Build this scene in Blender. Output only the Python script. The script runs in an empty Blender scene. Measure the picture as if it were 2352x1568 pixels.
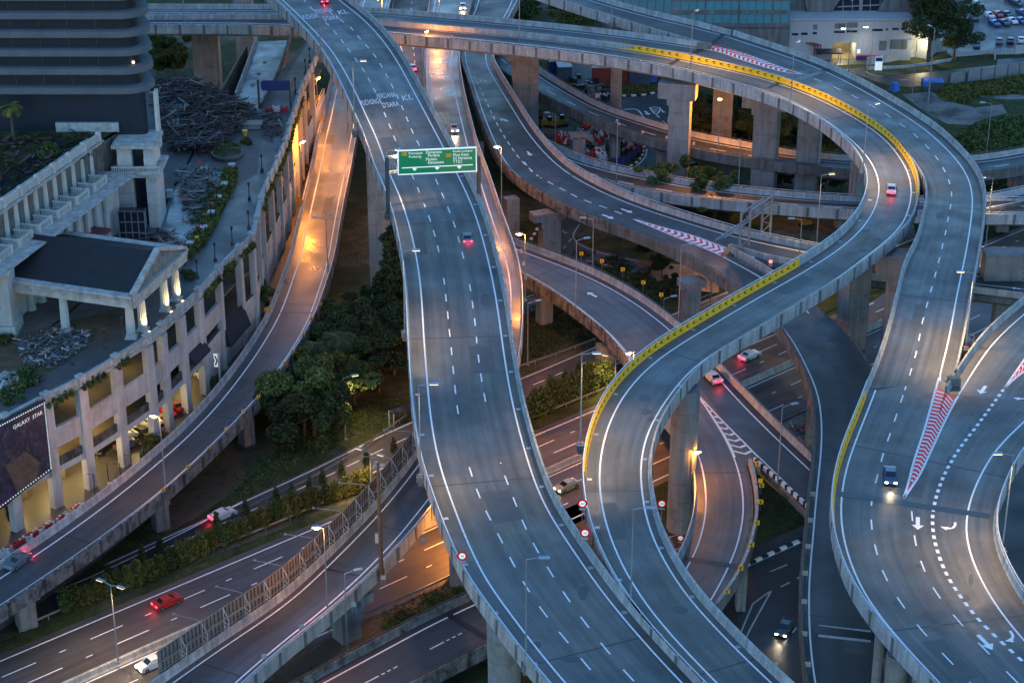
import bpy, math, random
import numpy as np
from mathutils import Vector, Matrix
sc = bpy.context.scene
R = math.radians
random.seed(7); rng = np.random.default_rng(7)
# ---------------------------------------------------------------- camera, sky, sun, exposure
FPX, CX, CY, HC, TH = 4612.0, 1176.0, 784.0, 138.0, R(25.6)   # measured from the photograph (2352 px wide)
cam = bpy.data.cameras.new('camera'); cam_o = bpy.data.objects.new('camera', cam)
sc.collection.objects.link(cam_o); sc.camera = cam_o
cam.sensor_width = 36; cam.lens = 36*FPX/2352; cam.clip_start = 1; cam.clip_end = 6000
cam_o.location = (0, 0, HC); cam_o.rotation_euler = (math.pi/2-TH, 0, 0)
w = bpy.data.worlds.new('World'); sc.world = w; w.use_nodes = True
nt = w.node_tree; bg = nt.nodes['Background']
sky = nt.nodes.new('ShaderNodeTexSky'); sky.sky_type = 'NISHITA'; sky.sun_disc = False
SUN_EL, SUN_ROT = R(12.0), R(200.0)
sky.sun_elevation = SUN_EL; sky.sun_rotation = SUN_ROT; sky.air_density = 1.3; sky.dust_density = 0.0; sky.ozone_density = 5.5
nt.links.new(sky.outputs[0], bg.inputs[0]); bg.inputs[1].default_value = 0.13
sl = bpy.data.lights.new('sun', 'SUN'); sl.energy = 0.10; sl.angle = R(25); sl.color = (0.72, 0.84, 1.0)
so = bpy.data.objects.new('sun', sl); sc.collection.objects.link(so)
so.rotation_euler = (R(38), R(8), R(-25))
sc.view_settings.view_transform = 'Standard'; sc.view_settings.look = 'None'
sc.view_settings.gamma = 1.0; sc.view_settings.exposure = 1.82
LAMP = 1.0
# ---------------------------------------------------------------- picture measurements -> places in the world
F_ = np.array([0, math.cos(TH), -math.sin(TH)]); U_ = np.array([0, math.sin(TH), math.cos(TH)]); X_ = np.array([1., 0, 0]); C_ = np.array([0, 0, HC])
def ray(x, y): return F_*FPX + U_*(CY-y) + X_*(x-CX)
def P(x, y, z=0.0):
    d = ray(x, y); return C_ + d*((z-HC)/d[2])
def proj(p):
    q = np.asarray(p, float)-C_; k = FPX/(q@F_); return CX+(q@X_)*k, CY-(q@U_)*k
def Pv(x, y, A, B):               # the point of a vertical plane through A and B seen at x, y
    A = np.asarray(A); B = np.asarray(B); n = np.array([-(B-A)[1], (B-A)[0], 0]); d = ray(x, y)
    return C_ + d*(((A-C_)@n)/(d@n))
def hfor(base, ytop):             # height above base whose top is seen at ytop
    lo, hi = 0., 80.
    for _ in range(40):
        m = (lo+hi)/2
        if proj(base+np.array([0, 0, m]))[1] > ytop: lo = m
        else: hi = m
    return lo
# ---------------------------------------------------------------- helpers
COL = sc.collection
def tag(o, label=None, cat=None, group=None, kind=None):
    if label: o['label'] = label
    if cat: o['category'] = cat
    if group: o['group'] = group
    if kind: o['kind'] = kind
    return o
def thing(name, label, cat, loc=(0, 0, 0), rz=0, group=None):
    o = bpy.data.objects.new(name, None); COL.objects.link(o); o.location = tuple(loc); o.rotation_euler = (0, 0, rz)
    o.empty_display_size = .3
    return tag(o, label, cat, group)
def link(name, me, parent=None):
    o = bpy.data.objects.new(name, me); COL.objects.link(o)
    if parent is not None: o.parent = parent
    return o
def dup(root, loc, rz=0, label=None, group=None, scale=None):
    def cp(o, par):
        c = o.copy(); COL.objects.link(c); c.parent = par
        for ch in o.children: cp(ch, c)
        return c
    r = root.copy(); COL.objects.link(r); r.location = tuple(loc); r.rotation_euler = (0, 0, rz)
    if scale is not None: r.scale = (scale,)*3 if not hasattr(scale, '__len__') else scale
    if label: r['label'] = label
    if group: r['group'] = group
    for ch in list(root.children): cp(ch, r)
    return r
class MB:
    def __init__(s): s.v = []; s.f = []; s.m = []; s.uv = []
    def add(s, vs, fs, m=0, uvs=None):
        b = len(s.v); s.v += [tuple(float(c) for c in p) for p in vs]
        for i, f in enumerate(fs):
            s.f.append([b+k for k in f]); s.m.append(m); s.uv.append(uvs[i] if uvs else None)
        return s
    def box(s, c, d, rz=0, m=0, taper=1.0, M=None):
        cx, cy, cz = c; x, y, z = d[0]/2, d[1]/2, d[2]/2; ca, sa = math.cos(rz), math.sin(rz); vs = []
        for dz, t in ((-z, 1), (z, taper)):
            for px, py in ((-x, -y), (x, -y), (x, y), (-x, y)):
                px *= t; py *= t; vs.append((cx+px*ca-py*sa, cy+px*sa+py*ca, cz+dz))
        if M is not None: vs = [tuple(M @ Vector(v)) for v in vs]
        return s.add(vs, [(0, 3, 2, 1), (4, 5, 6, 7), (0, 1, 5, 4), (1, 2, 6, 5), (2, 3, 7, 6), (3, 0, 4, 7)], m)
    def tube(s, a, b, r0, r1=None, n=8, m=0, cap=True):
        r1 = r0 if r1 is None else r1; a = Vector(tuple(a)); b = Vector(tuple(b)); d = (b-a)
        if d.length < 1e-6: return s
        q = d.to_track_quat('Z', 'Y'); vs = []
        for c, r in ((a, r0), (b, r1)):
            for k in range(n):
                an = 2*math.pi*k/n; vs.append(c + q @ Vector((r*math.cos(an), r*math.sin(an), 0)))
        fs = [(k, (k+1) % n, n+(k+1) % n, n+k) for k in range(n)]
        if cap: fs += [tuple(range(n-1, -1, -1)), tuple(range(n, 2*n))]
        return s.add(vs, fs, m)
    def lathe(s, c, prof, n=12, m=0):
        vs = []; fs = []
        for r, z in prof:
            for k in range(n):
                an = 2*math.pi*k/n; vs.append((c[0]+r*math.cos(an), c[1]+r*math.sin(an), c[2]+z))
        for i in range(len(prof)-1):
            for k in range(n):
                fs.append((i*n+k, i*n+(k+1) % n, (i+1)*n+(k+1) % n, (i+1)*n+k))
        fs += [tuple(range(n-1, -1, -1)), tuple(range((len(prof)-1)*n, len(prof)*n))]
        return s.add(vs, fs, m)
    def beam(s, a, b, w_, h, m=0):           # square bar from a to b
        a = Vector(tuple(a)); b = Vector(tuple(b)); d = b-a; q = d.to_track_quat('X', 'Z')
        vs = [c + q @ Vector((0, y, z)) for c in (a, b) for y, z in ((-w_/2, -h/2), (w_/2, -h/2), (w_/2, h/2), (-w_/2, h/2))]
        return s.add(vs, [(0, 3, 2, 1), (4, 5, 6, 7), (0, 1, 5, 4), (1, 2, 6, 5), (2, 3, 7, 6), (3, 0, 4, 7)], m)
    def prism(s, pts, z0, z1, m=0, top=True):  # vertical prism over polygon (ccw)
        n = len(pts); a = sum(pts[i][0]*pts[(i+1) % n][1]-pts[(i+1) % n][0]*pts[i][1] for i in range(n))
        if a < 0: pts = pts[::-1]
        vs = [(p[0], p[1], z0) for p in pts]+[(p[0], p[1], z1) for p in pts]
        fs = [(i, (i+1) % n, n+(i+1) % n, n+i) for i in range(n)]
        if top: fs += [tuple(range(n, 2*n)), tuple(range(n-1, -1, -1))]
        return s.add(vs, fs, m)
    def build(s, name, mats, parent=None, origin=None, smooth=False):
        me = bpy.data.meshes.new(name); o0 = np.array(origin if origin is not None else (0, 0, 0), float)
        me.from_pydata([tuple(np.array(v)-o0) for v in s.v], [], s.f)
        if not isinstance(mats, (list, tuple)): mats = [mats]
        for mm in mats: me.materials.append(MAT[mm] if isinstance(mm, str) else mm)
        if any(s.m): me.polygons.foreach_set('material_index', s.m)
        if any(u is not None for u in s.uv):
            l = me.uv_layers.new(name='UVMap'); fl = []
            for f, u in zip(s.f, s.uv): fl += [c for t in (u if u is not None else [(0, 0)]*len(f)) for c in t]
            l.data.foreach_set('uv', fl)
        if smooth: me.polygons.foreach_set('use_smooth', [True]*len(me.polygons))
        me.update(); return link(name, me, parent)
# ---------------------------------------------------------------- materials
MAT = {}
def mat(name, base=(.5, .5, .5), rough=.7, spec=.5, metal=0, var=0, vscale=.4, fine=0, fscale=8, streak=0, bump=0, bscale=20, emit=None, estr=0, rvar=0, alpha=None, c2=None, c2scale=.2, c2lo=.45, c2hi=.6, joint=0, jlen=4, coat=0, vstreak=0, rand=0, lift=0):
    m = bpy.data.materials.new(name); m.use_nodes = True; n = m.node_tree.nodes; L = m.node_tree.links; b = n['Principled BSDF']
    b.inputs['Roughness'].default_value = rough; b.inputs['Metallic'].default_value = metal; b.inputs['Specular IOR Level'].default_value = spec
    if coat: b.inputs['Coat Weight'].default_value = coat; b.inputs['Coat Roughness'].default_value = .08
    tc = n.new('ShaderNodeTexCoord'); cur = None
    rgb = n.new('ShaderNodeRGB'); rgb.outputs[0].default_value = (*base, 1); cur = rgb.outputs[0]
    def noise(vec, sc_, det=5, r=.6):
        t = n.new('ShaderNodeTexNoise'); t.inputs['Scale'].default_value = sc_; t.inputs['Detail'].default_value = det; t.inputs['Roughness'].default_value = r
        L.new(vec, t.inputs['Vector']); return t.outputs[0]
    def mul(c, fac, lo, hi):
        mr = n.new('ShaderNodeMapRange'); mr.inputs['From Min'].default_value = .3; mr.inputs['From Max'].default_value = .7
        mr.inputs['To Min'].default_value = lo; mr.inputs['To Max'].default_value = hi; L.new(fac, mr.inputs[0])
        x = n.new('ShaderNodeVectorMath'); x.operation = 'SCALE'; L.new(c, x.inputs[0]); L.new(mr.outputs[0], x.inputs['Scale']); return x.outputs[0]
    O = tc.outputs['Object']
    if c2 is not None:
        mr = n.new('ShaderNodeMapRange'); mr.inputs['From Min'].default_value = c2lo; mr.inputs['From Max'].default_value = c2hi
        L.new(noise(O, c2scale, 7, .65), mr.inputs[0]); mx = n.new('ShaderNodeMix'); mx.data_type = 'RGBA'
        L.new(mr.outputs[0], mx.inputs['Factor']); L.new(cur, mx.inputs['A']); mx.inputs['B'].default_value = (*c2, 1); cur = mx.outputs['Result']
    if var: cur = mul(cur, noise(O, vscale), 1-var, 1+var)
    if fine: cur = mul(cur, noise(O, fscale, 3), 1-fine, 1+fine)
    if streak:      # wear running along the road
        mp = n.new('ShaderNodeMapping'); mp.inputs['Scale'].default_value = (.9, .022, 1); L.new(tc.outputs['UV'], mp.inputs[0])
        s1 = noise(mp.outputs[0], 1.0, 6, .6); cur = mul(cur, s1, 1-streak, 1+streak)
        mp2 = n.new('ShaderNodeMapping'); mp2.inputs['Scale'].default_value = (.25, .06, 1); L.new(tc.outputs['UV'], mp2.inputs[0])
        cur = mul(cur, noise(mp2.outputs[0], 1.0, 8, .7), 1-streak*.7, 1+streak*.7)
    if vstreak:     # rain streaks down a face
        mp = n.new('ShaderNodeMapping'); mp.inputs['Scale'].default_value = (1.3, 1.3, .12); L.new(O, mp.inputs[0])
        cur = mul(cur, noise(mp.outputs[0], 1.0, 7, .7), 1-vstreak, 1+vstreak*.6)
    if joint:
        sx = n.new('ShaderNodeSeparateXYZ'); L.new(tc.outputs['UV'], sx.inputs[0])
        a = n.new('ShaderNodeMath'); a.operation = 'MULTIPLY'; a.inputs[1].default_value = 1/jlen; L.new(sx.outputs[1], a.inputs[0])
        f = n.new('ShaderNodeMath'); f.operation = 'FRACT'; L.new(a.outputs[0], f.inputs[0])
        g = n.new('ShaderNodeMath'); g.operation = 'GREATER_THAN'; g.inputs[1].default_value = .06/jlen; L.new(f.outputs[0], g.inputs[0])
        mr = n.new('ShaderNodeMapRange'); mr.inputs['To Min'].default_value = 1-joint; L.new(g.outputs[0], mr.inputs[0])
        x = n.new('ShaderNodeVectorMath'); x.operation = 'SCALE'; L.new(cur, x.inputs[0]); L.new(mr.outputs[0], x.inputs['Scale']); cur = x.outputs[0]
    if lift:        # formwork lifts on a pier
        sx = n.new('ShaderNodeSeparateXYZ'); L.new(O, sx.inputs[0]); a = n.new('ShaderNodeMath'); a.operation = 'MULTIPLY'; a.inputs[1].default_value = 1/lift; L.new(sx.outputs[2], a.inputs[0])
        f = n.new('ShaderNodeMath'); f.operation = 'FRACT'; L.new(a.outputs[0], f.inputs[0]); g = n.new('ShaderNodeMath'); g.operation = 'GREATER_THAN'; g.inputs[1].default_value = .035; L.new(f.outputs[0], g.inputs[0])
        mr = n.new('ShaderNodeMapRange'); mr.inputs['To Min'].default_value = .72; L.new(g.outputs[0], mr.inputs[0]); x = n.new('ShaderNodeVectorMath'); x.operation = 'SCALE'; L.new(cur, x.inputs[0]); L.new(mr.outputs[0], x.inputs['Scale']); cur = x.outputs[0]
    if rand:
        oi = n.new('ShaderNodeObjectInfo'); mr = n.new('ShaderNodeMapRange'); mr.inputs['To Min'].default_value = 1-rand; mr.inputs['To Max'].default_value = 1+rand
        L.new(oi.outputs['Random'], mr.inputs[0]); x = n.new('ShaderNodeVectorMath'); x.operation = 'SCALE'; L.new(cur, x.inputs[0]); L.new(mr.outputs[0], x.inputs['Scale']); cur = x.outputs[0]
    L.new(cur, b.inputs['Base Color'])
    if rvar:
        mr = n.new('ShaderNodeMapRange'); mr.inputs['From Min'].default_value = .35; mr.inputs['From Max'].default_value = .65
        mr.inputs['To Min'].default_value = rough-rvar; mr.inputs['To Max'].default_value = rough+rvar; L.new(noise(O, .15, 5, .6), mr.inputs[0]); L.new(mr.outputs[0], b.inputs['Roughness'])
    if bump:
        bp = n.new('ShaderNodeBump'); bp.inputs['Strength'].default_value = bump; bp.inputs['Distance'].default_value = .1
        L.new(noise(O, bscale, 4), bp.inputs['Height']); L.new(bp.outputs[0], b.inputs['Normal'])
    if emit is not None:
        b.inputs['Emission Color'].default_value = (*emit, 1); b.inputs['Emission Strength'].default_value = estr
    if alpha is not None: b.inputs['Alpha'].default_value = alpha
    MAT[name] = m; return m
mat('asphalt', (.068, .067, .069), .52, .5, c2=(.112, .094, .074), c2scale=.05, c2lo=.46, c2hi=.66, var=.24, vscale=.12, fine=.12, fscale=6, streak=.40, rvar=.14, bump=.12, bscale=9)
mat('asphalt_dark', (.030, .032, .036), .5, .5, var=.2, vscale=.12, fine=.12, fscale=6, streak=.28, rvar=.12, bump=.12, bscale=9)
mat('asphalt_wet', (.056, .055, .056), .38, .6, var=.22, vscale=.12, fine=.12, fscale=6, streak=.34, rvar=.13, bump=.12, bscale=9)
mat('seam', (.03, .031, .034), .6)
mat('patch', (.058, .058, .061), .6, var=.2, vscale=.6)
mat('rail_bright', (.5, .55, .6), .35, .5, metal=.3)
mat('asphalt_brown', (.068, .060, .058), .55, .5, var=.2, vscale=.1, fine=.12, fscale=6, streak=.3, rvar=.1, bump=.12, bscale=9)
mat('asphalt_slab', (.16, .17, .18), .4, .5, c2=(.07, .075, .08), c2scale=.25, var=.25, vscale=.7, fine=.15, rvar=.15)
mat('concrete', (.34, .335, .325), .85, .3, var=.22, vscale=.5, fine=.14, fscale=5, vstreak=.42, joint=.6, jlen=4, bump=.1)
mat('concrete_blue', (.34, .35, .36), .85, .3, var=.2, vscale=.35, fine=.12, fscale=5, vstreak=.45, joint=.6, jlen=6, bump=.1)
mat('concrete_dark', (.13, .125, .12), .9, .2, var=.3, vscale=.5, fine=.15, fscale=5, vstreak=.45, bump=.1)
mat('concrete_stained', (.20, .19, .18), .9, .2, c2=(.06, .055, .05), c2scale=.8, c2lo=.42, c2hi=.62, var=.2, vstreak=.4, joint=.5, jlen=5)
mat('machine_yellow', (.30, .17, .012), .6, .4, var=.3)
mat('pier', (.225, .22, .215), .85, .3, lift=2.6, c2=(.13, .125, .12), c2scale=.5, c2lo=.52, c2hi=.75, var=.14, vscale=.3, fine=.08, vstreak=.28, bump=.08)
mat('white_paint', (.72, .73, .74), .6, .4, var=.1, vscale=2, fine=.14, fscale=4)
mat('worn_paint', (.36, .37, .38), .6, .4, var=.2, vscale=2, fine=.25, fscale=4)
mat('yellow_paint', (.85, .42, .015), .55, .4, var=.12, vscale=1, fine=.1)
mat('black_paint', (.015, .016, .02), .5, .4)
mat('red_paint', (.72, .02, .02), .55, .4, var=.2, vscale=.8, fine=.15)
mat('tar', (.012, .014, .018), .35, .5)
mat('metal', (.35, .36, .37), .45, .5, metal=.6, var=.1)
mat('galv', (.24, .26, .28), .5, .5, metal=.4, var=.15)
mat('dark_metal', (.05, .055, .06), .5, .5)
mat('black_iron', (.012, .015, .02), .5, .5)
mat('lamp_off', (.18, .24, .32), .3, .5)
mat('lamp_glow', (1, .6, .2), .5, emit=(1, .46, .08), estr=26)
mat('lamp_soft', (1, .8, .5), .5, emit=(1, .62, .2), estr=1.5)
mat('lamp_white', (1, 1, .9), .5, emit=(1, .86, .6), estr=20)
mat('tail_red', (.5, .01, .01), .4, emit=(1, .02, .05), estr=6)
mat('head_white', (1, 1, .9), .4, emit=(1, .83, .5), estr=14)
mat('glass_dark', (.012, .018, .028), .12, .6)
mat('glass_teal', (.09, .26, .29), .18, .7, var=.15, vscale=.15)
mat('tire', (.015, .015, .015), .8)
mat('grass', (.035, .05, .018), .95, .1, c2=(.085, .075, .045), c2scale=.25, c2lo=.5, c2hi=.68, var=.35, vscale=.4, fine=.4, fscale=3, bump=.6, bscale=3)
mat('ground', (.038, .048, .02), .95, .1, c2=(.10, .09, .07), c2scale=.045, c2lo=.5, c2hi=.62, var=.35, vscale=.35, fine=.4, fscale=2.5, bump=.6, bscale=3)
mat('dirt', (.12, .088, .06), .95, .1, c2=(.05, .05, .025), c2scale=.3, c2lo=.5, c2hi=.65, var=.3, vscale=.3, fine=.3, fscale=3, bump=.5, bscale=3)
mat('dirt_grey', (.17, .17, .155), .9, .2, c2=(.06, .06, .055), c2scale=.2, c2lo=.45, c2hi=.6, var=.3, vscale=.4, fine=.3, fscale=2)
mat('paver', (.11, .105, .1), .8, .3, var=.25, vscale=.3, fine=.2, fscale=3)
mat('leaf', (.055, .082, .024), .7, .2, var=.5, vscale=.8, fine=.35, fscale=3, rand=.25)
mat('leaf_warm', (.09, .095, .022), .7, .2, var=.5, vscale=.8, fine=.35, fscale=3, rand=.3)
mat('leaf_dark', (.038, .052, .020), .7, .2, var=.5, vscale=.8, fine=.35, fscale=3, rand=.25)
mat('bark', (.09, .07, .05), .9, .1, var=.3, vscale=2)
mat('stone_white', (.44, .44, .42), .8, .3, c2=(.24, .25, .24), c2scale=.9, c2lo=.56, c2hi=.78, var=.12, vscale=.5, vstreak=.22)
mat('stone_grimy', (.36, .36, .34), .85, .3, c2=(.16, .165, .16), c2scale=.9, c2lo=.5, c2hi=.75, var=.2, vscale=1, vstreak=.3)
mat('facade', (.40, .385, .375), .85, .3, c2=(.26, .24, .22), c2scale=.25, c2lo=.5, c2hi=.75, var=.1, vstreak=.22)
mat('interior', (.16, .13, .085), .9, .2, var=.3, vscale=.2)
mat('roof_tile', (.022, .024, .03), .55, .4, var=.25, vscale=1.5)
mat('tower_stone', (.085, .098, .118), .7, .4, var=.15, vscale=.3, fine=.1, fscale=3)
mat('tower_glass', (.003, .012, .024), .5, .35, var=.2, vscale=.3)
mat('white_wall', (.34, .35, .36), .8, .3, var=.08, vscale=.2, vstreak=.1)
mat('blue_board', (.015, .03, .13), .5, .4)
mat('sign_green', (.005, .13, .06), .45, .4, emit=(0, .5, .2), estr=.05)
mat('sign_white', (.8, .82, .8), .5, .4, emit=(.9, 1, .9), estr=.12)
mat('sign_yellow', (.8, .40, .015), .5, .4, var=.1)
mat('sign_orange', (.75, .2, .02), .5, .4)
mat('sign_red', (.85, .0, .008), .5, .4)
mat('sign_back', (.30, .29, .28), .6, .4, var=.15)
mat('plank', (.085, .05, .045), .85, .2, var=.3, vscale=.6, rand=.2)
mat('plank_light', (.26, .23, .19), .85, .2, var=.3, vscale=.6)
mat('plank_blue', (.09, .095, .105), .6, .3, var=.3, vscale=.6)
mat('barrier_red', (.42, .03, .03), .6, .4, var=.2, rand=.25)
mat('barrier_white', (.55, .52, .50), .6, .4, var=.2, rand=.25)
mat('wood_panel', (.20, .185, .165), .8, .3, var=.25, vscale=.6, fine=.15, vstreak=.3)
mat('kerb_white', (.6, .6, .58), .8)
mat('awning', (.012, .018, .03), .7, .2)
mat('terracotta', (.14, .03, .03), .7)
mat('puddle', (.1, .13, .16), .12, .6)
# ---------------------------------------------------------------- road ribbons
def crom(pts, step=2.5):
    pts = np.array(pts, float)
    if len(pts) == 2:
        n = max(2, int(np.linalg.norm(pts[1]-pts[0])/step)+1); return np.array([pts[0]*(1-t)+pts[1]*t for t in np.linspace(0, 1, n)])
    q = np.vstack([2*pts[0]-pts[1], pts, 2*pts[-1]-pts[-2]]); out = []
    for i in range(1, len(q)-2):
        p0, p1, p2, p3 = q[i-1:i+3]
        t0 = 0; t1 = t0+max(1e-3, np.linalg.norm(p1-p0))**.5; t2 = t1+max(1e-3, np.linalg.norm(p2-p1))**.5; t3 = t2+max(1e-3, np.linalg.norm(p3-p2))**.5
        for t in np.linspace(t1, t2, 10, endpoint=False):
            A1 = (t1-t)/(t1-t0)*p0+(t-t0)/(t1-t0)*p1; A2 = (t2-t)/(t2-t1)*p1+(t-t1)/(t2-t1)*p2; A3 = (t3-t)/(t3-t2)*p2+(t-t2)/(t3-t2)*p3
            B1 = (t2-t)/(t2-t0)*A1+(t-t0)/(t2-t0)*A2; B2 = (t3-t)/(t3-t1)*A2+(t-t1)/(t3-t1)*A3
            out.append((t2-t)/(t2-t1)*B1+(t-t1)/(t2-t1)*B2)
    out.append(pts[-1]); return resample(np.array(out), step)
def resample(c, step):
    d = np.r_[0, np.cumsum(np.linalg.norm(np.diff(c, axis=0), axis=1))]; n = max(2, int(round(d[-1]/step))+1); s = np.linspace(0, d[-1], n)
    return np.stack([np.interp(s, d, c[:, k]) for k in range(3)], 1)
def smooth(c, n=2):
    for _ in range(n):
        k = c.copy(); k[1:-1] = c[:-2]*.25+c[1:-1]*.5+c[2:]*.25; c = k
    return c
def normals(c, side):     # horizontal outward normal; side=+1 left of travel
    t = np.gradient(c, axis=0); n = np.stack([-t[:, 1], t[:, 0], 0*t[:, 0]], 1)*side
    return n/np.maximum(1e-9, np.linalg.norm(n, axis=1))[:, None]
def zf(z, x, y): return z(x, y) if callable(z) else z
def rawc(pts, z):
    """pts: (x,y) on the painted edge line, or (x,y,1) on the top of the parapet"""
    raw = []; kinds = []
    for p in pts:
        zz = zf(z, p[0], p[1]); k = len(p) > 2 and p[2]
        raw.append(P(p[0], p[1], zz+(1.0 if k == 1 else 0))-np.array([0, 0, 1.0 if k == 1 else 0])); kinds.append(k)
    return np.array(raw), kinds
def edge(pts, other, z, sh, step=2.5):
    raw, kinds = rawc(pts, z); oth, _ = rawc(other, z); oth = crom(oth, 3); n = normals(raw, 1); t = 0
    for p, m in zip(raw, n):
        q = oth[np.argmin(np.linalg.norm(oth[:, :2]-p[:2], axis=1))]; t += float((q-p)@m)
    if t > 0: n = -n
    for i, k in enumerate(kinds):
        if not k: raw[i] += n[i]*sh
    return smooth(crom(raw, step), 3)
class Rd: pass
def pair(Lc, Rc):
    seg = Rc; out = []; last = 0
    for i, p in enumerate(Lc):
        d = np.linalg.norm(seg[:, :2]-p[:2], axis=1); j = int(np.argmin(d)); 
        a = max(0, j-1); b = min(len(seg)-1, j+1); best = None
        for u, v in ((a, j), (j, b)):
            if u == v: continue
            e = seg[v]-seg[u]; t = np.clip(((p-seg[u])[:2]@e[:2])/max(1e-9, e[:2]@e[:2]), 0, 1); q = seg[u]+e*t; dd = np.linalg.norm((q-p)[:2])
            if best is None or dd < best[0]: best = (dd, q, u+t)
        q, ix = best[1], best[2]
        if ix < last: ix = last; k = int(ix); q = seg[k]+(seg[min(k+1, len(seg)-1)]-seg[k])*(ix-k)
        last = ix; out.append(q)
    out[0] = Rc[0]; out[-1] = Rc[-1]
    out = np.array(out); return smooth(out, 4)
def road(L, Rr, z, shl=1., shr=1., step=2.5):
    r = Rd(); Lc = edge(L, Rr, z, shl, step); Rc = edge(Rr, L, z, shr, step)
    r.L = Lc; r.R = pair(Lc, Rc); c = (r.L+r.R)/2
    r.s = np.r_[0, np.cumsum(np.linalg.norm(np.diff(c, axis=0), axis=1))]
    acr = r.L-r.R; acr[:, 2] = 0; acr /= np.maximum(1e-9, np.linalg.norm(acr, axis=1))[:, None]
    nl = normals(r.L, 1); nr = normals(r.R, -1)
    nl = np.where((np.sum(nl*acr, 1) < 0)[:, None], -nl, nl); nr = np.where((np.sum(nr*-acr, 1) < 0)[:, None], -nr, nr)
    nl = nl*.5+acr*.5; nr = nr*.5-acr*.5
    r.nl = nl/np.linalg.norm(nl, axis=1)[:, None]; r.nr = nr/np.linalg.norm(nr, axis=1)[:, None]
    r.shl, r.shr, r.z = shl, shr, z; return r
def pt(r, i, side, off, dz):
    return (r.L[i]+r.nl[i]*off if side == 'L' else r.R[i]+r.nr[i]*off)+np.array([0, 0, dz])
def sweep(mb, r, prof, closed=True, m=0, i0=0, i1=None):
    i1 = len(r.L) if i1 is None else i1; n = len(prof); vs = []; fs = []; uvs = []; dist = [0]
    for i in range(i0, i1):
        for s, o, d in prof: vs.append(pt(r, i, s, o, d))
    for k in range(1, n+1): dist.append(dist[-1]+float(np.linalg.norm(np.array(vs[k % n])-np.array(vs[k-1]))))
    for i in range(i1-i0-1):
        for k in range(n if closed else n-1):
            k2 = (k+1) % n; fs.append((i*n+k, i*n+k2, (i+1)*n+k2, (i+1)*n+k))
            a, b = r.s[i0+i], r.s[i0+i+1]; uvs.append([(dist[k], a), (dist[k+1], a), (dist[k+1], b), (dist[k], b)])
    if closed:
        fs += [tuple(range(n))[::-1], tuple((i1-i0-1)*n+k for k in range(n))]; uvs += [[(0, 0)]*n, [(0, 0)]*n]
    return mb.add(vs, fs, m, uvs)
def lane_curve(r, f, dz=.012):
    """f: 0 = left edge line, 1 = right edge line"""
    w_ = np.linalg.norm(r.R-r.L, axis=1)[:, None]; d = (r.R-r.L)/w_
    l = r.L+d*r.shl; q = r.R-d*r.shr; c = l*(1-f)+q*f; c = c.copy(); c[:, 2] += dz; return c
def line(mb, c, wd=.18, dash=None, phase=0, m=0):
    """paint a strip along curve c; dash=(on, off[, on2, off2])"""
    c = resample(c, .8); s = np.r_[0, np.cumsum(np.linalg.norm(np.diff(c, axis=0), axis=1))]
    def at(u): return np.array([np.interp(u, s, c[:, k]) for k in range(3)])
    spans = []
    if dash is None: spans = [(0, s[-1])]
    else:
        u = phase; k = 0
        while u < s[-1]:
            on, off = dash[k % (len(dash)//2)*2], dash[k % (len(dash)//2)*2+1]
            if u >= 0: spans.append((u, min(u+on, s[-1])))
            u += on+off; k += 1
    for a, b in spans:
        n = max(1, int((b-a)/(.6 if s[-1] < 25 else 2))); us = np.linspace(a, b, n+1); vs = []
        for u in us:
            p = at(u); q0, q1 = at(max(0, u-.4)), at(min(s[-1], u+.4)); t = q1-q0; nn = np.array([-t[1], t[0], 0]); nn /= max(1e-9, np.linalg.norm(nn))
            vs += [p-nn*wd/2, p+nn*wd/2]
        fs = [(2*i, 2*i+2, 2*i+3, 2*i+1) for i in range(n)]
        mb.add(vs, fs, m)
    return mb
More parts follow.
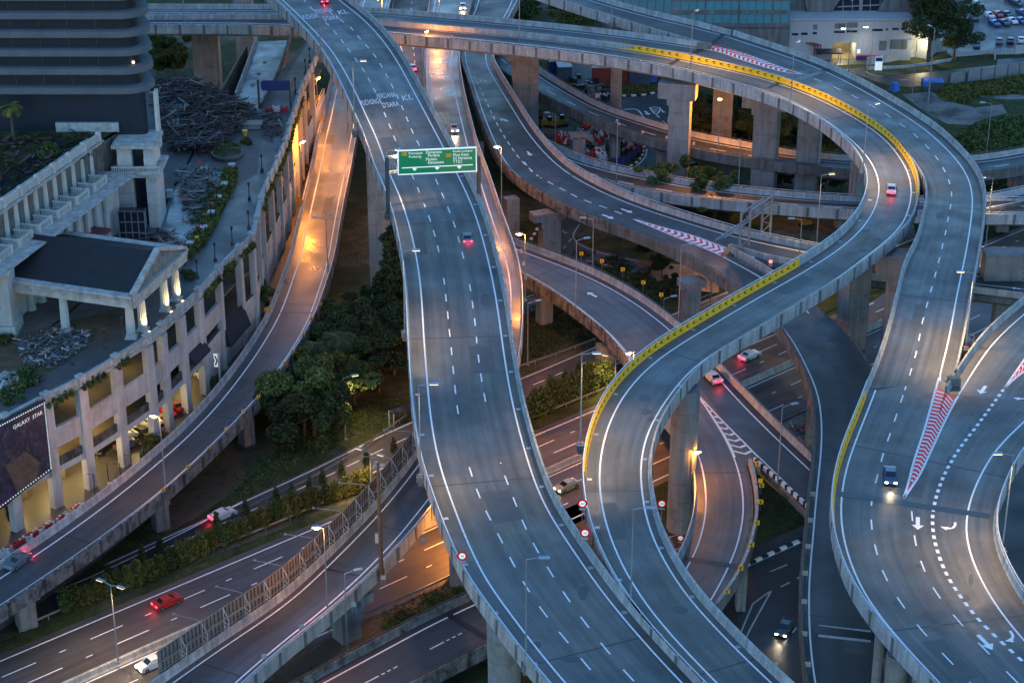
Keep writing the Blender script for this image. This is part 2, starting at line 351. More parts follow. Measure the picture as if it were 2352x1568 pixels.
def viaduct(r, name, label, cat='viaduct', surf='asphalt', conc='concrete', body=True, parL=True, parR=True, ph=1.0, railL=False, railR=False, lanes=(), dash=(2., 3.), phase=0, edges=(1, 1), depth=2.1, parmatL=None, parmatR=None, outer=None, ribs=True, ewd=.2, inset=2.2, group=None, kind=None):
    o0 = r.L[len(r.L)//2].copy()
    if kind == 'structure':
        root = MB(); root = sweep(root, r, [('L', 0, 0), ('R', 0, 0)], False).build(name, surf); tag(root, label, None, None, 'structure'); o0 = None
    else:
        root = thing(name, label, cat, o0, 0, group)
        mb = MB(); sweep(mb, r, [('L', .02, 0), ('R', .02, 0)], False).build('road_surface', surf, root, o0)
    if body:
        mb = MB(); w_ = float(np.min(np.linalg.norm(r.R-r.L, axis=1))); ii = min(inset, w_*.3)
        sweep(mb, r, [('L', .40, -.03), ('L', .40, -.85), ('L', -ii*.5, -1.05), ('L', -ii, -depth), ('R', -ii, -depth), ('R', -ii*.5, -1.05), ('R', .40, -.85), ('R', .40, -.03)])
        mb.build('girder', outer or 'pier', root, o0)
    for side, on, rail, pm in (('L', parL, railL, parmatL), ('R', parR, railR, parmatR)):
        if not on: continue
        mb = MB(); lo = -.95 if body else -.05
        sweep(mb, r, [(side, 0, -.02), (side, .13, .28), (side, .2, ph), (side, .44, ph), (side, .46, lo), (side, .41, lo), (side, .41, -.02)])
        if ribs and body:
            k = 0.
            for i in range(len(r.s)):
                if r.s[i] >= k:
                    k += 5.; nn = (r.nl if side == 'L' else r.nr)[i]; p = pt(r, i, side, .47, ph/2+lo/2)
                    mb.box(p, (.09, .5, ph-lo-.1), math.atan2(nn[1], nn[0]))
        p = mb.build('parapet', pm or conc, root, o0)
        if rail:
            mb = MB(); sweep(mb, r, [(side, .28, ph+.28), (side, .28, ph+.36), (side, .38, ph+.36), (side, .38, ph+.28)])
            k = 0.
            for i in range(len(r.s)):
                if r.s[i] >= k:
                    k += 2.4; mb.box(pt(r, i, side, .33, ph+.13), (.08, .08, .3))
            mb.build('handrail', 'dark_metal' if rail == 2 else 'rail_bright', root, o0)
    mb = MB()
    if edges[0]: line(mb, lane_curve(r, 0), ewd)
    if edges[1]: line(mb, lane_curve(r, 1), ewd)
    for k, f in enumerate(lanes): line(mb, lane_curve(r, f), .17, dash, phase+k*.6)
    if body and r.s[-1] > 60:
        rr = np.random.default_rng(int(r.s[-1]*10) % 9973); u = rr.uniform(12, 25)
        while u < r.s[-1]-8:      # span joints across the deck and a few resurfaced patches
            i = int(np.argmin(abs(r.s-u))); c = np.array([pt(r, i, 'L', -.1, .004), pt(r, i, 'R', -.1, .004)]); line(mb, c, .22, m=5); u += 36
            if rr.random() < .6 and i+3 < len(r.s):
                f0 = rr.uniform(.1, .6); f1 = f0+rr.uniform(.12, .3); j = min(i+int(rr.integers(2, 5)), len(r.s)-2); i2 = i+1; q = [r.L[a]*(1-f)+r.R[a]*f+np.array([0, 0, .003]) for a, f in ((i2, f0), (i2, f1), (j, f1), (j, f0))]
                if j > i2: mb.add(q, [(0, 1, 2, 3)], 6)
    r.root, r.o0, r.marks = root, o0, mb
    return r
def finish(r, mats=('white_paint', 'red_paint', 'yellow_paint', 'tar', 'worn_paint', 'seam', 'patch')):
    if r.marks.f: r.marks.build('road_marking', list(mats), r.root, r.o0)
def pxc(pts, z, dz=.014, step=1.5): return crom([P(x, y, zf(z, x, y))+np.array([0, 0, dz]) for x, y in pts], step)
def patch(mb, pts, z, dz=.008, m=0):
    vs = [P(x, y, zf(z, x, y))+np.array([0, 0, dz]) for x, y in pts]; a = 0
    for i in range(len(vs)): a += vs[i][0]*vs[(i+1) % len(vs)][1]-vs[(i+1) % len(vs)][0]*vs[i][1]
    if a < 0: vs = vs[::-1]
    return mb.add(vs, [tuple(range(len(vs)))], m)
def joint(r, a, b, wd=.6, z=None):
    zz = r.z if z is None else z; c = np.array([P(*a, zf(zz, *a)), P(*b, zf(zz, *b))]); c[:, 2] += .02; line(r.marks, c, wd, m=3)
def strip_gore(mb, tip, A, B, z, n, wd=.45, mr=1, back=1.5, tipm=True, edge_w=.25, red=True):
    """hatched gore between polylines A and B (picture points) from the tip outwards"""
    a = pxc([tip]+A, z, .012); b = pxc([tip]+B, z, .012); k = 40
    def rs(c): 
        d = np.r_[0, np.cumsum(np.linalg.norm(np.diff(c, axis=0), axis=1))]; s = np.linspace(0, d[-1], k); return np.stack([np.interp(s, d, c[:, j]) for j in range(3)], 1)
    a, b = rs(a), rs(b)
    if red:
        vs = []; fs = []
        for i in range(k): vs += [a[i], b[i]]
        dirn = np.cross(a[-1]-a[0], b[-1]-a[0])[2]
        for i in range(k-1): fs.append((2*i, 2*i+1, 2*i+3, 2*i+2) if dirn < 0 else (2*i, 2*i+2, 2*i+3, 2*i+1))
        mb.add(vs, fs, mr)
    up = np.array([0, 0, .008]); total = np.linalg.norm(a[-1]-a[0])
    for j in range(n):
        t = .14+.84*j/n; i = t*(k-1); i0 = int(i); fr = i-i0
        pa = a[i0]*(1-fr)+a[i0+1]*fr; pb = b[i0]*(1-fr)+b[i0+1]*fr; mid = (pa+pb)/2; ax = (a[-1]+b[-1])/2-a[0]; ax /= np.linalg.norm(ax)
        apex = mid+ax*min(back, np.linalg.norm(pb-pa)*.35)
        for q0, q1 in ((pa, apex), (apex, pb)):
            d = ax*wd; vs = [q0+up, q1+up, q1+d+up, q0+d+up]; nz = np.cross(vs[1]-vs[0], vs[2]-vs[0])[2]
            mb.add(vs if nz > 0 else vs[::-1], [(0, 1, 2, 3)], 0)
    line(mb, a+up, edge_w); line(mb, b+up, edge_w)
ARROW = {'straight': [(-.15, 0), (.15, 0), (.15, 3.2), (.45, 3.2), (0, 5), (-.45, 3.2), (-.15, 3.2)]}
def arrow(mb, tail, head, z, wd=1.0, m=0):
    a = P(*tail, zf(z, *tail)); b = P(*head, zf(z, *head)); d = b-a; L = np.linalg.norm(d); d /= L; n = np.array([-d[1], d[0], 0])
    vs = [a+d*(y/5*L)+n*(-x*wd)+np.array([0, 0, .016]) for x, y in ARROW['straight']]
    mb.add([vs[0], vs[1], vs[2], vs[6]], [(0, 1, 2, 3)], m); mb.add([vs[5], vs[3], vs[4]], [(0, 1, 2)], m)
def bent_arrow(mb, pts, z, wd=.24, m=0):
    c = pxc(pts, z, .016, .2); line(mb, c[:-4] if len(c) > 8 else c[:-1], min(wd, .28), m=m); e = c[-1]; d = e-c[-5 if len(c) > 5 else 0]; d /= np.linalg.norm(d); n = np.array([-d[1], d[0], 0])
    q = e-d*.85; u3 = np.array([0, 0, .008]); mb.add([q-n*.42+u3, e+u3, q+n*.42+u3][::-1], [(0, 1, 2)], m)
def blob(mb, x, y, rx, ry, z, seed, m=6):
    r_ = np.random.default_rng(seed); k = 18; f = 1+.35*np.convolve(r_.normal(size=k+4), [.2]*5, 'valid')
    patch(mb, [(x+rx*f[i]*math.cos(2*math.pi*i/k), y+ry*f[i]*math.sin(2*math.pi*i/k)) for i in range(k)], z, .006, m)
_tx = {}
def text_mesh(s):
    if s in _tx: return _tx[s]
    cu = bpy.data.curves.new('t', 'FONT'); cu.body = s; cu.resolution_u = 3; ob = bpy.data.objects.new('t', cu); COL.objects.link(ob)
    bpy.context.view_layer.update(); dg = bpy.context.evaluated_depsgraph_get(); me = bpy.data.meshes.new_from_object(ob.evaluated_get(dg))
    v = np.array([x.co[:] for x in me.vertices]); f = [tuple(p.vertices) for p in me.polygons]
    bpy.data.objects.remove(ob); bpy.data.curves.remove(cu); bpy.data.meshes.remove(me)
    v[:, 0] -= v[:, 0].min(); v[:, 0] /= v[:, 0].max(); v[:, 1] -= v[:, 1].min(); v[:, 1] /= v[:, 1].max(); _tx[s] = (v, f); return _tx[s]
def text(mb, s, bl, br, tl, m=0):
    v, f = text_mesh(s); bl, br, tl = map(np.asarray, (bl, br, tl)); vs = [bl+(br-bl)*p[0]+(tl-bl)*p[1] for p in v]
    mb.add(vs, f, m)
def Z3(d): # piecewise height by picture row
    ys, zs = zip(*d); return lambda x, y: float(np.interp(y, ys, zs))
# ================================================================= GROUND
g = MB(); g.add([(-1500, -200, 0), (1500, -200, 0), (1500, 3500, 0), (-1500, 3500, 0)], [(0, 1, 2, 3)]); tag(g.build('ground', 'ground'), 'rough grass and bare earth beneath the flyovers', kind='structure')
def area(name, pts, z, m, label, dz=0.0, kind='structure'):
    mb = MB(); patch(mb, pts, z, dz); o = mb.build(name, m); tag(o, label, None, None, kind); return o
# ================================================================= HIGHWAY at ground level (straight, two carriageways)
yA = lambda x: 1518-.4214*x
yB = lambda x: 1797-.461*x
yM = lambda x: 1639-.445*x
def gl(f, x0, x1): return [(x, f(x)) for x in (x0, (x0+x1)/2, x1)]
X0, X1 = -500, 3000
HU = road(gl(yA, X0, X1), [(x, yM(x)-3) for x in (X0, 1200, X1)], .012, 1.2, .6, 8)
HL = road([(x, yM(x)+17) for x in (X0, 1200, X1)], gl(yB, X0, X1), .012, 1.0, 1.2, 8)
for r_, nm, lb in ((HU, 'road', 'upper carriageway of the wide straight highway'), (HL, 'road', 'lower carriageway of the wide straight highway')):
    viaduct(r_, nm, lb, surf='asphalt_brown', body=False, parL=False, parR=False, kind='structure', lanes=(), ewd=.22)
    for f in (1/3, 2/3): line(r_.marks, lane_curve(r_, f), .18, (4.5, 3.2, .9, 3.4), f*9)
    finish(r_)
mb = MB()   # concrete median barrier
ca = crom([P(x, yM(x)+7, 0) for x in (X0, 1000, X1)], 6)
class _c: pass
def barrier(name, c, label, conc='concrete', h=.85, w_=.5, cat='barrier', group=None):
    r = Rd(); n = normals(c, 1); r.L = c+n*.01; r.R = c-n*.01; r.nl = n; r.nr = -n; r.s = np.r_[0, np.cumsum(np.linalg.norm(np.diff(c, axis=0), axis=1))]
    mb = MB(); sweep(mb, r, [('L', w_/2, 0), ('L', w_*.3, h*.3), ('L', w_*.2, h), ('R', w_*.2, h), ('R', w_*.3, h*.3), ('R', w_/2, 0)])
    return tag(mb.build(name, conc), label, cat, group)
barrier('median_barrier', ca, 'long low concrete barrier between the two highway carriageways', w_=.9)
def guardrail(pts, z, label, m='galv', step=4., group=None):
    c = pxc(pts, z, 0, 2.); t = thing('guardrail', label, 'guardrail', c[0], 0, group)
    r = Rd(); n = normals(c, 1); r.L = c; r.R = c; r.nl = n; r.nr = -n; r.s = np.r_[0, np.cumsum(np.linalg.norm(np.diff(c, axis=0), axis=1))]
    mb = MB(); sweep(mb, r, [('L', .04, .45), ('L', .09, .53), ('L', .04, .61), ('L', .09, .69), ('L', .04, .78), ('R', -.0, .78), ('R', 0, .45)]); mb.build('rail', m, t, c[0])
    k = 0; me = None
    for i in range(len(c)):
        if r.s[i] >= k:
            k += step
            if me is None: me = MB().box((0, 0, .36), (.12, .12, .72)).build('post', m, t); po = me; me = me.data
            else: po = link('post', me, t)
            po.location = tuple(c[i]-n[i]*.08-c[0])
    return t
guardrail([(45, 1451), (157, 1402), (300, 1343), (420, 1292), (588, 1228), (700, 1180), (830, 1122), (880, 1102)], 0, 'orange-lit steel guardrail beside the row of clipped shrubs left of the main flyover')
guardrail([(1205, 974), (1300, 935), (1388, 899), (1500, 850)], 0, 'steel guardrail below the shrubs between the main flyover and the chevron loop')
guardrail([(560, 1178), (588, 1164), (700, 1112), (800, 1056), (880, 1000), (935, 960)], 0, 'pale guardrail along the grass bank beside the service road')
guardrail([(1180, 853), (1270, 822), (1366, 786)], 0, 'dark guardrail on the far verge right of the main flyover')
guardrail([(690, 1480), (760, 1452), (830, 1422), (960, 1366), (1060, 1320)], 0, 'dark guardrail under the noise-wall ramp beside bare earth')
# service road above the shrubs
U1 = road([(250, 1295), (330, 1254), (450, 1206), (588, 1137), (728, 1079), (800, 1036), (878, 999), (960, 962), (1195, 872), (1371, 796), (1600, 700), (1800, 620), (2100, 500)],
          [(200, 1370), (330, 1318), (460, 1262), (600, 1200), (740, 1140), (840, 1093), (900, 1066), (960, 1035), (1205, 929), (1371, 854), (1600, 757), (1800, 672), (2100, 548)], .016, .5, .5, 5)
viaduct(U1, 'road', 'service road above the shrub row', surf='asphalt_brown', body=False, parL=False, parR=False, kind='structure', lanes=(.42,), dash=(2.4, 2.2)); finish(U1)
U2 = road([(-60, 1432), (100, 1372), (250, 1308), (340, 1262), (450, 1208), (560, 1150)], [(-60, 1480), (60, 1420), (200, 1372), (330, 1318), (460, 1262), (560, 1218)], .020, .3, .3, 5)
viaduct(U2, 'road', 'lower service road passing under the left ramp', surf='asphalt_dark', body=False, parL=False, parR=False, kind='structure', edges=(1, 0)); finish(U2)
# plants strip, verges
area('verge', [(-100, 1570), (0, 1515), (400, 1345), (880, 1143), (900, 1118), (600, 1232), (300, 1352), (60, 1452), (-100, 1505)], .005, 'grass', 'mown grass strip between the shrubs and the highway')
area('verge', [(470, 1175), (588, 1115), (800, 1015), (935, 935), (960, 900), (700, 960), (600, 1010), (540, 1070)], .006, 'grass', 'green bank below the trees left of the main flyover')
area('dirt_path', [(385, 1222), (450, 1190), (540, 1125), (610, 1060), (640, 1030), (600, 985), (540, 1010), (460, 1075), (390, 1140), (330, 1215)], .011, 'dirt', 'bare brown earth track beneath the left ramp')
area('dirt_path', [(600, 1560), (760, 1450), (900, 1375), (1050, 1330), (1090, 1360), (900, 1440), (740, 1530), (700, 1580)], .007, 'dirt', 'bare earth between the highway and the low road')
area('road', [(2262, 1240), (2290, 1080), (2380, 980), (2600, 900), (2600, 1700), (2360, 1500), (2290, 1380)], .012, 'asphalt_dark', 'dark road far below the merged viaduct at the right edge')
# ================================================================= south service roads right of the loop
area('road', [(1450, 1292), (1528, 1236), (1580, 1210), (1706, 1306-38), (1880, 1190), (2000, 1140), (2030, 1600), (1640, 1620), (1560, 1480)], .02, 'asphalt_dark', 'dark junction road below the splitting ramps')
mk = MB()
for pts, dsh, wd in (([(1528, 1236), (1576, 1221), (1606, 1204)], None, .2), ([(1540, 1266), (1590, 1248)], None, .2), ([(1700, 1308), (1780, 1272), (1862, 1236)], None, .22),
                     ([(1770, 1312), (1808, 1296)], None, .2), ([(1729, 1386), (1700, 1470), (1712, 1468)], None, .2), ([(1772, 1355), (1750, 1395), (1720, 1450), (1707, 1478)], None, .22), ([(1729, 1386), (1772, 1355)], None, .2),
                     ([(1850, 1318), (1780, 1354)], (1.6, 1.4), .25), ([(1848, 1415), (1830, 1440), (1800, 1480), (1782, 1527)], (1.4, 1.3), .25)):
    line(mk, pxc(pts, .02, .014), wd, dsh)
o_ = mk.build('road_marking', 'worn_paint'); tag(o_, 'faded white lines on the dark junction road', kind='structure')
# ================================================================= B2 low road
B2 = road([(560, 1668), (743, 1568), (870, 1500), (1000, 1430), (1095, 1386), (1250, 1318), (1400, 1262)], [(800, 1630, 1), (933, 1568, 1), (1020, 1522, 1), (1126, 1468, 1), (1250, 1412, 1), (1420, 1330, 1)], 4, 1.0, .8)
viaduct(B2, 'low_viaduct', 'low dark road with a dashed lane at the bottom edge left of the main flyover', surf='asphalt_dark', conc='concrete_stained', lanes=(.5,), dash=(2.2, .4, .5, .4, .5, .4, .6, 5), railL=2, railR=2, outer='concrete_dark', edges=(1, 0))
joint(B2, (1030, 1411), (1118, 1465), .9); finish(B2)
# ================================================================= left ramp
LR = road([(-120, 1405), (0, 1328), (110, 1256), (225, 1174), (300, 1116), (373, 1055), (425, 1009), (475, 959), (525, 901), (563, 851), (588, 816), (609, 782), (635, 739), (660, 679), (675, 634), (688, 599), (698, 554), (713, 489), (728, 422), (735, 392), (748, 322), (763, 260), (775, 202), (795, 130), (822, 50), (845, -20), (870, -90)],
          [(-120, 1475), (0, 1395), (80, 1344), (165, 1286), (250, 1224), (315, 1175), (380, 1122), (430, 1075), (475, 1032), (523, 984), (563, 944), (588, 914), (621, 872), (658, 822), (682, 784), (708, 737), (728, 677), (751, 610), (763, 542), (778, 460), (793, 392), (803, 333), (813, 285), (835, 200), (862, 100), (895, -20), (918, -90)], 8, 1.3, .8)
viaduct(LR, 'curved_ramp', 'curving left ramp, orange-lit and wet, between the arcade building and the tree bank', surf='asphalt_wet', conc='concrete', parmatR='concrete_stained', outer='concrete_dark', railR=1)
joint(LR, (640, 718), (716, 719), .35); finish(LR)
# ================================================================= orange road / noise wall ramp (T1 + B1)
T1 = road([(1003, -80), (1000, 0), (990, 60), (983, 118), (984, 170), (992, 230), (1003, 282), (1014, 337), (1035, 414), (1049, 460), (1064, 512), (1080, 562), (1092, 610), (1098, 667), (1096, 742), (1080, 840), (1045, 930), (1005, 1005), (961, 1069), (933, 1106), (871, 1181), (813, 1241), (748, 1306), (663, 1384), (588, 1436), (488, 1503), (397, 1568), (280, 1650)],
          [(1095, -80), (1088, 0), (1060, 70), (1037, 122), (1038, 170), (1048, 230), (1061, 282), (1074, 337), (1102, 414), (1116, 460), (1133, 512), (1151, 562), (1166, 610), (1174, 667), (1174, 742), (1162, 850), (1122, 960), (1060, 1055), (986, 1141), (925, 1223), (883, 1268), (828, 1323), (763, 1383), (698, 1436), (613, 1501), (540, 1568), (450, 1650)], Z3([(0, 9), (300, 11), (700, 11.5), (1000, 8.5), (1150, 7.5)]), .8, 1.4)
viaduct(T1, 'curved_ramp', 'pinkish ramp curving down right of the main flyover and under it to the noise wall', surf='asphalt_wet', conc='concrete', outer='concrete_dark', railR=1)
joint(T1, (752, 1306), (826, 1322), .3); finish(T1)
T0 = road([(920, -60), (905, 0), (898, 60), (925, 118), (938, 200), (960, 300), (985, 400)], [(995, -60), (990, 0), (984, 60), (976, 118), (976, 200), (990, 300), (1005, 380)], 5.5, .8, .8)
viaduct(T0, 'curved_ramp', 'reddish road dipping under the main flyover beside its right side', surf='asphalt_brown', conc='concrete', lanes=(.5,), outer='concrete_dark'); finish(T0)
CW1 = road([(838, -60), (833, 0), (820, 60)], [(915, -60), (908, 0), (880, 60)], 8, .8, .8)
# ================================================================= E road (long dark-blue viaduct in the middle) with G and K
ztE = 10
E = road([(1103, -60), (1100, 0), (1080, 70), (1068, 127), (1076, 160), (1090, 200), (1103, 240), (1118, 282), (1141, 335), (1166, 380), (1201, 414), (1238, 439), (1296, 472), (1356, 500), (1411, 519)],
         [(1186, -60), (1178, 0), (1135, 80), (1113, 135), (1140, 190), (1176, 248), (1208, 300), (1238, 338), (1291, 390), (1351, 426), (1401, 451), (1463, 475), (1495, 486)], ztE, .8, 1.2)
viaduct(E, 'main_viaduct', 'dark three-lane viaduct with arrows sweeping from top centre towards the chevron loop', surf='asphalt_dark', conc='concrete', outer='concrete_stained', parmatL='concrete_stained', railL=2, railR=1)
for pts in ([(1088, 175), (1112, 222), (1130, 262), (1150, 300), (1172, 335), (1200, 372), (1240, 408)], [(1204, 372), (1225, 398), (1263, 420), (1290, 434), (1330, 455), (1370, 470), (1410, 484), (1436, 495)]):
    line(E.marks, pxc(pts, ztE), .22, (1.8, 1.8))
for t_, h_ in (((1211, 348), (1220, 358)), ((1383, 493), (1410, 503)), ((1427, 480), (1453, 489))): arrow(E.marks, t_, h_, ztE, 1.3)
bent_arrow(E.marks, [(1100, 184), (1108, 182), (1113, 186), (1118, 189)], ztE, .4); bent_arrow(E.marks, [(1148, 275), (1156, 272), (1160, 277), (1168, 280)], ztE, .4)
arrow(E.marks, (1115, 183), (1102, 187), ztE, 1.); arrow(E.marks, (1163, 275), (1149, 277), ztE, 1.)
joint(E, (1190, 410), (1322, 402), .5); finish(E)
EG = road([(1411, 519), (1468, 540), (1526, 564), (1576, 587), (1626, 615), (1666, 640), (1705, 668), (1750, 706), (1789, 742), (1824, 786), (1848, 834), (1872, 884), (1883, 926), (1888, 984), (1884, 1059), (1877, 1121), (1872, 1176), (1866, 1251), (1859, 1326), (1858, 1401), (1861, 1476), (1872, 1568), (1890, 1650)],
          [(1451, 502), (1506, 526), (1551, 545), (1606, 566), (1661, 588), (1715, 617), (1760, 643), (1812, 672), (1856, 699), (1904, 744), (1946, 786), (1978, 829), (2000, 871), (2014, 930), (2020, 1000), (2018, 1100), (2010, 1200), (2004, 1300), (2000, 1400), (2003, 1500), (2012, 1568), (2030, 1650)], 10, .7, .9)
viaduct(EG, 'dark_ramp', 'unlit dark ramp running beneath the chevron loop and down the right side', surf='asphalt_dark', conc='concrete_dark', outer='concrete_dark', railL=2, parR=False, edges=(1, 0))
arrow(EG.marks, (1708, 583), (1734, 593), 10, 1.3)
line(EG.marks, pxc([(1661, 590), (1715, 619), (1752, 640)], 10), .2)
line(EG.marks, pxc([(1846, 706), (1858, 720)], 10), .2)
for dy in (0, 22): line(EG.marks, pxc([(1880, 1437+dy), (2000, 1450+dy)], 10, .018), .5, m=4)
line(EG.marks, pxc([(1870, 1444), (2010, 1462)], 10, .02), 1.6, m=3); finish(EG)
EK = road([(1451, 502), (1513, 522), (1588, 545), (1660, 572), (1764, 596), (1824, 608), (1900, 622), (1990, 640), (2100, 655), (2239, 672), (2352, 686), (2480, 702)],
          [(1495, 486), (1526, 496), (1601, 520), (1666, 540), (1764, 562), (1849, 580), (1920, 592), (2000, 606), (2100, 618), (2200, 629), (2352, 646), (2480, 660)], 9.96, .6, 1.2)
viaduct(EK, 'branch_viaduct', 'blue-lit branch road passing under the overhead gantry to the right edge', surf='asphalt_dark', conc='concrete', outer='concrete_dark', railL=2, railR=1, parL=False)
line(EK.marks, pxc([(1836, 592), (1900, 603)], 10), .2, (3, 3)); line(EK.marks, pxc([(2240, 652), (2352, 664), (2420, 672)], 10), .16)
arrow(EK.marks, (2344, 664), (2324, 661), 10, 1.2); finish(EK)
mb = MB(); patch(mb, [(1451, 502), (1513, 521), (1588, 544), (1660, 571), (1676, 579), (1690, 600), (1655, 587), (1605, 567), (1551, 546)], 10, -.01); mb.build('gore_surface', 'asphalt_dark', E.root, E.o0)
mb = MB(); strip_gore(mb, (1451, 502), [(1513, 520), (1588, 540), (1655, 565), (1668, 570)], [(1551, 544), (1600, 563), (1640, 580), (1655, 587)], 10, 13, .75, back=1.6); mb.build('gore_marking', ['white_paint', 'red_paint'], E.root, E.o0)
# nose walls between the two branches
for nm, a, b in (('parapet', [(1673, 574), (1700, 590), (1740, 612), (1775, 634)], 1), ('parapet', [(1676, 572), (1764, 597), (1850, 614), (1990, 640), (2239, 672), (2352, 686), (2480, 702)], 2)):
    c = pxc(a, 10, 0); n = normals(c, 1); r = Rd(); r.L = c; r.R = c; r.nl = n; r.nr = -n; r.s = np.r_[0, np.cumsum(np.linalg.norm(np.diff(c, axis=0), axis=1))]
    mb = MB(); sweep(mb, r, [('L', .22, -.9), ('L', .12, 1.), ('R', .12, 1.), ('R', .22, -.9)]); mb.build(nm, 'concrete', (E if b == 1 else EK).root, (E if b == 1 else EK).o0)
# ================================================================= F road and its fork
zF = 8
F = road([(1120, 600), (1160, 612), (1198, 629), (1251, 657), (1321, 702), (1366, 737), (1396, 759), (1418, 784), (1453, 825), (1495, 885), (1533, 946)],
         [(1110, 545), (1150, 560), (1186, 573), (1223, 588), (1301, 614), (1376, 647), (1438, 682), (1488, 717), (1541, 759), (1580, 796), (1628, 848)], zF, .9, 1.2)
viaduct(F, 'middle_ramp', 'ramp with one white arrow between the main flyover and the chevron loop', surf='asphalt', conc='concrete', parmatL='concrete_stained', outer='concrete_stained', railL=1, railR=2)
arrow(F.marks, (1371, 682), (1349, 671), zF, 1.4); joint(F, (1196, 604), (1228, 590), .9); finish(F)
FB = road([(1533, 946), (1562, 978), (1588, 1006), (1606, 1046), (1618, 1096), (1623, 1146), (1622, 1176), (1616, 1213), (1596, 1273), (1573, 1313), (1535, 1370), (1480, 1440)],
          [(1593, 896), (1621, 934), (1651, 979), (1676, 1021), (1693, 1064), (1706, 1109), (1711, 1176), (1703, 1226), (1691, 1268), (1671, 1311), (1628, 1386), (1570, 1480)], 8, 1.1, .9)
viaduct(FB, 'hook_ramp', 'narrow pinkish ramp hooking down from the fork behind the round pier', surf='asphalt', conc='concrete', outer='concrete_dark', railL=1, parR=False)
joint(FB, (1572, 1282), (1700, 1302), 1.0); finish(FB)
FA = road([(1593, 896), (1661, 969), (1713, 1021), (1764, 1069), (1815, 1119), (1866, 1169), (1930, 1235), (2000, 1310)],
          [(1628, 848), (1676, 899), (1726, 951), (1764, 989), (1820, 1042), (1874, 1093), (1940, 1155), (2010, 1225)], 7.96, .8, 1.2)
viaduct(FA, 'straight_ramp', 'dark straight ramp from the fork down right under the dark ramp', surf='asphalt_dark', conc='concrete', outer='sign_yellow' if False else 'concrete_stained', parL=False, railR=2, ribs=False)
finish(FA)
mb = MB(); patch(mb, [(1593, 896), (1661, 968), (1713, 1020), (1745, 1052), (1728, 1070), (1693, 1064), (1676, 1022), (1651, 980)], 8, -.012); mb.build('gore_surface', 'asphalt', F.root, F.o0)
mb = MB(); strip_gore(mb, (1593, 896), [(1661, 968), (1713, 1020), (1742, 1050)], [(1621, 934), (1651, 979), (1676, 1021), (1688, 1050)], 8, 10, .5, back=2.4, red=False); mb.build('gore_marking', ['white_paint'], F.root, F.o0)
c = pxc([(1732, 1058), (1790, 1108), (1866, 1176), (1930, 1240)], 8, 0); n = normals(c, 1); r = Rd(); r.L = c; r.R = c; r.nl = n; r.nr = -n; r.s = np.r_[0, np.cumsum(np.linalg.norm(np.diff(c, axis=0), axis=1))]
mb = MB(); sweep(mb, r, [('L', .2, -1.2), ('L', .15, .55), ('R', .15, .55), ('R', .2, -1.2)])
cb = resample(c, .75)
for i in range(1, len(cb)-1):      # black and white blocks on the wall
    if i % 2: mb.box(cb[i]+np.array([0, 0, .30]), (.5, .42, .62), math.atan2(*(cb[i+1]-cb[i-1])[1::-1]), m=1)
mb.build('striped_wall', ['kerb_white', 'black_paint'], FA.root, FA.o0)
mb = MB(); sweep(mb, r, [('L', .26, -1.2), ('L', .26, -.75), ('R', .26, -.75), ('R', .26, -1.2)]); mb.build('yellow_band', 'sign_yellow', FA.root, FA.o0)
c = pxc([(1722, 1066), (1733, 1110), (1738, 1176), (1730, 1230), (1716, 1280), (1692, 1330), (1645, 1400)], 8, 0); n = normals(c, 1); r = Rd(); r.L = c; r.R = c; r.nl = n; r.nr = -n; r.s = np.r_[0, np.cumsum(np.linalg.norm(np.diff(c, axis=0), axis=1))]
mb = MB(); sweep(mb, r, [('L', .25, -.95), ('L', .2, .95), ('R', .2, .95), ('R', .25, -.95)]); mb.build('parapet', 'concrete', FB.root, FB.o0)
# ================================================================= I and J mid-level roads on the right
I1 = road([(1100, 60), (1160, 110), (1190, 140), (1231, 172), (1301, 215), (1376, 255), (1451, 280), (1538, 307), (1638, 330), (1736, 347), (1779, 357), (1874, 369), (1959, 375), (2100, 379), (2246, 374), (2352, 358), (2470, 335)],
          [(1090, 120), (1150, 160), (1190, 190), (1231, 213), (1301, 248), (1376, 280), (1451, 309), (1526, 331), (1576, 344), (1640, 359), (1736, 372), (1776, 378), (1870, 390), (1959, 397), (2100, 404), (2246, 402), (2352, 388), (2470, 366)], 7, 1.0, .6)
viaduct(I1, 'curved_viaduct', 'two-lane road with orange wall curving behind the tall piers', surf='asphalt_dark', conc='facade', outer='concrete_dark', parmatR='concrete_dark', lanes=(.5,), dash=(3.2, 4.5), railL=2, railR=2, edges=(1, 0)); finish(I1)
J1 = road([(1180, 300), (1240, 335), (1301, 365), (1351, 383), (1421, 400), (1488, 414), (1588, 432), (1658, 442), (1763, 453), (1850, 461), (1949, 467), (2100, 471), (2271, 473), (2352, 474), (2470, 472)],
          [(1170, 330), (1240, 370), (1301, 394), (1351, 412), (1401, 428), (1446, 437), (1551, 455), (1650, 466), (1763, 476), (1850, 483), (1949, 489), (2100, 496), (2271, 500), (2352, 500), (2470, 498)], 5, .8, .5)
viaduct(J1, 'curved_viaduct', 'lower blue-grey road with metal rail crossing under the loop towards the right edge', surf='asphalt_dark', conc='concrete_blue', outer='concrete_dark', lanes=(.55,), dash=(3.2, 4.5), railL=1, railR=1, edges=(1, 0)); finish(J1)
N1 = road([(2200, 474), (2279, 460), (2352, 446), (2470, 420)], [(2200, 490), (2279, 474), (2352, 462), (2470, 436)], 5.6, .3, .3)
viaduct(N1, 'short_ramp', 'short ramp joining the lower road at the right edge', surf='asphalt_dark', conc='facade', outer='concrete_dark', railL=1, parR=False); finish(N1)
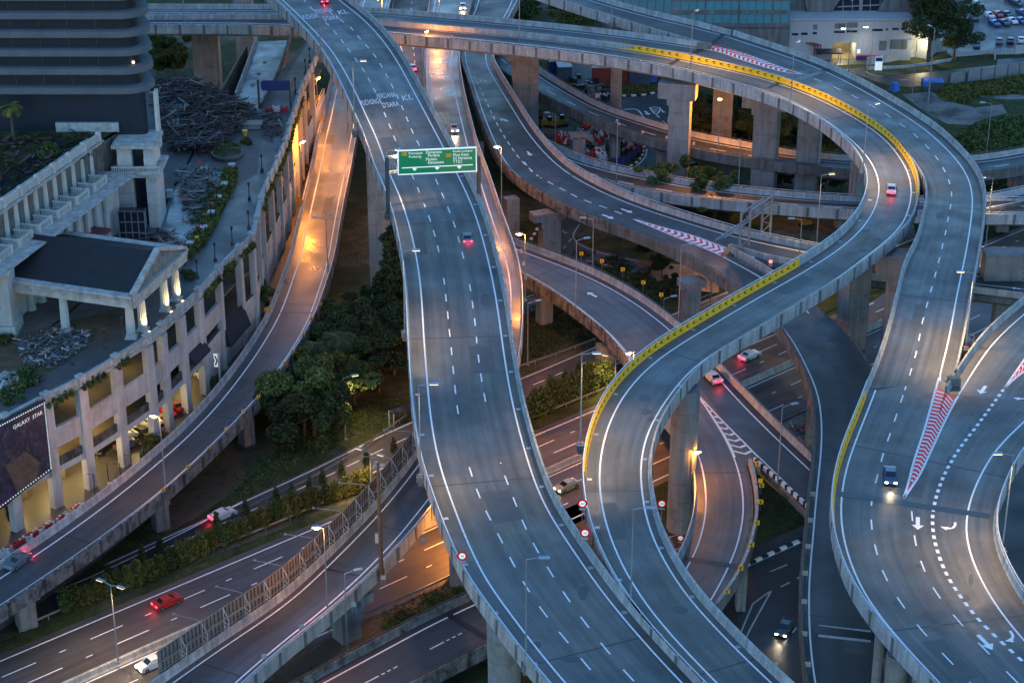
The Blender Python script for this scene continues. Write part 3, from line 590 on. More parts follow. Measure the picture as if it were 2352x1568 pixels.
# ================================================================= V2 + O  (outer viaduct on the right)
sst = lambda t: (lambda u: u*u*(3-2*u))(min(1, max(0, t)))
zV = lambda x, y: 23-4*sst((1500-x)/900.) if y < 230 else 23.
zO = 23
V2 = road([(1230, -62, 1), (1296, 0, 1), (1376, 25, 1), (1496, 62, 1), (1566, 82, 1), (1633, 102, 1)], [(1200, -50), (1270, -22), (1346, 0), (1401, 21), (1496, 46), (1601, 69), (1663, 86)][2:], zO, 1., .9) if False else None
V2 = road([(1180, -40, 1), (1296, 0, 1), (1376, 25, 1), (1496, 62, 1), (1566, 82, 1), (1625, 100, 1)], [(1260, -40), (1346, 0), (1401, 16), (1496, 42), (1601, 66), (1668, 85)], zO, .9, 1.2)
viaduct(V2, 'upper_ramp', 'upper ramp merging at the red gore below the glass building', conc='concrete', outer='concrete_blue', railR=0); finish(V2)
A = road([(-600, 38, 1), (330, 34, 1), (588, 33, 1), (720, 35, 1), (860, 44, 1), (1010, 57, 1), (1176, 71, 1), (1368, 92, 1), (1500, 110, 1), (1586, 122, 1)],
         [(-600, 24), (330, 24), (588, 25), (720, 26), (843, 32), (1010, 45), (1176, 60), (1368, 80), (1500, 97), (1616, 114)], zV, .5, 1.0)
viaduct(A, 'cross_viaduct', 'far carriageway of the flyover crossing the top of the photo behind the median wall', conc='concrete', outer='concrete_blue', ribs=False, edges=(0, 1)); finish(A)
O = road([(1586, 122, 1), (1640, 137, 1), (1763, 162, 1), (1839, 190, 1), (1914, 220, 1), (1989, 260, 1), (2039, 295, 1), (2080, 337, 1), (2110, 377, 1), (2122, 392, 1), (2133, 421, 1), (2134, 447, 1), (2124, 492, 1), (2112, 542, 1), (2097, 607), (2081, 672), (2053, 782), (2034, 839), (2011, 896)],
         [(1668, 85), (1763, 116), (1830, 138), (1889, 161), (1989, 212), (2064, 257), (2126, 297), (2174, 342), (2219, 392), (2231, 424), (2236, 457), (2231, 499), (2224, 552), (2211, 617), (2194, 697), (2179, 784), (2164, 839), (2157, 868)], zO, .8, 1.6)
viaduct(O, 'outer_viaduct', 'outer viaduct sweeping around the chevron loop down the right side', surf='asphalt', conc='concrete', outer='concrete_blue', edges=(0, 1))
line(O.marks, lane_curve(O, 0)[60:], .2)
dashes = [(1869, 181), (1906, 196), (1941, 212), (1974, 228), (2006, 245), (2037, 264), (2065, 283), (2090, 301), (2112, 320), (2133, 341), (2150, 361), (2164, 382), (2175, 404), (2183, 427), (2186, 450), (2183, 475), (2178, 500), (2174, 524), (2168, 550), (2162, 577), (2155, 604), (2148, 632), (2140, 661), (2132, 690), (2124, 720), (2116, 750), (2110, 784), (2100, 827), (2089, 862), (2078, 896)]
line(O.marks, pxc(dashes, zO), .17, (2.2, 3.2))
strip_gore(O.marks, (1844, 171), [(1800, 157), (1700, 121), (1640, 107), (1634, 106)], [(1800, 166), (1763, 157), (1700, 137), (1640, 117), (1616, 114)], zO, 17, .55, mr=1, back=1.2)
joint(O, (1588, 124), (1616, 110), 1.0); joint(O, (1634, 102), (1664, 78), 1.0); joint(O, (1832, 184), (1908, 158), 1.3)
finish(O)
mb = MB(); p_ = P(1625, 112, zO); mb.box(p_+np.array([-.6, 0, .5]), (2.6, 1.3, 1.05), -.25); mb.build('nose_block', 'concrete', O.root, O.o0)
for k in range(10):
    q = P(1631+k*9.5, 107.5+k*2.6, zO); mb = MB(); mb.tube(q, q+np.array([0, 0, .9]), .07, .05); o_ = mb.build('flexible_post', 'sign_red', None); tag(o_, 'thin red flexible post in the row on the red gore below the glass building', 'post', 'red flexible posts on the upper gore')
# Q: road entering from the right edge, and the merged road OQ
Q = road([(2560, 560), (2440, 650), (2352, 722), (2286, 782), (2251, 829), (2224, 871), (2201, 909)], [(2700, 700), (2600, 760), (2520, 812), (2450, 870), (2400, 920)], zO, 1.3, 1.2)
viaduct(Q, 'joining_viaduct', 'wide viaduct entering from the right edge with a second gore', conc='concrete', outer='concrete_blue', edges=(1, 0), parR=True, railL=0)
OQ = road([(2011, 896), (1989, 954), (1964, 1016), (1944, 1074), (1934, 1126), (1930, 1176), (1932, 1208), (1939, 1246), (1951, 1286), (1969, 1333), (1990, 1372), (2020, 1413), (2056, 1458), (2100, 1506), (2156, 1566), (2230, 1640)],
          [(2400, 920), (2351, 957), (2314, 997), (2276, 1047), (2246, 1099), (2229, 1142), (2216, 1184), (2215, 1226), (2224, 1271), (2246, 1319), (2271, 1369), (2301, 1414), (2352, 1472), (2420, 1545)], zO, .8, 2.9)
viaduct(OQ, 'merged_viaduct', 'wide merged viaduct with dotted centre line leaving at the bottom right', surf='asphalt', conc='concrete_blue', outer='concrete_blue', railL=1, railR=1)
mb = MB(); patch(mb, [(2011, 896), (2157, 868), (2184, 885), (2205, 905), (2400, 920), (2350, 960), (2280, 1040), (2000, 925)], zO, -.004); mb.build('gore_surface', 'asphalt', OQ.root, OQ.o0)
K_ = OQ.marks
line(K_, pxc([(2157, 866), (2149, 894), (2124, 984), (2099, 1059), (2085, 1114), (2076, 1141)], zO), .25); line(K_, pxc([(2201, 909), (2174, 959), (2139, 1034), (2109, 1096), (2076, 1144)], zO), .25)
line(K_, pxc([(2011, 896), (2000, 925)], zO), .2)
line(K_, pxc([(2305, 894), (2276, 934), (2239, 984), (2201, 1034), (2164, 1101), (2144, 1169), (2142, 1208), (2149, 1251), (2174, 1318), (2209, 1373), (2244, 1418), (2289, 1463), (2349, 1518), (2400, 1565)], zO), .38, (.75, .75))
line(K_, pxc([(2078, 896), (2067, 929), (2055, 965), (2042, 1003), (2029, 1040), (2019, 1080), (2008, 1120), (2002, 1150), (2002, 1210), (2011, 1258), (2026, 1308), (2052, 1357), (2088, 1410), (2133, 1465), (2187, 1523), (2240, 1580)], zO), .17, (2.2, 3.1), 1.4)
line(K_, pxc([(2093, 1163), (2098, 1214), (2106, 1260), (2122, 1306), (2146, 1354), (2183, 1403), (2228, 1455), (2280, 1509), (2350, 1580)], zO), .17, (2.2, 3.1), 1.0)
strip_gore(K_, (2076, 1143), [(2085, 1114), (2099, 1059), (2124, 984), (2149, 894), (2152, 886)], [(2109, 1096), (2139, 1034), (2174, 959), (2197, 915)], zO, 25, .30, back=.9)
strip_gore(K_, (2305, 894), [(2330, 858), (2360, 815), (2420, 735)], [(2330, 870), (2360, 848), (2440, 800)], zO, 13, .38, back=.8)
arrow(K_, (2413-0, 0), (0, 0), zO) if False else None
arrow(K_, (2264, 886), (2251, 904), zO, 1.5); arrow(K_, (2108, 1187), (2108, 1216), zO, 1.5); arrow(K_, (2246, 1457), (2280, 1492), zO, 1.5)
bent_arrow(K_, [(2194, 1199), (2193, 1208), (2184, 1214), (2172, 1213), (2160, 1209)], zO, .6); bent_arrow(K_, [(2320, 1448), (2327, 1460), (2322, 1471), (2308, 1472)], zO, .6); bent_arrow(K_, [(2362, 905), (2354, 915), (2342, 916), (2326, 913)], zO, .45)
for i_, (x_, y_, a_, b_) in enumerate(((2218, 1372, 12, 9), (2230, 1330, 5, 12), (2110, 1300, 9, 6), (2060, 1385, 8, 6), (2180, 1060, 8, 16), (2230, 990, 8, 18), (2150, 1440, 14, 9), (2090, 1200, 5, 10), (2260, 1420, 10, 8))): blob(K_, x_, y_, a_, b_, zO, 80+i_)
joint(OQ, (1925, 1133), (2274, 1185), 1.15); 
finish(OQ); finish(Q)
mb = MB(); p_ = P(2190, 884, zO); mb.box(p_+np.array([0, 0, .55]), (1.5, 1.0, 1.15), .1); mb.build('nose_block', 'concrete', OQ.root, OQ.o0)
for k in range(6):
    q = P(2176-k*3.5, 890+k*12, zO); mb = MB(); mb.tube(q, q+np.array([0, 0, .95]), .06, .05); o_ = mb.build('flexible_post', 'sign_red', None); tag(o_, 'thin dark red flexible post in the row on the large gore at right', 'post', 'red flexible posts on the large gore')
# ================================================================= B: lower carriageway of the flyover, becoming the chevron loop
B = road([(-600, 42), (330, 43), (588, 44), (720, 47), (870, 58), (1010, 72), (1176, 86), (1411, 114), (1551, 137), (1764, 185), (1797, 196), (1872, 224), (1924, 250), (1982, 283), (2032, 320), (2062, 355), (2084, 392), (2092, 417), (2094, 442), (2090, 470), (2087, 502, 1), (2054, 537, 1), (2004, 576, 1), (1964, 607, 1), (1914, 642, 1), (1837, 688, 1), (1764, 733, 1), (1676, 784, 1), (1638, 807, 1), (1601, 837, 1), (1570, 864, 1), (1558, 884), (1536, 909), (1511, 947), (1491, 984), (1478, 1022), (1471, 1064), (1471, 1104), (1476, 1144), (1482, 1176), (1492, 1221), (1516, 1269), (1546, 1324), (1596, 1391), (1651, 1449), (1701, 1501), (1764, 1561), (1850, 1640)],
         [(-600, 56, 1), (330, 55, 1), (588, 57, 1), (720, 62, 1), (888, 76, 1), (1010, 86, 1), (1176, 102, 1), (1388, 127, 1), (1526, 150, 1), (1586, 162, 1), (1680, 188, 1), (1764, 216), (1814, 233), (1904, 280), (1954, 320), (1989, 353), (2013, 392), (2021, 420), (2020, 450), (2010, 482), (1991, 514), (1964, 544), (1924, 577), (1876, 607), (1814, 644), (1764, 671), (1651, 737), (1576, 783), (1526, 811), (1478, 851), (1438, 896), (1408, 946), (1388, 999), (1377, 1049), (1373, 1096), (1376, 1134), (1383, 1176), (1396, 1226), (1418, 1278), (1448, 1338), (1481, 1388), (1526, 1443), (1576, 1496), (1646, 1568), (1730, 1650)], zV, .8, 1.6)
viaduct(B, 'loop_viaduct', 'long S-shaped flyover loop with yellow chevron walls', surf='asphalt', conc='concrete', outer='concrete_blue', railR=1)
for i_, (x_, y_, a_, b_) in enumerate(((1483, 914, 13, 7), (1486, 946, 12, 6), (1535, 887, 8, 4), (1498, 962, 9, 5), (2012, 552, 14, 5), (1985, 575, 10, 4), (1990, 530, 12, 3), (1420, 1060, 6, 14), (1560, 1400, 16, 8), (1640, 740, 18, 4), (1930, 620, 14, 4))): blob(B.marks, x_, y_, a_, b_, 23, 60+i_)
joint(B, (1534, 152), (1560, 136), .9); joint(B, (1764, 203), (1790, 191), .9); finish(B)
def along(r, side, x, y):
    p = P(x, y, zf(r.z, x, y)); c = r.L if side == 'L' else r.R; return int(np.argmin(np.linalg.norm(c[:, :2]-p[:2], axis=1)))
def chevrons(r, side, i0, i1, label=None, flip=1):
    nn = r.nl if side == 'L' else r.nr; c = (r.L if side == 'L' else r.R)[i0:i1]; nn = nn[i0:i1]
    q = Rd(); q.L = c; q.R = c; q.nl = nn; q.nr = nn; q.s = r.s[i0:i1]-r.s[i0]
    mb = MB(); sweep(mb, q, [('L', -.05, .02), ('L', .03, .30), ('L', .10, 1.06), ('L', .25, 1.06), ('L', .30, 1.0), ('L', .12, .02)])
    cc = resample(c, 1.55); n2 = resample(nn+0, .0001) if False else None
    for k in range(1, len(cc)-1):
        j = int(np.argmin(np.linalg.norm(c-cc[k], axis=1))); n_ = nn[j]; t = cc[k+1]-cc[k]; t /= np.linalg.norm(t)
        def W(u, v): return cc[k]+t*u*flip+n_*(.03+.07*(v-.30)/.76-.012)+np.array([0, 0, v])
        a, b, h = .16, .42, .26; zc = .70
        vs = [W(a, zc+h), W(b+.12, zc+h), W(-a+.1, zc), W(b+.12, zc-h), W(a, zc-h), W(-a-.22, zc)]
        mb.add(vs, [(0, 1, 2, 5), (5, 2, 3, 4)], 1); mb.add(vs, [(5, 2, 1, 0), (4, 3, 2, 5)], 1)
    o = mb.build('chevron_wall', ['yellow_paint', 'black_paint'], r.root, r.o0); return o
chevrons(B, 'L', along(B, 'L', 1408, 113)-1, along(B, 'L', 1556, 138)+1); chevrons(B, 'L', along(B, 'L', 1556, 138), along(B, 'L', 1794, 195)+1); chevrons(B, 'L', along(B, 'L', 1794, 195), along(B, 'L', 2091, 472))
chevrons(B, 'R', along(B, 'R', 1864, 614), along(B, 'R', 1372, 1136), flip=-1)
chevrons(OQ, 'L', 0 if False else along(OQ, 'L', 1975, 985)-3, along(OQ, 'L', 1931, 1230))
# ================================================================= M: main flyover
zM = Z3([(-200, 34), (0, 31), (150, 29.5), (300, 28), (450, 26.5), (620, 25), (780, 24), (1000, 23), (2000, 23)])
M = road([(560, -70), (648, 0), (738, 89), (763, 119), (783, 150), (800, 180), (814, 207), (830, 242), (848, 281), (868, 325), (887, 380), (893, 397), (913, 438), (929, 481), (940, 517), (949, 554), (958, 599), (963, 632), (967, 667), (970, 712), (974, 784), (980, 859), (985, 921), (992, 979), (1000, 1024), (1013, 1079), (1030, 1129), (1047, 1176), (1068, 1231), (1093, 1286), (1125, 1346), (1176, 1413), (1208, 1458), (1251, 1511), (1298, 1568), (1365, 1640)],
         [(700, -70), (777, 0), (828, 38), (860, 70), (898, 118), (934, 180), (958, 225), (978, 262), (998, 300), (1019, 340), (1049, 397), (1070, 440), (1088, 480), (1103, 527), (1115, 572), (1128, 625), (1139, 682), (1148, 742), (1153, 784), (1163, 849), (1176, 925), (1191, 984), (1208, 1046), (1231, 1117), (1256, 1174), (1298, 1236), (1338, 1296), (1378, 1353), (1425, 1413), (1475, 1468), (1520, 1521), (1563, 1568), (1640, 1645)], zM, 1.8, 1.0)
viaduct(M, 'main_flyover', 'broad three-lane flyover running the full height of the photo with painted place names', surf='asphalt', conc='concrete', outer='concrete_blue', railL=1, depth=2.6)
tx = lambda x, y: (588+x/4, y/4)
def dashrow(r, pts, z): line(r.marks, pxc(pts, z), .17, (2.2, 2.9))
for seg in ([(665, -40), (708, 12), (722, 26)], [(747, 51), (770, 75), (803, 118), (835, 162), (860, 207), (881, 248)], [(882, 258), (897, 294), (908, 322), (920, 345), (956, 424), (969, 456), (982, 488), (993, 522), (1002, 552), (1009, 584), (1015, 617), (1021, 651), (1024, 683), (1028, 716), (1031, 750), (1035, 784), (1042, 860), (1051, 940), (1063, 1010), (1078, 1073), (1090, 1110), (1110, 1160), (1150, 1238), (1183, 1302), (1217, 1360), (1255, 1414), (1299, 1468), (1350, 1530), (1400, 1590)],
            [(716, -50), (745, 14), (758, 30), (790, 52)], [(804, 62), (832, 95), (862, 130), (900, 196), (925, 250), (952, 313), (969, 345), (1006, 424), (1020, 456), (1034, 490), (1045, 520), (1054, 552), (1062, 582), (1070, 614), (1078, 650), (1083, 682), (1088, 716), (1092, 750), (1095, 784), (1102, 845), (1112, 905), (1125, 968), (1140, 1028), (1158, 1088), (1180, 1145), (1200, 1196), (1228, 1253), (1256, 1300), (1290, 1353), (1326, 1405), (1369, 1462), (1430, 1535), (1490, 1600)]):
    dashrow(M, seg, zM)
def roadtext(s, bl, br, tl): # tile (1,0) picture coordinates
    q = [P(*tx(*p), zM(*tx(*p)))+np.array([0, 0, .03]) for p in (bl, br, tl)]; text(M.marks, s, *q)
for i_, (x_, y_, a_, b_) in enumerate(((1340, 1361, 12, 19), (1312, 1515, 26, 7), (1115, 690, 10, 16), (1075, 960, 9, 14), (885, 300, 8, 9), (1230, 1480, 14, 8))): blob(M.marks, x_, y_, a_, b_, zM, 40+i_)
roadtext('PUCHONG', (972, 974), (1132, 953), (958, 927)); roadtext('PERDANA', (1118, 910), (1290, 893), (1104, 866)); roadtext("D'SARA", (1170, 994), (1320, 975), (1156, 948)); roadtext('KL', (1352, 930), (1448, 915), (1336, 882))
roadtext('PUCHONG', (444, 184), (590, 166), (418, 144)); roadtext('PERDANA', (552, 128), (712, 110), (526, 93)); roadtext("D'SARA", (632, 194), (772, 178), (608, 156)); roadtext('KL', (768, 140), (858, 124), (744, 103))
finish(M)
mb = MB()    # drain grates beside the edge lines
for r_, sd, i0 in ((M, 'R', 40), (M, 'L', 70), (B, 'R', len(B.s)-60), (B, 'L', len(B.s)-90), (O, 'L', 110)):
    for i in range(i0, len(r_.s)-4, 4):
        nn = (r_.nl if sd == 'L' else r_.nr)[i]; p = pt(r_, i, sd, -.45, .012); mb.box(p, (.55, .5, .03), math.atan2(nn[1], nn[0]))
tag(mb.build('drain_grate', 'metal'), 'small square drain grates along the flyover edges', 'drain grates', None, 'stuff')
# concrete carriageways at the very top between the roads
for pts, lb in (([(833, -60), (908, -60), (898, 40), (820, 40)], 'grey carriageway at the top edge left of the red cars'),):
    area('road', pts, .05, 'asphalt_brown', lb)
# ================================================================= PIERS (parts of their viaducts)
def pier(r, p, ztop, wx, wy, rz=0, cap=None, round_=False, z0=-.5, m='pier', capside=0):
    mb = MB(); x, y = p[0], p[1]
    if round_: mb.lathe((x, y, z0), [(wx/2, 0), (wx/2*.97, (ztop-z0)*.7), (wx/2*1.05, ztop-z0)], 20)
    else:
        h = ztop-z0; mb.box((x, y, z0+h/2), (wx, wy, h), rz)
        ca, sa = math.cos(rz), math.sin(rz)
        for s in (-1, 1):   # recessed pilaster strips on the faces
            for u in (-.28, .28):
                cx_, cy_ = u*wx, s*(wy/2+.04); mb.box((x+cx_*ca-cy_*sa, y+cx_*sa+cy_*ca, z0+h/2-.2), (wx*.3, .12, h-.4), rz)
    if cap:
        cw, cd, chh = cap; ca, sa = math.cos(rz), math.sin(rz); mb.box((x+capside*ca, y+capside*sa, ztop-chh/2+.02), (cw, cd, chh), rz)
        mb.box((x+capside*ca*.5, y+capside*sa*.5, ztop-chh-.6), (cw*.6, cd*.9, 1.2), rz)
    return mb.build('pier', m, r.root, r.o0)
SC_ = 1.22
for r_, x, y, zt, wx, wy, rz, cap, rd, cs in (
    (B, 482, 224, 17, 5.4, 3.4, 0, (8.5, 3.2, 2), 0, 0), (B, 568, 170, 17, 4, 3, 0, None, 0, 0),
    (B, 1206, 300, 17.6, 4.2, 3.0, .1, (6.2, 3.4, 2.4), 0, -.6), (A, 1413, 292, 19, 1.9, 1.9, 0, None, 1, 0),
    (B, 1556, 432, 20.9, 3.2, 2.8, -.25, (7, 3.2, 3), 0, -.6), (O, 1655, 348, 20.9, 3.2, 2.6, -.1, None, 0, 0),
    (B, 1752, 452, 20.9, 3.6, 3.0, -.35, (8.2, 3.4, 3.4), 0, -.4), (O, 1850, 458, 20.9, 3.4, 2.8, -.3, None, 0, 0),
    (B, 1962, 515, 20.9, 1.5, 2.4, -.9, None, 0, 0), (B, 1952, 800, 20.9, 3.4, 2.6, .5, (5, 3, 2), 0, 0),
    (B, 1562, 1212, 20.9, 3.0, 3.0, 0, None, 1, 0), (O, 2048, 868, 20.9, 3.0, 2.6, 0, (6.5, 3.2, 3.6), 0, -.4),
    (E, 1174, 550, 8, 2.4, 2, .4, None, 0, 0), (E, 1262, 582, 8, 3.4, 2.2, .4, (6, 2.4, 1.4), 0, -.4), (E, 1584, 745, 8, 2.6, 2.2, .3, (4, 2.6, 1.2), 0, 0),
    (E, 1100, 420, 8, 2, 2, 0, None, 0, 0), (F, 1388, 872, 6, 2.2, 2.0, .4, None, 0, 0), (F, 1250, 740, 6, 2.2, 2, .4, None, 0, 0),
    (I1, 1327, 362, 5, 2.6, 2, .2, (3.6, 2.2, .9), 0, 0), (I1, 1412, 364, 5, 1.7, 1.6, .2, None, 0, 0), (I1, 1520, 402, 5, 2, 1.8, .2, None, 0, 0), (I1, 1660, 420, 5, 2.4, 2, .2, None, 0, 0),
    (I1, 2330, 440, 5, 2.4, 2, .2, None, 0, 0), (J1, 1930, 520, 3, 2.2, 1.6, 0, None, 0, 0), (J1, 2300, 530, 3, 2.2, 1.6, 0, None, 0, 0),
    (LR, 370, 1212, 6, 2.0, 1.6, .6, (4.2, 1.8, 1.2), 0, 0), (LR, 62, 1436, 6, 2.2, 1.8, .6, (5, 1.8, 1.2), 0, .6), (LR, 567, 1018, 6, 1.8, 1.8, .7, None, 0, 0),
    (T1, 799, 1462, 5.6, 3.0, 2.2, .7, (5.6, 2.4, 1.2), 0, .4), (EG, 1862, 1028, 8, 1.6, 1.8, 0, None, 0, 0), (FB, 1700, 1395, 6, 1.2, 1.6, 0, None, 0, 0)):
    pier(r_, P(x, y, 0), zt, wx*(SC_ if zt > 17 else 1), wy, rz, cap, bool(rd), capside=cs, m='pier')
for r_, x, y, zt, w_, rd in ((M, 866, 350, 25.2, 3.4, 0), (M, 1158, 1420, 20.4, 3.6, 1), (M, 1000, 640, 22.2, 3.4, 0), (M, 1060, 1010, 20.4, 3.4, 0), (OQ, 2022, 1452, 20.8, 1.0, 1), (OQ, 2062, 1500, 20.8, 2.2, 1), (OQ, 2120, 1545, 20.8, 2.0, 1), (OQ, 2330, 1440, 20.8, 2, 1)):
    p = P(x, y, zt); pier(r_, p, zt, w_, w_*.8 if not rd else w_, 0, None, bool(rd))
# straddle pier right of the outer viaduct
p = P(2298, 768, 0); top_ = hfor(p, 650); mb = MB(); mb.box((p[0], p[1], top_/2), (3.0, 2.6, top_+.6)); mb.box((p[0]-.9, p[1], top_+2.6), (6.2, 3.0, 5.2)); mb.box((p[0]-.9, p[1], top_+5.35), (6.4, 3.2, .35)); mb.build('pier', 'pier', O.root, O.o0)
# ================================================================= STREET LAMPS
def lamp_mesh(h, arm, az, kind, pole='galv', r0=.13):
    """parts: pole, arm, head(s); az = direction the head points"""
    mp = MB(); mp.tube((0, 0, 0), (0, 0, h-.3), r0, r0*.55, 8); mp.box((0, 0, .12), (.5, .5, .24))
    return mp
def lamp(bx, by, zb, ytop, az, label, kind='off', arm=1.7, double=False, h=None, group='street lamps along the roads', bracket=None, power=1., hx=None):
    b = P(bx, by, zb); hh = h if h else hfor(b, ytop); hh = max(5., min(hh, 30)); az = R(az)
    t = thing('street_lamp', label, 'street lamp', b, 0, group)
    r0 = .11 if hh < 16 else .2
    mb = MB(); mb.tube((0, 0, 0), (0, 0, hh), r0, r0*.5, 8); mb.box((0, 0, .12), (.5, .5, .24)); mb.build('pole', 'galv', t, smooth=False)
    if bracket:  # concrete corbel on the outside of the parapet
        mb = MB(); mb.box((0, 0, -.35), (.95, .95, .7)); mb.box((0, 0, -.95), (.6, .6, .6), taper=1.0); mb.build('base_block', 'concrete', t)
    for s in ((0, math.pi) if double else (0,)):
        dx, dy = math.cos(az+s), math.sin(az+s); mb = MB(); mb.tube((0, 0, hh-.08), (dx*arm*.6, dy*arm*.6, hh+.12), .05, .045, 6); mb.build('arm', 'galv', t)
        mb = MB(); q = Matrix.Translation((dx*arm, dy*arm, hh+.16)) @ Matrix.Rotation(az+s, 4, 'Z')
        mb.box((0, 0, .05), (1.15, .42, .14), M=q, taper=.75); mb.box((.05, 0, -.05), (.95, .36, .06), M=q, m=1)
        hd = mb.build('lamp_head', ['lamp_off', {'off': 'lamp_off', 'on': 'lamp_glow', 'soft': 'lamp_soft', 'white': 'lamp_white'}[kind]], t)
        if kind == 'on':
            mb = MB(); mb.lathe((dx*arm, dy*arm, hh-.2), [(.1, 0), (.30, .12), (.34, .26), (.2, .4)], 10); mb.build('bulb', 'lamp_glow', hd)
        if kind != 'off':
            l = bpy.data.lights.new('lamp_light', 'SPOT' if kind != 'on' else 'POINT')
            l.energy = LAMP*power*{'on': 1350, 'soft': 3400, 'white': 500}[kind]
            l.color = {'on': (1, .33, .035), 'soft': (1, .66, .30), 'white': (1, .9, .68)}[kind]; l.shadow_soft_size = .35
            if l.type == 'SPOT': l.spot_size = R(128); l.spot_blend = .9
            lo = bpy.data.objects.new('lamp_light', l); COL.objects.link(lo); lo.parent = t; lo.location = (dx*arm, dy*arm, hh-.35 if kind == 'on' else hh-.15)
    return t
Mz = lambda x, y: zM(x, y)
for a in ((737, 127, 29.8, -42, 0, 'grey lamp on the main flyover wall at the painted names near the top', 'off'),
          (815, 298, 28, 142, 0, 'grey lamp on the left wall of the main flyover beside the second painted PUCHONG', 'soft'),
          (891, 486, 26, 346, 0, 'grey lamp beside the left leg of the green direction sign', 'soft'),
          (930, 762, 24, 577, 0, 'grey lamp on the left wall of the main flyover above the dark pine', 'soft'),
          (966, 1092, 23, 884, 0, 'grey lamp on the main flyover wall above the noise wall end', 'soft'),
          (1208, 1523, 23, 1283, 0, 'grey lamp nearest the bottom edge on the left wall of the main flyover', 'off')):
    lamp(a[0], a[1], a[2], a[3], a[4], a[5], a[6], bracket=1, power=.55)
lamp(1333, 1019, 23, 813, 0, 'grey lamp outside the yellow chevron wall, on a corbel over the highway', 'soft', bracket=1, power=1.0)
lamp(1448, 1396, 23, 1168, 0, 'grey lamp between the loop and the main flyover near the bottom', 'off', bracket=1)
lamp(1193, 112, 20.5, -60, 90, 'grey pole at the top centre on the near wall of the cross flyover', 'off', bracket=1)
lamp(1404, 52, 23, -90, 90, 'grey pole on the near wall of the upper ramp at the top', 'off', bracket=1)
lamp(1586, 166, 23, 31, 60, 'grey lamp on the near wall in front of the red flexible posts', 'soft', bracket=1, power=.8)
lamp(1816, 240, 23, 103, 60, 'grey lamp on the near loop wall below the tail of the upper gore', 'soft', bracket=1, power=.8)
lamp(1982, 396, 23, 244, 30, 'grey lamp on the inner wall of the loop left of the red-lit car', 'soft', bracket=1, power=1.1)
lamp(425, 64, 19, -70, 90, 'dark pole on the cross flyover right of the banded tower', 'off', bracket=1)
lamp(2130, 252, 0, 66, 120, 'very tall mast behind the outer viaduct beside the big tree', 'off', group='tall masts')
lamp(2094, 232, 0, 92, 180, 'tall pole behind the outer viaduct, second from the big tree', 'off')
lamp(2262, 388, 2, 238, 180, 'tall grey lamp on the scrub field at the right', 'off')
lamp(2000, 150, 0, 64, 180, 'lamp before the white building, right of its open gate', 'white', power=.6)
lamp(1948, 162, 0, 67, 180, 'lamp before the white building, at its gate', 'white', power=.5)
lamp(1875, 566, 9, 403, 10, 'grey lamp beside the overhead gantry, inside the loop', 'soft')
lamp(1836, 592, 9, 504, 180, 'short grey lamp in front of the branch viaduct inside the loop', 'off')
lamp(2264, 562, 0, 409, 180, 'grey lamp right of the outer viaduct near the straddle pier', 'soft', power=.9)
lamp(2218, 800, 23, 626, 180, 'grey lamp on the outer viaduct wall beside the large pier cap', 'soft', bracket=1, power=1.3)
lamp(2017, 850, 0, 720, 0, 'grey lamp on the highway between two piers of the outer viaduct', 'off')
lamp(1235, 292, 0, 163, 170, 'blue-grey lamp beside the leftmost tall pier', 'off')
lamp(1275, 343, 0, 262, 170, 'short lamp beside the parked excavators', 'off')
lamp(1415, 437, 5, 286, 90, 'grey lamp rising from the lower road in front of the barrier heap', 'off')
lamp(1648, 362, 7, 231, 90, 'lit orange lamp against the orange-washed pier', 'on', arm=.6, power=3.)
lamp(1694, 467, 5, 332, 90, 'grey lamp between the two widest piers', 'off')
lamp(1361, 614, 8, 504, 170, 'grey lamp behind the middle ramp, tallest of the two there', 'off')
lamp(1322, 714, 8, 552, 20, 'grey lamp on the near wall of the middle ramp', 'off', bracket=1)
lamp(1206, 690, 8, 538, 180, 'lit orange lamp at the start of the middle ramp beside the main flyover', 'on', arm=.9, power=.9)
lamp(1212, 838, 0, 696, 20, 'grey lamp standing on the dark grass right of the main flyover', 'off')
lamp(1558, 744, 8, 564, 10, 'grey lamp at the end of the middle ramp wall beside the loop', 'off')
lamp(1631, 700, 0, 642, 180, 'short dim lamp under the striped viaduct left of the loop', 'off', h=8)
lamp(978, 228, 8, 75, 60, 'lit orange lamp in front of the cross flyover at the top', 'on', arm=.7, power=1.)
lamp(732, 300, 6, 182, 60, 'lit orange lamp highest up beside the arcade parapet', 'on', arm=.6, power=1.1)
lamp(695, 468, 6, 328, 40, 'lit orange lamp beside the arcade parapet, above the yellow road sign', 'on', arm=.6, power=2.)
lamp(1152, 485, 10, 338, 180, 'lit orange lamp on the near wall of the three-lane viaduct', 'on', arm=.7, power=1.)
lamp(754, 632, 8, 501, 180, 'dark lamp on the right side of the orange-lit ramp', 'off')
lamp(381, 1128, 8, 957, 170, 'lit orange lamp on the left ramp in front of the arcade cars', 'on', arm=.7, power=.5)
lamp(794, 1010, 0, 868, 20, 'grey lamp standing on the grass bank below the palms', 'soft', power=.4)
lamp(853, 1142, 0, 1088, 150, 'double-headed lamp among the shrubs behind the noise wall', 'soft', double=True, power=.3, h=7)
lamp(753, 1408, 7.5, 1212, 180, 'lit orange lamp over the noise wall at the lower left', 'on', arm=.8, bracket=1, power=.9)
lamp(799, 1503, 1, 1316, 20, 'grey lamp standing on bare earth below the noise-wall ramp', 'off')
lamp(272, 1522, .8, 1342, 150, 'tall double-headed lamp on the highway median at the lower left', 'soft', double=True, arm=1.5, power=.35)
lamp(1582, 1226, 0, 1038, 0, 'lit orange lamp beside the round pier under the loop', 'on', arm=.6, power=.35)
lamp(1412, 905, 0, 855, 150, 'double-headed lamp partly hidden by the chevron wall over the shrubs', 'soft', double=True, power=.25, h=6)
lamp(1786, 1110, 8, 934, 20, 'thin pinkish lamp on the straight ramp', 'off')
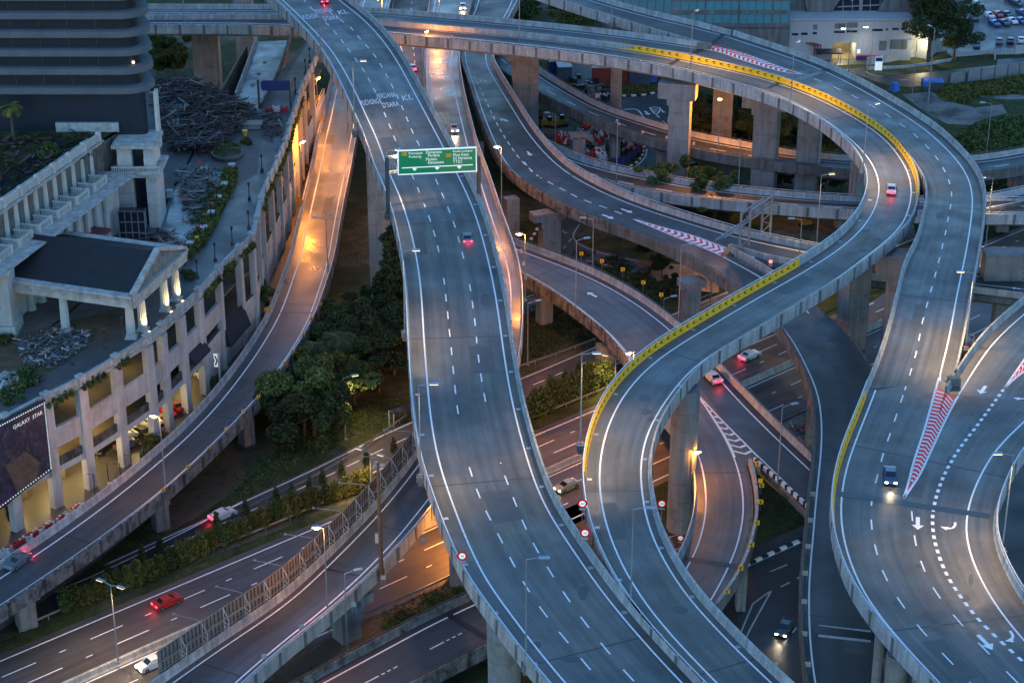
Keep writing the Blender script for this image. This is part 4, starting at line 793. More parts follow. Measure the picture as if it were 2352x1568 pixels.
lamp(2302, 1262, 23, 1044, 180, 'grey lamp on a corbel at the right wall of the merged viaduct', 'soft', bracket=1, power=.9)
lamp(1521, 805, 0, 750, 20, 'short lamp glimpsed between the middle ramp and the loop', 'off', h=9)
for x_, y_, z_, h_, e_, lb in ((1092, 1262, 0, 6.4, 2.8, 'orange lamp under the main flyover beside the noise-wall ramp'), (1450, 1010, 0, 14, 2.6, 'unseen orange lamp added under the left bend of the loop'), (1135, 930, 0, 8, 1.2, 'unseen orange lamp added under the middle of the main flyover'), (880, 100, 8, 10, 2.2, 'unseen orange lamp added under the main flyover near the painted names'), (1010, 60, 9, 7, 1.0, 'unseen orange lamp added under the cross flyover over the reddish road'), (800, 330, 5, 12, .8, 'unseen orange lamp added under the main flyover beside the left ramp'), (1000, 420, 8, 11, 1.6, 'unseen orange lamp added under the main flyover beside the green sign')):
    lamp(x_, y_, z_, 0, 200, lb, 'on', arm=.8, h=h_, power=e_)  # unseen lamps added under the decks for their orange glow; noise-wall one inferred
# thick brown mast beside the ramp
b = P(876, 1320, 7.5); hh = hfor(b, 1064); t = thing('camera_mast', 'thick brown steel mast with cameras beside the noise-wall ramp', 'mast', b)
mb = MB(); mb.tube((0, 0, 0), (0, 0, hh), .30, .16, 12); mb.tube((0, 0, 0), (0, 0, .8), .42, .42, 12); mb.build('pole', 'bark', t, smooth=False)
for k in (0, 1, 2):
    mb = MB(); a_ = k*2.1+2; mb.box((.55*math.cos(a_), .55*math.sin(a_), hh-.2), (.5, .3, .3), a_); mb.tube((0, 0, hh-.2), (.5*math.cos(a_), .5*math.sin(a_), hh-.2), .05); mb.build('camera', 'galv', t)
mb = MB(); mb.box((-.4, 0, 5.2), (.4, .35, 1.2)); mb.build('equipment_box', 'sign_back', t)
# ================================================================= ROAD SIGNS
def vframe(p, yaw=0):   # local axes for a board facing the camera, turned by yaw degrees
    a = math.atan2(p[0], p[1]); a = -a+R(yaw)  # heading of right vector
    rt = np.array([math.cos(a), math.sin(a), 0]); return rt, np.array([0, 0, 1.]), np.array([math.sin(a), -math.cos(a), 0])
def speed_sign(x, y, zb, ytop, label, d=1.0, group='round 40 speed limit signs'):
    d *= .72; b = P(x, y, zb); h = max(1.6, hfor(b, ytop)); t = thing('speed_sign', label, 'road sign', b, 0, group); rt, up, f = vframe(b)
    mb = MB(); mb.tube((0, 0, 0), (0, 0, h+.2), .05); mb.build('post', 'galv', t)
    def disc(rad, off, m, n=28):
        mb = MB(); c = up*h+f*off; vs = [c+rt*rad*math.cos(2*math.pi*k/n)+up*rad*math.sin(2*math.pi*k/n) for k in range(n)]
        vs += [v-f*.025 for v in vs]; mb.add(vs, [tuple(range(n)), tuple(range(2*n-1, n-1, -1))]+[(k, n+k, n+(k+1) % n, (k+1) % n) for k in range(n)]); return mb
    rg_ = disc(d*.78, .10, 0).build('red_ring', 'sign_red', t); disc(d*.48, .135, 0).build('sign_face', 'sign_white', rg_)
    mb = MB(); c = up*(h-.2*d)+f*.15; text(mb, '40', c-rt*.3*d, c+rt*.3*d, c-rt*.3*d+up*.4*d); mb.build('lettering', 'black_paint', rg_)
    mb = MB(); c = up*(h-d*.75-.3)+f*.09; s = .5*d
    mb.add([c-rt*s, c+rt*s, c+rt*s+up*.24, c-rt*s+up*.24], [(0, 1, 2, 3)]); mb.add([c-rt*s-f*.03, c+rt*s-f*.03, c+rt*s+up*.24-f*.03, c-rt*s+up*.24-f*.03], [(3, 2, 1, 0)]); mb.build('sub_plate', 'sign_back', t)
speed_sign(1062, 1318, 23, 1275, 'round 40 sign on the left wall of the main flyover')
speed_sign(1337, 1200, 23, 1155, 'round 40 sign at the foot of the chevron wall left of the loop')
speed_sign(1343, 1262, 23, 1222, 'round 40 sign between the main flyover and the loop')
speed_sign(1518, 1212, 14, 1155, 'round 40 sign inside the loop left of the round pier')
speed_sign(1562, 1262, 1, 1234, 'small round 40 sign on the dark road under the hook ramp', .85)
speed_sign(1769, 622, 10, 600, 'round 40 sign at the branch viaduct wall below the overhead gantry', .9)
def board(x, y, zb, ytop, label, kind, w_=.95, h_=.95, group=None, name='chevron_sign', cat='road sign', yaw=0, flip=1):
    w_ *= .66; h_ *= .66; b = P(x, y, zb); h = max(.8, hfor(b, ytop)-h_/2); t = thing(name, label, cat, b, 0, group); rt, up, f = vframe(b, yaw)
    mb = MB()
    for s in ((-.3, .3) if kind == 'back' else (0,)): mb.tube(rt*s*w_, rt*s*w_+up*(h+h_*.3), .035, n=6)
    mb.build('post', 'galv', t)
    def q(c, a, bb, m=0):
        mb = MB(); vs = [c-rt*a-up*bb, c+rt*a-up*bb, c+rt*a+up*bb, c-rt*a+up*bb]; vs += [v-f*.04 for v in vs]
        mb.add(vs, [(0, 1, 2, 3), (7, 6, 5, 4), (0, 4, 5, 1), (1, 5, 6, 2), (2, 6, 7, 3), (3, 7, 4, 0)]); return mb
    c = up*h+f*.09; bo_ = q(c, w_/2, h_/2).build('board', {'chev': 'sign_yellow', 'back': 'sign_back', 'orange': 'sign_orange', 'yellow': 'sign_yellow', 'white': 'sign_white', 'blue': 'blue_board', 'orback': 'facade'}[kind], t)
    if kind == 'chev':
        mb = MB(); c = c+f*.012; g_ = [(.28, .36), (.02, .36), (-.26, 0), (.02, -.36), (.28, -.36), (.0, 0)]; vs = [c+rt*u*w_*flip+up*v*h_ for u, v in g_]
        fs = [(0, 1, 2, 5), (5, 2, 3, 4)]; mb.add(vs, fs if flip == 1 else [x_[::-1] for x_ in fs]); mb.build('chevron', 'black_paint', bo_)
    if kind in ('orange',):
        mb = MB(); c = c+f*.012; s = w_*.36; mb.add([c-up*s, c+rt*s, c+up*s, c-rt*s], [(0, 1, 2, 3)]); mb.build('yellow_diamond', 'sign_yellow', bo_)
        mb = MB(); c = c+f*.012; mb.add([c-rt*.05-up*.03, c+rt*.05-up*.03, c+rt*.06+up*.16, c-rt*.06+up*.16], [(0, 1, 2, 3)]); mb.add([c-rt*.05-up*.15, c+rt*.05-up*.15, c+rt*.05-up*.07, c-rt*.05-up*.07], [(0, 1, 2, 3)]); mb.build('lettering', 'black_paint', bo_)
    return t
for k, (x, y, yt) in enumerate(((736, 712, 694), (716, 752, 728), (697, 788, 765), (673, 830, 803), (655, 858, 830), (624, 893, 868), (594, 932, 906), (559, 962, 940), (521, 1004, 980), (480, 1045, 1024), (433, 1094, 1067), (376, 1143, 1120))):
    board(x, y, 8, yt, ['yellow chevron sign on the right wall of the left ramp, row climbing past the trees'][0], 'chev', .85, .85, 'chevron signs on the left ramp', yaw=35)
for k, (x, y, yt) in enumerate(((1335, 602, 586), (1382, 619, 605), (1430, 638, 625 + 20), (1477, 668, 652), (1518, 696, 678))):
    board(x, y+2, 8, y-24, 'yellow chevron sign on the far wall of the middle ramp', 'chev', .95, .95, 'chevron signs on the middle ramp')
for x, y, yt in ((1738, 1090, 1063+0), (1748, 1135, 1112), (1746, 1172, 1150), (1737, 1225, 1198), (1725, 1270, 1248), (1700, 1325, 1302), (1669, 1378, 1355)):
    board(x, y, 8, yt-4, 'yellow chevron sign along the outer edge of the hook ramp', 'chev', 1.0, 1.0, 'chevron signs on the hook ramp')
board(1745, 1132, 8.3, 1098, 'yellow diamond warning sign over a chevron on the hook ramp', 'yellow', .9, .9, name='warning_sign')
for x, y, yt in ((1868, 1147, 1130), (1862, 1210, 1190), (1857, 1218 + 56, 1250), (1850, 1337, 1311), (1848, 1402, 1376), (1848, 1474, 1450), (1856, 1548, 1520)):
    board(x-2, y, 10, yt-2, 'grey back of a square sign on the left edge of the dark ramp', 'back', 1.0, 1.0, 'sign backs along the dark ramp')
for x, y, yt in ((1022, 1205, 1184), (973, 1255, 1235), (881, 1345, 1322), (813, 1405, 1384), (693, 1457, 1435), (608, 1530, 1502)):
    board(x, y, 7.5, yt-2, 'brown back of a square sign on the right wall of the noise-wall ramp', 'back', .9, .9, 'sign backs along the noise-wall ramp')
for x, y in ((1191, 560), (1190, 584), (1303, 380-160)): pass
for x, y, yt in ((1422, 294, 283), (1476, 316, 300), (1531, 330, 312), (1593, 343, 326)):
    board(x, y, 7, yt, 'orange-lit back of a small sign on the curved road behind the piers', 'orback', .7, .9, 'small sign backs on the curved road')
for x, y, yt in ((1197, 598, 571), (1203, 625, 600), (1207, 672, 632)):
    board(x, y, 9, yt, 'pinkish back of a sign at the wall where the middle ramp meets the main flyover', 'orback', .7, 1.1, 'sign backs beside the orange lamp')
board(737, 292, 8, 267, 'orange warning board on the left wall of the ramp, highest of three', 'orange', 1.1, 1.2, name='warning_sign')
board(692, 482, 8, 459, 'orange warning board with yellow diamond beside the arcade wall', 'orange', 1.1, 1.2, name='warning_sign')
board(614, 728, 8, 705, 'orange warning board with exclamation mark next to a small tree', 'orange', 1.15, 1.2, name='warning_sign')
board(1771+0, 582+40, 10, 566, 'x', 'chev') if False else None
board(1669, 590, 10, 572, 'yellow and black hazard board at the tip of the nose wall below the red hatching', 'chev', .8, 1.2, name='hazard_board')
board(2170, 152, 0, 133, 'dark notice board', 'back') if False else None
# blue blank direction sign on its frame near the arcade
a, b = P(596, 250, 21), P(668, 250, 21); t = thing('overhead_sign', 'blank dark blue direction sign on a lattice frame beside the rubble', 'road sign', (a+b)/2); o0 = (a+b)/2
for s in (a, b):
    mb = MB(); mb.box(s+np.array([0, 0, 2.7]), (.35, .35, 5.4)); mb.build('leg', 'dark_metal', t, o0)
mb = MB(); c0, c1 = Pv(600, 207, a, b), Pv(666, 184, a, b); x0, x1 = c0[0], c1[0]; z0, z1 = c0[2], c1[2]; yy = a[1]-.35
rr = .5; pts = []
for cx_, cz_, s_ in ((x1-rr, z0+rr, -90), (x1-rr, z1-rr, 0), (x0+rr, z1-rr, 90), (x0+rr, z0+rr, 180)):
    for k in range(5): an = R(s_+k*22.5); pts.append((cx_+rr*math.cos(an), cz_+rr*math.sin(an)))
n_ = len(pts); mb.add([(p[0], yy, p[1]) for p in pts]+[(p[0], yy+.12, p[1]) for p in pts], [tuple(range(n_)), tuple(range(2*n_-1, n_-1, -1))]+[(k, n_+k, n_+(k+1) % n_, (k+1) % n_) for k in range(n_)]); mb.build('board', 'blue_board', t, o0)
# ---- green direction sign over the main flyover
a, b = P(892, 490, 26), P(1100, 464, 26); o0 = (a+b)/2; t = thing('direction_sign', 'green overhead direction sign spanning the main flyover', 'road sign', o0)
d_ = (b-a); d_[2] = 0; L_ = np.linalg.norm(d_); d_ /= L_; f = np.array([d_[1], -d_[0], 0]); f = f if f[1] < 0 else -f; up = np.array([0, 0, 1.])
H_ = hfor(a, 362)
for s, hh in ((a, H_), (b, H_-1.5)):
    mb = MB(); mb.box(s+np.array([0, 0, hh/2]), (.5, .5, hh), math.atan2(d_[1], d_[0])); mb.box(s+np.array([0, 0, -.4]), (1.1, 1.1, .8)); mb.build('leg', 'dark_metal', t, o0)
mb = MB()
for dz in (H_-2.6, H_-.2):
    for off in (0, .9): mb.beam(a+up*dz-f*off, b+up*dz-f*off, .16, .16)
nn_ = 16
for k in range(nn_):
    p0 = a+(b-a)*k/nn_; p1 = a+(b-a)*(k+1)/nn_; z_ = (H_-2.6, H_-.2); p0[2] = p1[2] = a[2]; mb.beam(p0+up*z_[k % 2], p1+up*z_[1-k % 2], .1, .1); mb.beam(p0+up*z_[0], p0+up*z_[1], .08, .08); mb.beam(p0+up*z_[0], p1+up*z_[0]-f*.9, .06, .06)
mb.build('truss', 'galv', t, o0)
A_, B_ = a+f*.4, b+f*.4
def gs(x, y, off=0): return Pv(588+x/4, y/4, A_+f*off, B_+f*off)
def gq(mb, c, off, m=0, th=0):
    vs = [gs(x, y, off) for x, y in c]; mb.add(vs, [(0, 1, 2, 3)], m)
    if th: mb.add([v-f*th for v in vs], [(3, 2, 1, 0)], m); [mb.add([vs[k], vs[k]-f*th, vs[(k+1) % 4]-f*th, vs[(k+1) % 4]], [(0, 1, 2, 3)], m) for k in range(4)]
mb = MB(); gq(mb, [(1304, 1611), (2032, 1577), (2026, 1350), (1300, 1383)], 0, 0, .15); mb.build('border', 'sign_white', t, o0)
mb = MB(); gq(mb, [(1312, 1600), (2020, 1567), (2018, 1362), (1311, 1393)], .02); gb_ = mb.build('board', 'sign_green', t, o0)
mb = MB(); rise = -33/715.
def gt(s, x, y, w_, h_, m=0): text(mb, s, gs(x, y, .04), gs(x+w_, y+w_*rise, .04), gs(x, y-h_, .04), m)
for s, x, y, w_ in (('Putrajaya', 1404, 1427, 127), ('Puchong', 1406, 1459, 112), ('Damansara', 1563, 1414, 144), ('Perdana', 1582, 1443, 106), ('Mutiara', 1562, 1478, 102), ('Damansara', 1582, 1508, 144), ('Kuala Lumpur', 1810, 1408, 183), ('Mont Kiara', 1811, 1438, 143), ('Sri Hartamas', 1812, 1469, 172), ('T.T.D.I.', 1812, 1502, 84)):
    gt(s, x, y, w_, 27)
vs = [gs(1340, 1549, .04), gs(1992, 1518, .04), gs(1992, 1510, .04), gs(1340, 1540, .04)]; mb.add(vs, [(0, 1, 2, 3)])
for x, y in ((1457, 1550), (1664, 1540), (1868, 1530)): mb.add([gs(x-24, y, .04), gs(x, y+22, .04), gs(x+24, y, .04)], [(0, 1, 2)]); mb.add([gs(x-9, y, .04), gs(x+9, y, .04), gs(x+9, y-14, .04), gs(x-9, y-14, .04)], [(0, 1, 2, 3)])
mb.build('lettering', 'sign_white', gb_, o0)
mb = MB()
for x, y in ((1339, 1433), (1745, 1444)): gq(mb, [(x, y), (x+46, y-2), (x+46, y-32), (x, y-30)], .035)
mb.build('route_badge', 'sign_yellow', gb_, o0)
mb = MB(); gt('E11', 1346, 1427, 33, 19); gt('E23', 1752, 1438, 33, 19); mb.build('badge_lettering', 'black_paint', gb_, o0)
# ---- lattice gantry over the branch viaduct
a, b = P(1698, 582, 10), P(1748, 547, 10); o0 = a.copy(); t = thing('sign_gantry', 'empty steel lattice gantry over the branch viaduct inside the loop', 'gantry', o0)
hh = hfor(a, 502); ex = (b-a); ex[2] = 0
for s in (a, b):
    for off in (np.array([0, 0, 0]), np.array([1.6, 1.2, 0])):
        mb = MB(); mb.box(s+off+up*(hh+1)/2, (.35, .35, hh+1)); mb.build('leg', 'galv', t, o0)
    mb = MB()
    for k in range(6): z0, z1 = hh*k/6, hh*(k+1)/6; p0 = s+up*z0; p1 = s+np.array([1.6, 1.2, 0])+up*z1; mb.beam(p0 if k % 2 else p0+np.array([1.6, 1.2, 0]), p1 if k % 2 else p1-np.array([1.6, 1.2, 0]), .1, .1)
    mb.build('leg_bracing', 'galv', t, o0)
mb = MB(); a2 = a-ex*1.1; b2 = b+ex*.05
for off in (np.array([0, 0, 0]), np.array([1.6, 1.2, 0])):
    for dz in (hh-.8, hh+.9):
        mb.beam((a2 if dz < hh else a)+off+up*dz, b2+off+up*dz, .2, .2)
    for k in range(14):
        p0 = a2+(b2-a2)*k/14+off; p1 = a2+(b2-a2)*(k+1)/14+off; p0[2] = p1[2] = a[2]
        if k > 6 : mb.beam(p0+up*(hh-.8 if k % 2 else hh+.9), p1+up*(hh+.9 if k % 2 else hh-.8), .1, .1)
for k in range(15):
    p0 = a2+(b2-a2)*k/14; p0[2] = a[2]; mb.beam(p0+up*(hh-.8), p0+up*(hh-.8)+np.array([1.6, 1.2, 0]), .08, .08)
mb.build('truss', 'galv', t, o0)
# ---- noise wall beside the ramp
i0 = int(np.argmin(np.linalg.norm(T1.L[:, :2]-P(960, 1040, 7.5)[:2], axis=1))); i1 = int(np.argmin(np.linalg.norm(T1.L[:, :2]-P(352, 1585, 7.5)[:2], axis=1)))
c = T1.L[i0:i1]+T1.nl[i0:i1]*.7; nl = T1.nl[i0:i1]; o0 = c[0].copy(); t = thing('noise_wall', 'brown slatted noise wall with steel braces along the lower left ramp', 'wall', o0)
q = Rd(); q.L = c; q.R = c; q.nl = nl; q.nr = -nl; q.s = np.r_[0, np.cumsum(np.linalg.norm(np.diff(c, axis=0), axis=1))]
mb = MB(); sweep(mb, q, [('L', 0, .2), ('L', 0, 3.9), ('R', .06, 3.9), ('R', .06, .2)])
cc = resample(c, .62)
for k in range(1, len(cc)-1):
    tt = cc[k+1]-cc[k]; n_ = np.array([-tt[1], tt[0], 0]); n_ /= np.linalg.norm(n_); s_ = 1 if n_@nl[min(len(nl)-1, int(k*.62/2.5))] < 0 else -1
    mb.box(cc[k]+n_*s_*.10+up*2.05, (.11, .08, 3.6), math.atan2(tt[1], tt[0]), m=1)
mb.build('panel', ['wood_panel', 'plank'], t, o0)
mb = MB()
for dz, o_ in ((1.2, .16), (2.5, .22), (3.9, .1), (2.9, .9)): sweep(mb, q, [('R', o_, dz), ('R', o_, dz+.1), ('R', o_+.08, dz+.1), ('R', o_+.08, dz)])
mb.build('rail', 'wood_panel', t, o0)
cc = resample(c, 3.6)
for k in range(1, len(cc)-1):
    tt = cc[k+1]-cc[k]; tt /= np.linalg.norm(tt); j = int(np.argmin(np.linalg.norm(c-cc[k], axis=1))); n_ = -nl[j]; p = cc[k]
    mb = MB(); mb.beam(p+n_*.25+up*.9, p+n_*.25+up*4.0, .09, .09); mb.beam(p+n_*.25+up*3.9, p+n_*1.0+up*2.6, .08, .08); mb.beam(p+n_*1.0+up*2.6, p+n_*.9+up*1.2, .08, .08); mb.beam(p+n_*.25+up*2.2, p+n_*1.0+up*1.8, .06, .06); mb.beam(p+n_*.9+up*1.2, p+n_*.25+up*1.0, .08, .08); mb.beam(p+n_*.25+up*1.6, p+n_*.95+up*1.3, .06, .06)
    mb.build('brace', 'facade', t, o0)
    if k % 2: mb = MB(); e = p+nl[j]*3.9+up*3.6; mb.beam(p+up*4.1, e, .06, .06); mb.box(e, (.3, .3, .12)); mb.build('outrigger', 'galv', t, o0)
# ================================================================= LEFT SIDE: arcade podium, mansion, portico, tower
ZW = 35.3
ZS, ZD, ZP = 5.8, 21.0, 22.0           # street, podium deck, parapet top
top = [(-140, 1040), (0, 962), (100, 909), (187, 866), (270, 816), (345, 768), (395, 722), (430, 690), (462, 660), (500, 617), (540, 574), (580, 540), (590, 502), (598, 465), (609, 427), (630, 385), (648, 342), (660, 310), (668, 275), (680, 245), (690, 207), (703, 180), (728, 125), (742, 95)]
PC = resample(smooth(crom([P(x, y, ZP) for x, y in top], 1.), 6), 1.0); PC[:, 2] = 0
nP = normals(PC, 1); ref = P(900, 900, 0); nP = nP if np.sum((ref-PC[60])*nP[60]) > 0 else -nP      # pointing out to the road
sP = np.r_[0, np.cumsum(np.linalg.norm(np.diff(PC, axis=0), axis=1))]
def fidx(x, y, z=ZP): p = P(x, y, z); return int(np.argmin(np.linalg.norm(PC[:, :2]-p[:2], axis=1)))
pod = thing('arcade_building', 'pale multi-storey parking podium with open bays and a curved balustraded edge', 'building', PC[60]+np.array([0, 0, ZS])); po = PC[60]+np.array([0, 0, ZS])
def fsweep(mb, i0, i1, prof, m=0):
    i0 = max(0, i0); n = len(prof); vs = []; fs = []
    for i in range(i0, i1+1):
        for o, z in prof: vs.append(PC[i]+nP[i]*o+np.array([0, 0, z]))
    for i in range(i1-i0):
        for k in range(n): fs.append((i*n+k, i*n+(k+1) % n, (i+1)*n+(k+1) % n, (i+1)*n+k))
    fs += [tuple(range(n))[::-1], tuple((i1-i0)*n+k for k in range(n))]; mb.add(vs, fs, m)
N_ = len(PC)-1
iL = fidx(355, 760)       # beyond here the lower storeys are mostly closed
cols = [fidx(*p) for p in ((-70, 1002), (14, 955), (100, 909), (180, 870), (267, 818), (338, 774), (372, 745), (412, 706), (458, 664), (503, 614), (546, 570), (580, 540), (592, 500), (602, 455), (620, 405), (640, 362), (655, 325), (665, 290), (676, 255), (687, 218), (698, 190), (715, 155))]
bands = [(20.5, 21.9), (14.0, 16.8), (10.4, 11.2)]
for z0, z1 in bands:
    mb = MB(); fsweep(mb, 0, N_ if z0 != 14.0 else fidx(503, 614), [(0, z0), (0, z1), (-.5, z1), (-.5, z0)]); mb.build('wall', 'facade', pod, po)
mb = MB(); fsweep(mb, 0, N_, [(-.15, 11.2), (-.15, 12.4), (-.4, 12.4), (-.4, 11.2)]); mb.build('wall', 'concrete_stained', pod, po)
mb = MB(); fsweep(mb, fidx(462, 660), N_, [(-.1, 5.), (-.1, 12.4), (-.5, 12.4), (-.5, 5.)]); mb.build('wall', 'facade', pod, po)
for i in cols:
    a = math.atan2(nP[i][1], nP[i][0]); wd = 1.5 if PC[i][1] < 262 else .9
    mb = MB(); mb.box(PC[i]+nP[i]*(-.1)+np.array([0, 0, (ZS-1+20.6)/2]), (.95, wd, 20.6-ZS+1), a); mb.build('pilaster', 'facade', pod, po)
for z, d in ((16.4, 26), (11.0, 26)):   # floors
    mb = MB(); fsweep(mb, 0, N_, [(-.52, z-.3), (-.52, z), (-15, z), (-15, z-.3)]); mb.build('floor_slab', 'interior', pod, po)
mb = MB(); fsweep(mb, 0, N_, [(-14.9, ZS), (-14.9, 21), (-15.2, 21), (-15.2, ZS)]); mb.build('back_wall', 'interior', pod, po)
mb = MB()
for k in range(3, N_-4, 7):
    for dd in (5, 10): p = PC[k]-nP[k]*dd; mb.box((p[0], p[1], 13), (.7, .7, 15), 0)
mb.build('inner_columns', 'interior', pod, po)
# deck
dk = [tuple(PC[i][:2]-nP[i][:2]*.3) for i in range(0, N_+1, 2)]+[tuple(P(x, y, ZD)[:2]) for x, y in ((700, 98), (640, 170), (597, 250), (588, 250), (450, 200), (345, 190), (-160, 190))]
mb = MB(); mb.prism(dk, ZD-.4, ZD); mb.build('deck', 'paver', pod, po)
# balustraded parapet
mb = MB(); fsweep(mb, 0, N_, [(.12, 20.9), (.22, 21.15), (.05, 21.2), (.05, 21.9), (.18, 21.95), (.18, 22.1), (-.3, 22.1), (-.3, 20.9)]); mb.build('balustrade', 'stone_grimy', pod, po)
for k, i in enumerate(cols):
    mb = MB(); a = math.atan2(nP[i][1], nP[i][0]); p = PC[i]; mb.box((p[0], p[1], 21.6), (.8, .95, 1.3), a); mb.box((p[0], p[1], 22.32), (1.0, 1.15, .18), a); mb.build('pedestal', 'stone_grimy', pod, po)
# plaster panels of the pinkish balustrade on the far stretch
for i in range(fidx(609, 427), N_-3, 4): mb = MB(); mb.box(PC[i+1]+np.array([0, 0, 22.0])+nP[i]*.25, (.25, 2.4, 1.7), math.atan2(nP[i][1], nP[i][0])); mb.build('balustrade_panel', 'stone_white', pod, po)
# planting trough greenery
def leafset(n, fn, size=.35, seed=0):
    r_ = np.random.default_rng(seed); mb = MB()
    for k in range(n):
        p = fn(r_); s = size*r_.uniform(.6, 1.3); u = r_.normal(size=3); u /= np.linalg.norm(u); v = np.cross(u, r_.normal(size=3)); v /= np.linalg.norm(v)
        mb.add([p-u*s, p+v*s*.55, p+u*s, p-v*s*.55], [(0, 1, 2, 3)])
    return mb
def trough(i0, i1, n, seed, label):
    def fn(r_):
        i = r_.uniform(i0, i1); j = int(i); return PC[j]+nP[j]*r_.uniform(.1, .7)+np.array([r_.normal()*.1, r_.normal()*.1, 20.75+abs(r_.normal())*.25-r_.uniform(0, .5)])
    tag(leafset(n, fn, .3, seed).build('trailing_plants', 'leaf_warm'), label, 'plants', 'trailing plants on the podium edge')
for k, (a, b) in enumerate(((104, 165), (187, 245), (262, 292), (470, 500), (510, 535), (548, 580))):
    ya = np.interp([a, b], [t_[0] for t_ in top], [t_[1] for t_ in top]); i0, i1 = fidx(a, ya[0]), fidx(b, ya[1]); trough(i0, max(i1, i0+2), 420, k, 'green strip of plants trailing over the podium edge')
trough(fidx(600, 460), fidx(690, 207), 1600, 9, 'long green strip of plants below the pinkish balustrade')
# floors of the podium: asphalt lane, courtyard
area('road', [(540, 430), (590, 400), (606, 440), (594, 500), (575, 540), (540, 568), (500, 610), (462, 652), (425, 686), (330, 765), (300, 790), (200, 850), (100, 900), (0, 945), (-60, 975), (-60, 920), (60, 890), (200, 800), (330, 725), (420, 640), (440, 585), (480, 540), (505, 490)], ZD+.01, 'asphalt', 'wet blue-grey lane along the edge of the podium')
area('road', [(590, 402), (604, 440), (625, 385), (648, 330), (668, 262), (690, 205), (730, 118), (735, 100), (705, 100), (655, 180), (620, 250), (600, 320)], ZD+.012, 'asphalt_brown', 'brown lane climbing along the far end of the podium')
area('courtyard', [(375, 530), (400, 440), (430, 395), (545, 395), (535, 440), (500, 490), (478, 540), (440, 585), (410, 600), (380, 560)], ZD+.014, 'asphalt_slab', 'wet grey paved courtyard beside the mansion')
area('courtyard', [(40, 770), (300, 700), (330, 725), (200, 800), (60, 890), (-60, 920), (-60, 780)], ZD+.014, 'dirt', 'brown floor below the portico')
area('road', [(543, 224), (590, 96), (663, 93), (640, 168), (598, 248), (588, 249)], ZD-.6, 'asphalt_slab', 'pale patchy slab road behind the rubble')
slabm = MB(); slabm.prism([tuple(P(x, y, ZD-.62)[:2]) for x, y in ((543, 224), (590, 96), (663, 93), (640, 168), (598, 248), (588, 249))], 15, ZD-.62); tag(slabm.build('embankment', 'concrete_dark'), 'retaining mass below the pale slab road', kind='structure')
barrier('low_wall', crom([P(x, y, ZD-.6) for x, y in ((541, 226), (560, 175), (590, 94))], 2)+0, 'pale low wall on the left of the slab road', h=1.0, w_=.5, cat='wall')
barrier('low_wall', crom([P(x, y, ZD-.3) for x, y in ((600, 252), (640, 172), (666, 92))], 2)+0, 'stained low wall between the slab road and the brown lane', 'concrete_stained', h=1.2, w_=.5, cat='wall')
# street beside the arcade
st = [tuple(PC[i][:2]-nP[i][:2]*14.5) for i in range(N_, -1, -4)]
mid = LR.L
st += [tuple(m_[:2]) for m_ in mid[::4] if m_[1] < 372]
mb = MB(); mb.prism(st, -.4, ZS-.05); tag(mb.build('street', 'asphalt_brown'), 'narrow street between the arcade and the left ramp', kind='structure')
# billboard
ia, ib = fidx(-60, 995), fidx(104, 909)
A1 = PC[ia]+nP[ia]*.9; B1_ = PC[ib]+nP[ib]*.9; bb = thing('billboard', 'big dark film-style billboard with a dotted light border on the arcade front', 'billboard', (A1+B1_)/2+np.array([0, 0, 8])); bo = (A1+B1_)/2+np.array([0, 0, 8])
def bq(x, y, off=0): p = Pv(x, y, A1, B1_); f_ = nP[ib]; return p+f_*off
def bquad(mb, pts, off, m=0): mb.add([bq(x, y, off) for x, y in pts], [tuple(range(len(pts)))], m)
C4 = [(-60, 1214), (120, 1079), (104, 919), (-60, 1003)]
mb = MB(); fr = [bq(*p) for p in C4]; mb.add(fr+[p-nP[ib]*.4 for p in fr], [(0, 1, 2, 3), (7, 6, 5, 4), (0, 4, 5, 1), (1, 5, 6, 2), (2, 6, 7, 3), (3, 7, 4, 0)]); mb.build('frame', 'black_iron', bb, bo)
mat('poster', (.018, .022, .045), .5, .4, c2=(.06, .045, .04), c2scale=1.1, c2lo=.5, c2hi=.62, var=.5, vscale=.8, fine=.5, fscale=2)
mat('poster_brown', (.10, .065, .05), .5, .4, var=.4, vscale=1)
mat('poster_purple', (.04, .025, .055), .5, .4, var=.4, vscale=1)
mb = MB(); bquad(mb, [(-60, 1196), (113, 1070), (98, 930), (-60, 1012)], .02)
bquad(mb, [(12, 1068), (60, 1036), (92, 1062), (84, 1100), (40, 1130)], .03, 1); bquad(mb, [(-20, 1170), (20, 1110), (40, 1138), (10, 1165)], .03, 2); bquad(mb, [(40, 975), (96, 940), (97, 958), (42, 990)], .03, 2)
r_ = np.random.default_rng(3)
for k in range(46):
    x = r_.uniform(-5, 100); y = 1000-x*.55+r_.uniform(0, 110); s = r_.uniform(1.5, 4); bquad(mb, [(x, y), (x+s, y-s*.6), (x+s, y-s*2.4), (x, y-s*1.8)], .035+.0005*k, 1 if k % 3 else 2)
mb.build('poster', ['poster', 'poster_brown', 'poster_purple'], bb, bo)
mb = MB(); text(mb, 'GALAXY  STAR', bq(30, 986, .06), bq(97, 950, .06), bq(29.5, 977, .06)); mb.build('lettering', 'sign_white', bb, bo)
bl_ = None
for (x0, y0), (x1, y1) in (((-58, 1007), (101, 925)), ((101, 925), (117, 1075)), ((117, 1075), (-58, 1206))):
    for k in range(30):
        t_ = k/30; p = bq(x0+(x1-x0)*t_, y0+(y1-y0)*t_, .06)
        if bl_ is None: lo = MB().box((0, 0, 0), (.13, .13, .13)).build('border_light', 'sign_white', bb); bl_ = lo.data
        else: lo = link('border_light', bl_, bb)
        lo.location = tuple(p-bo)
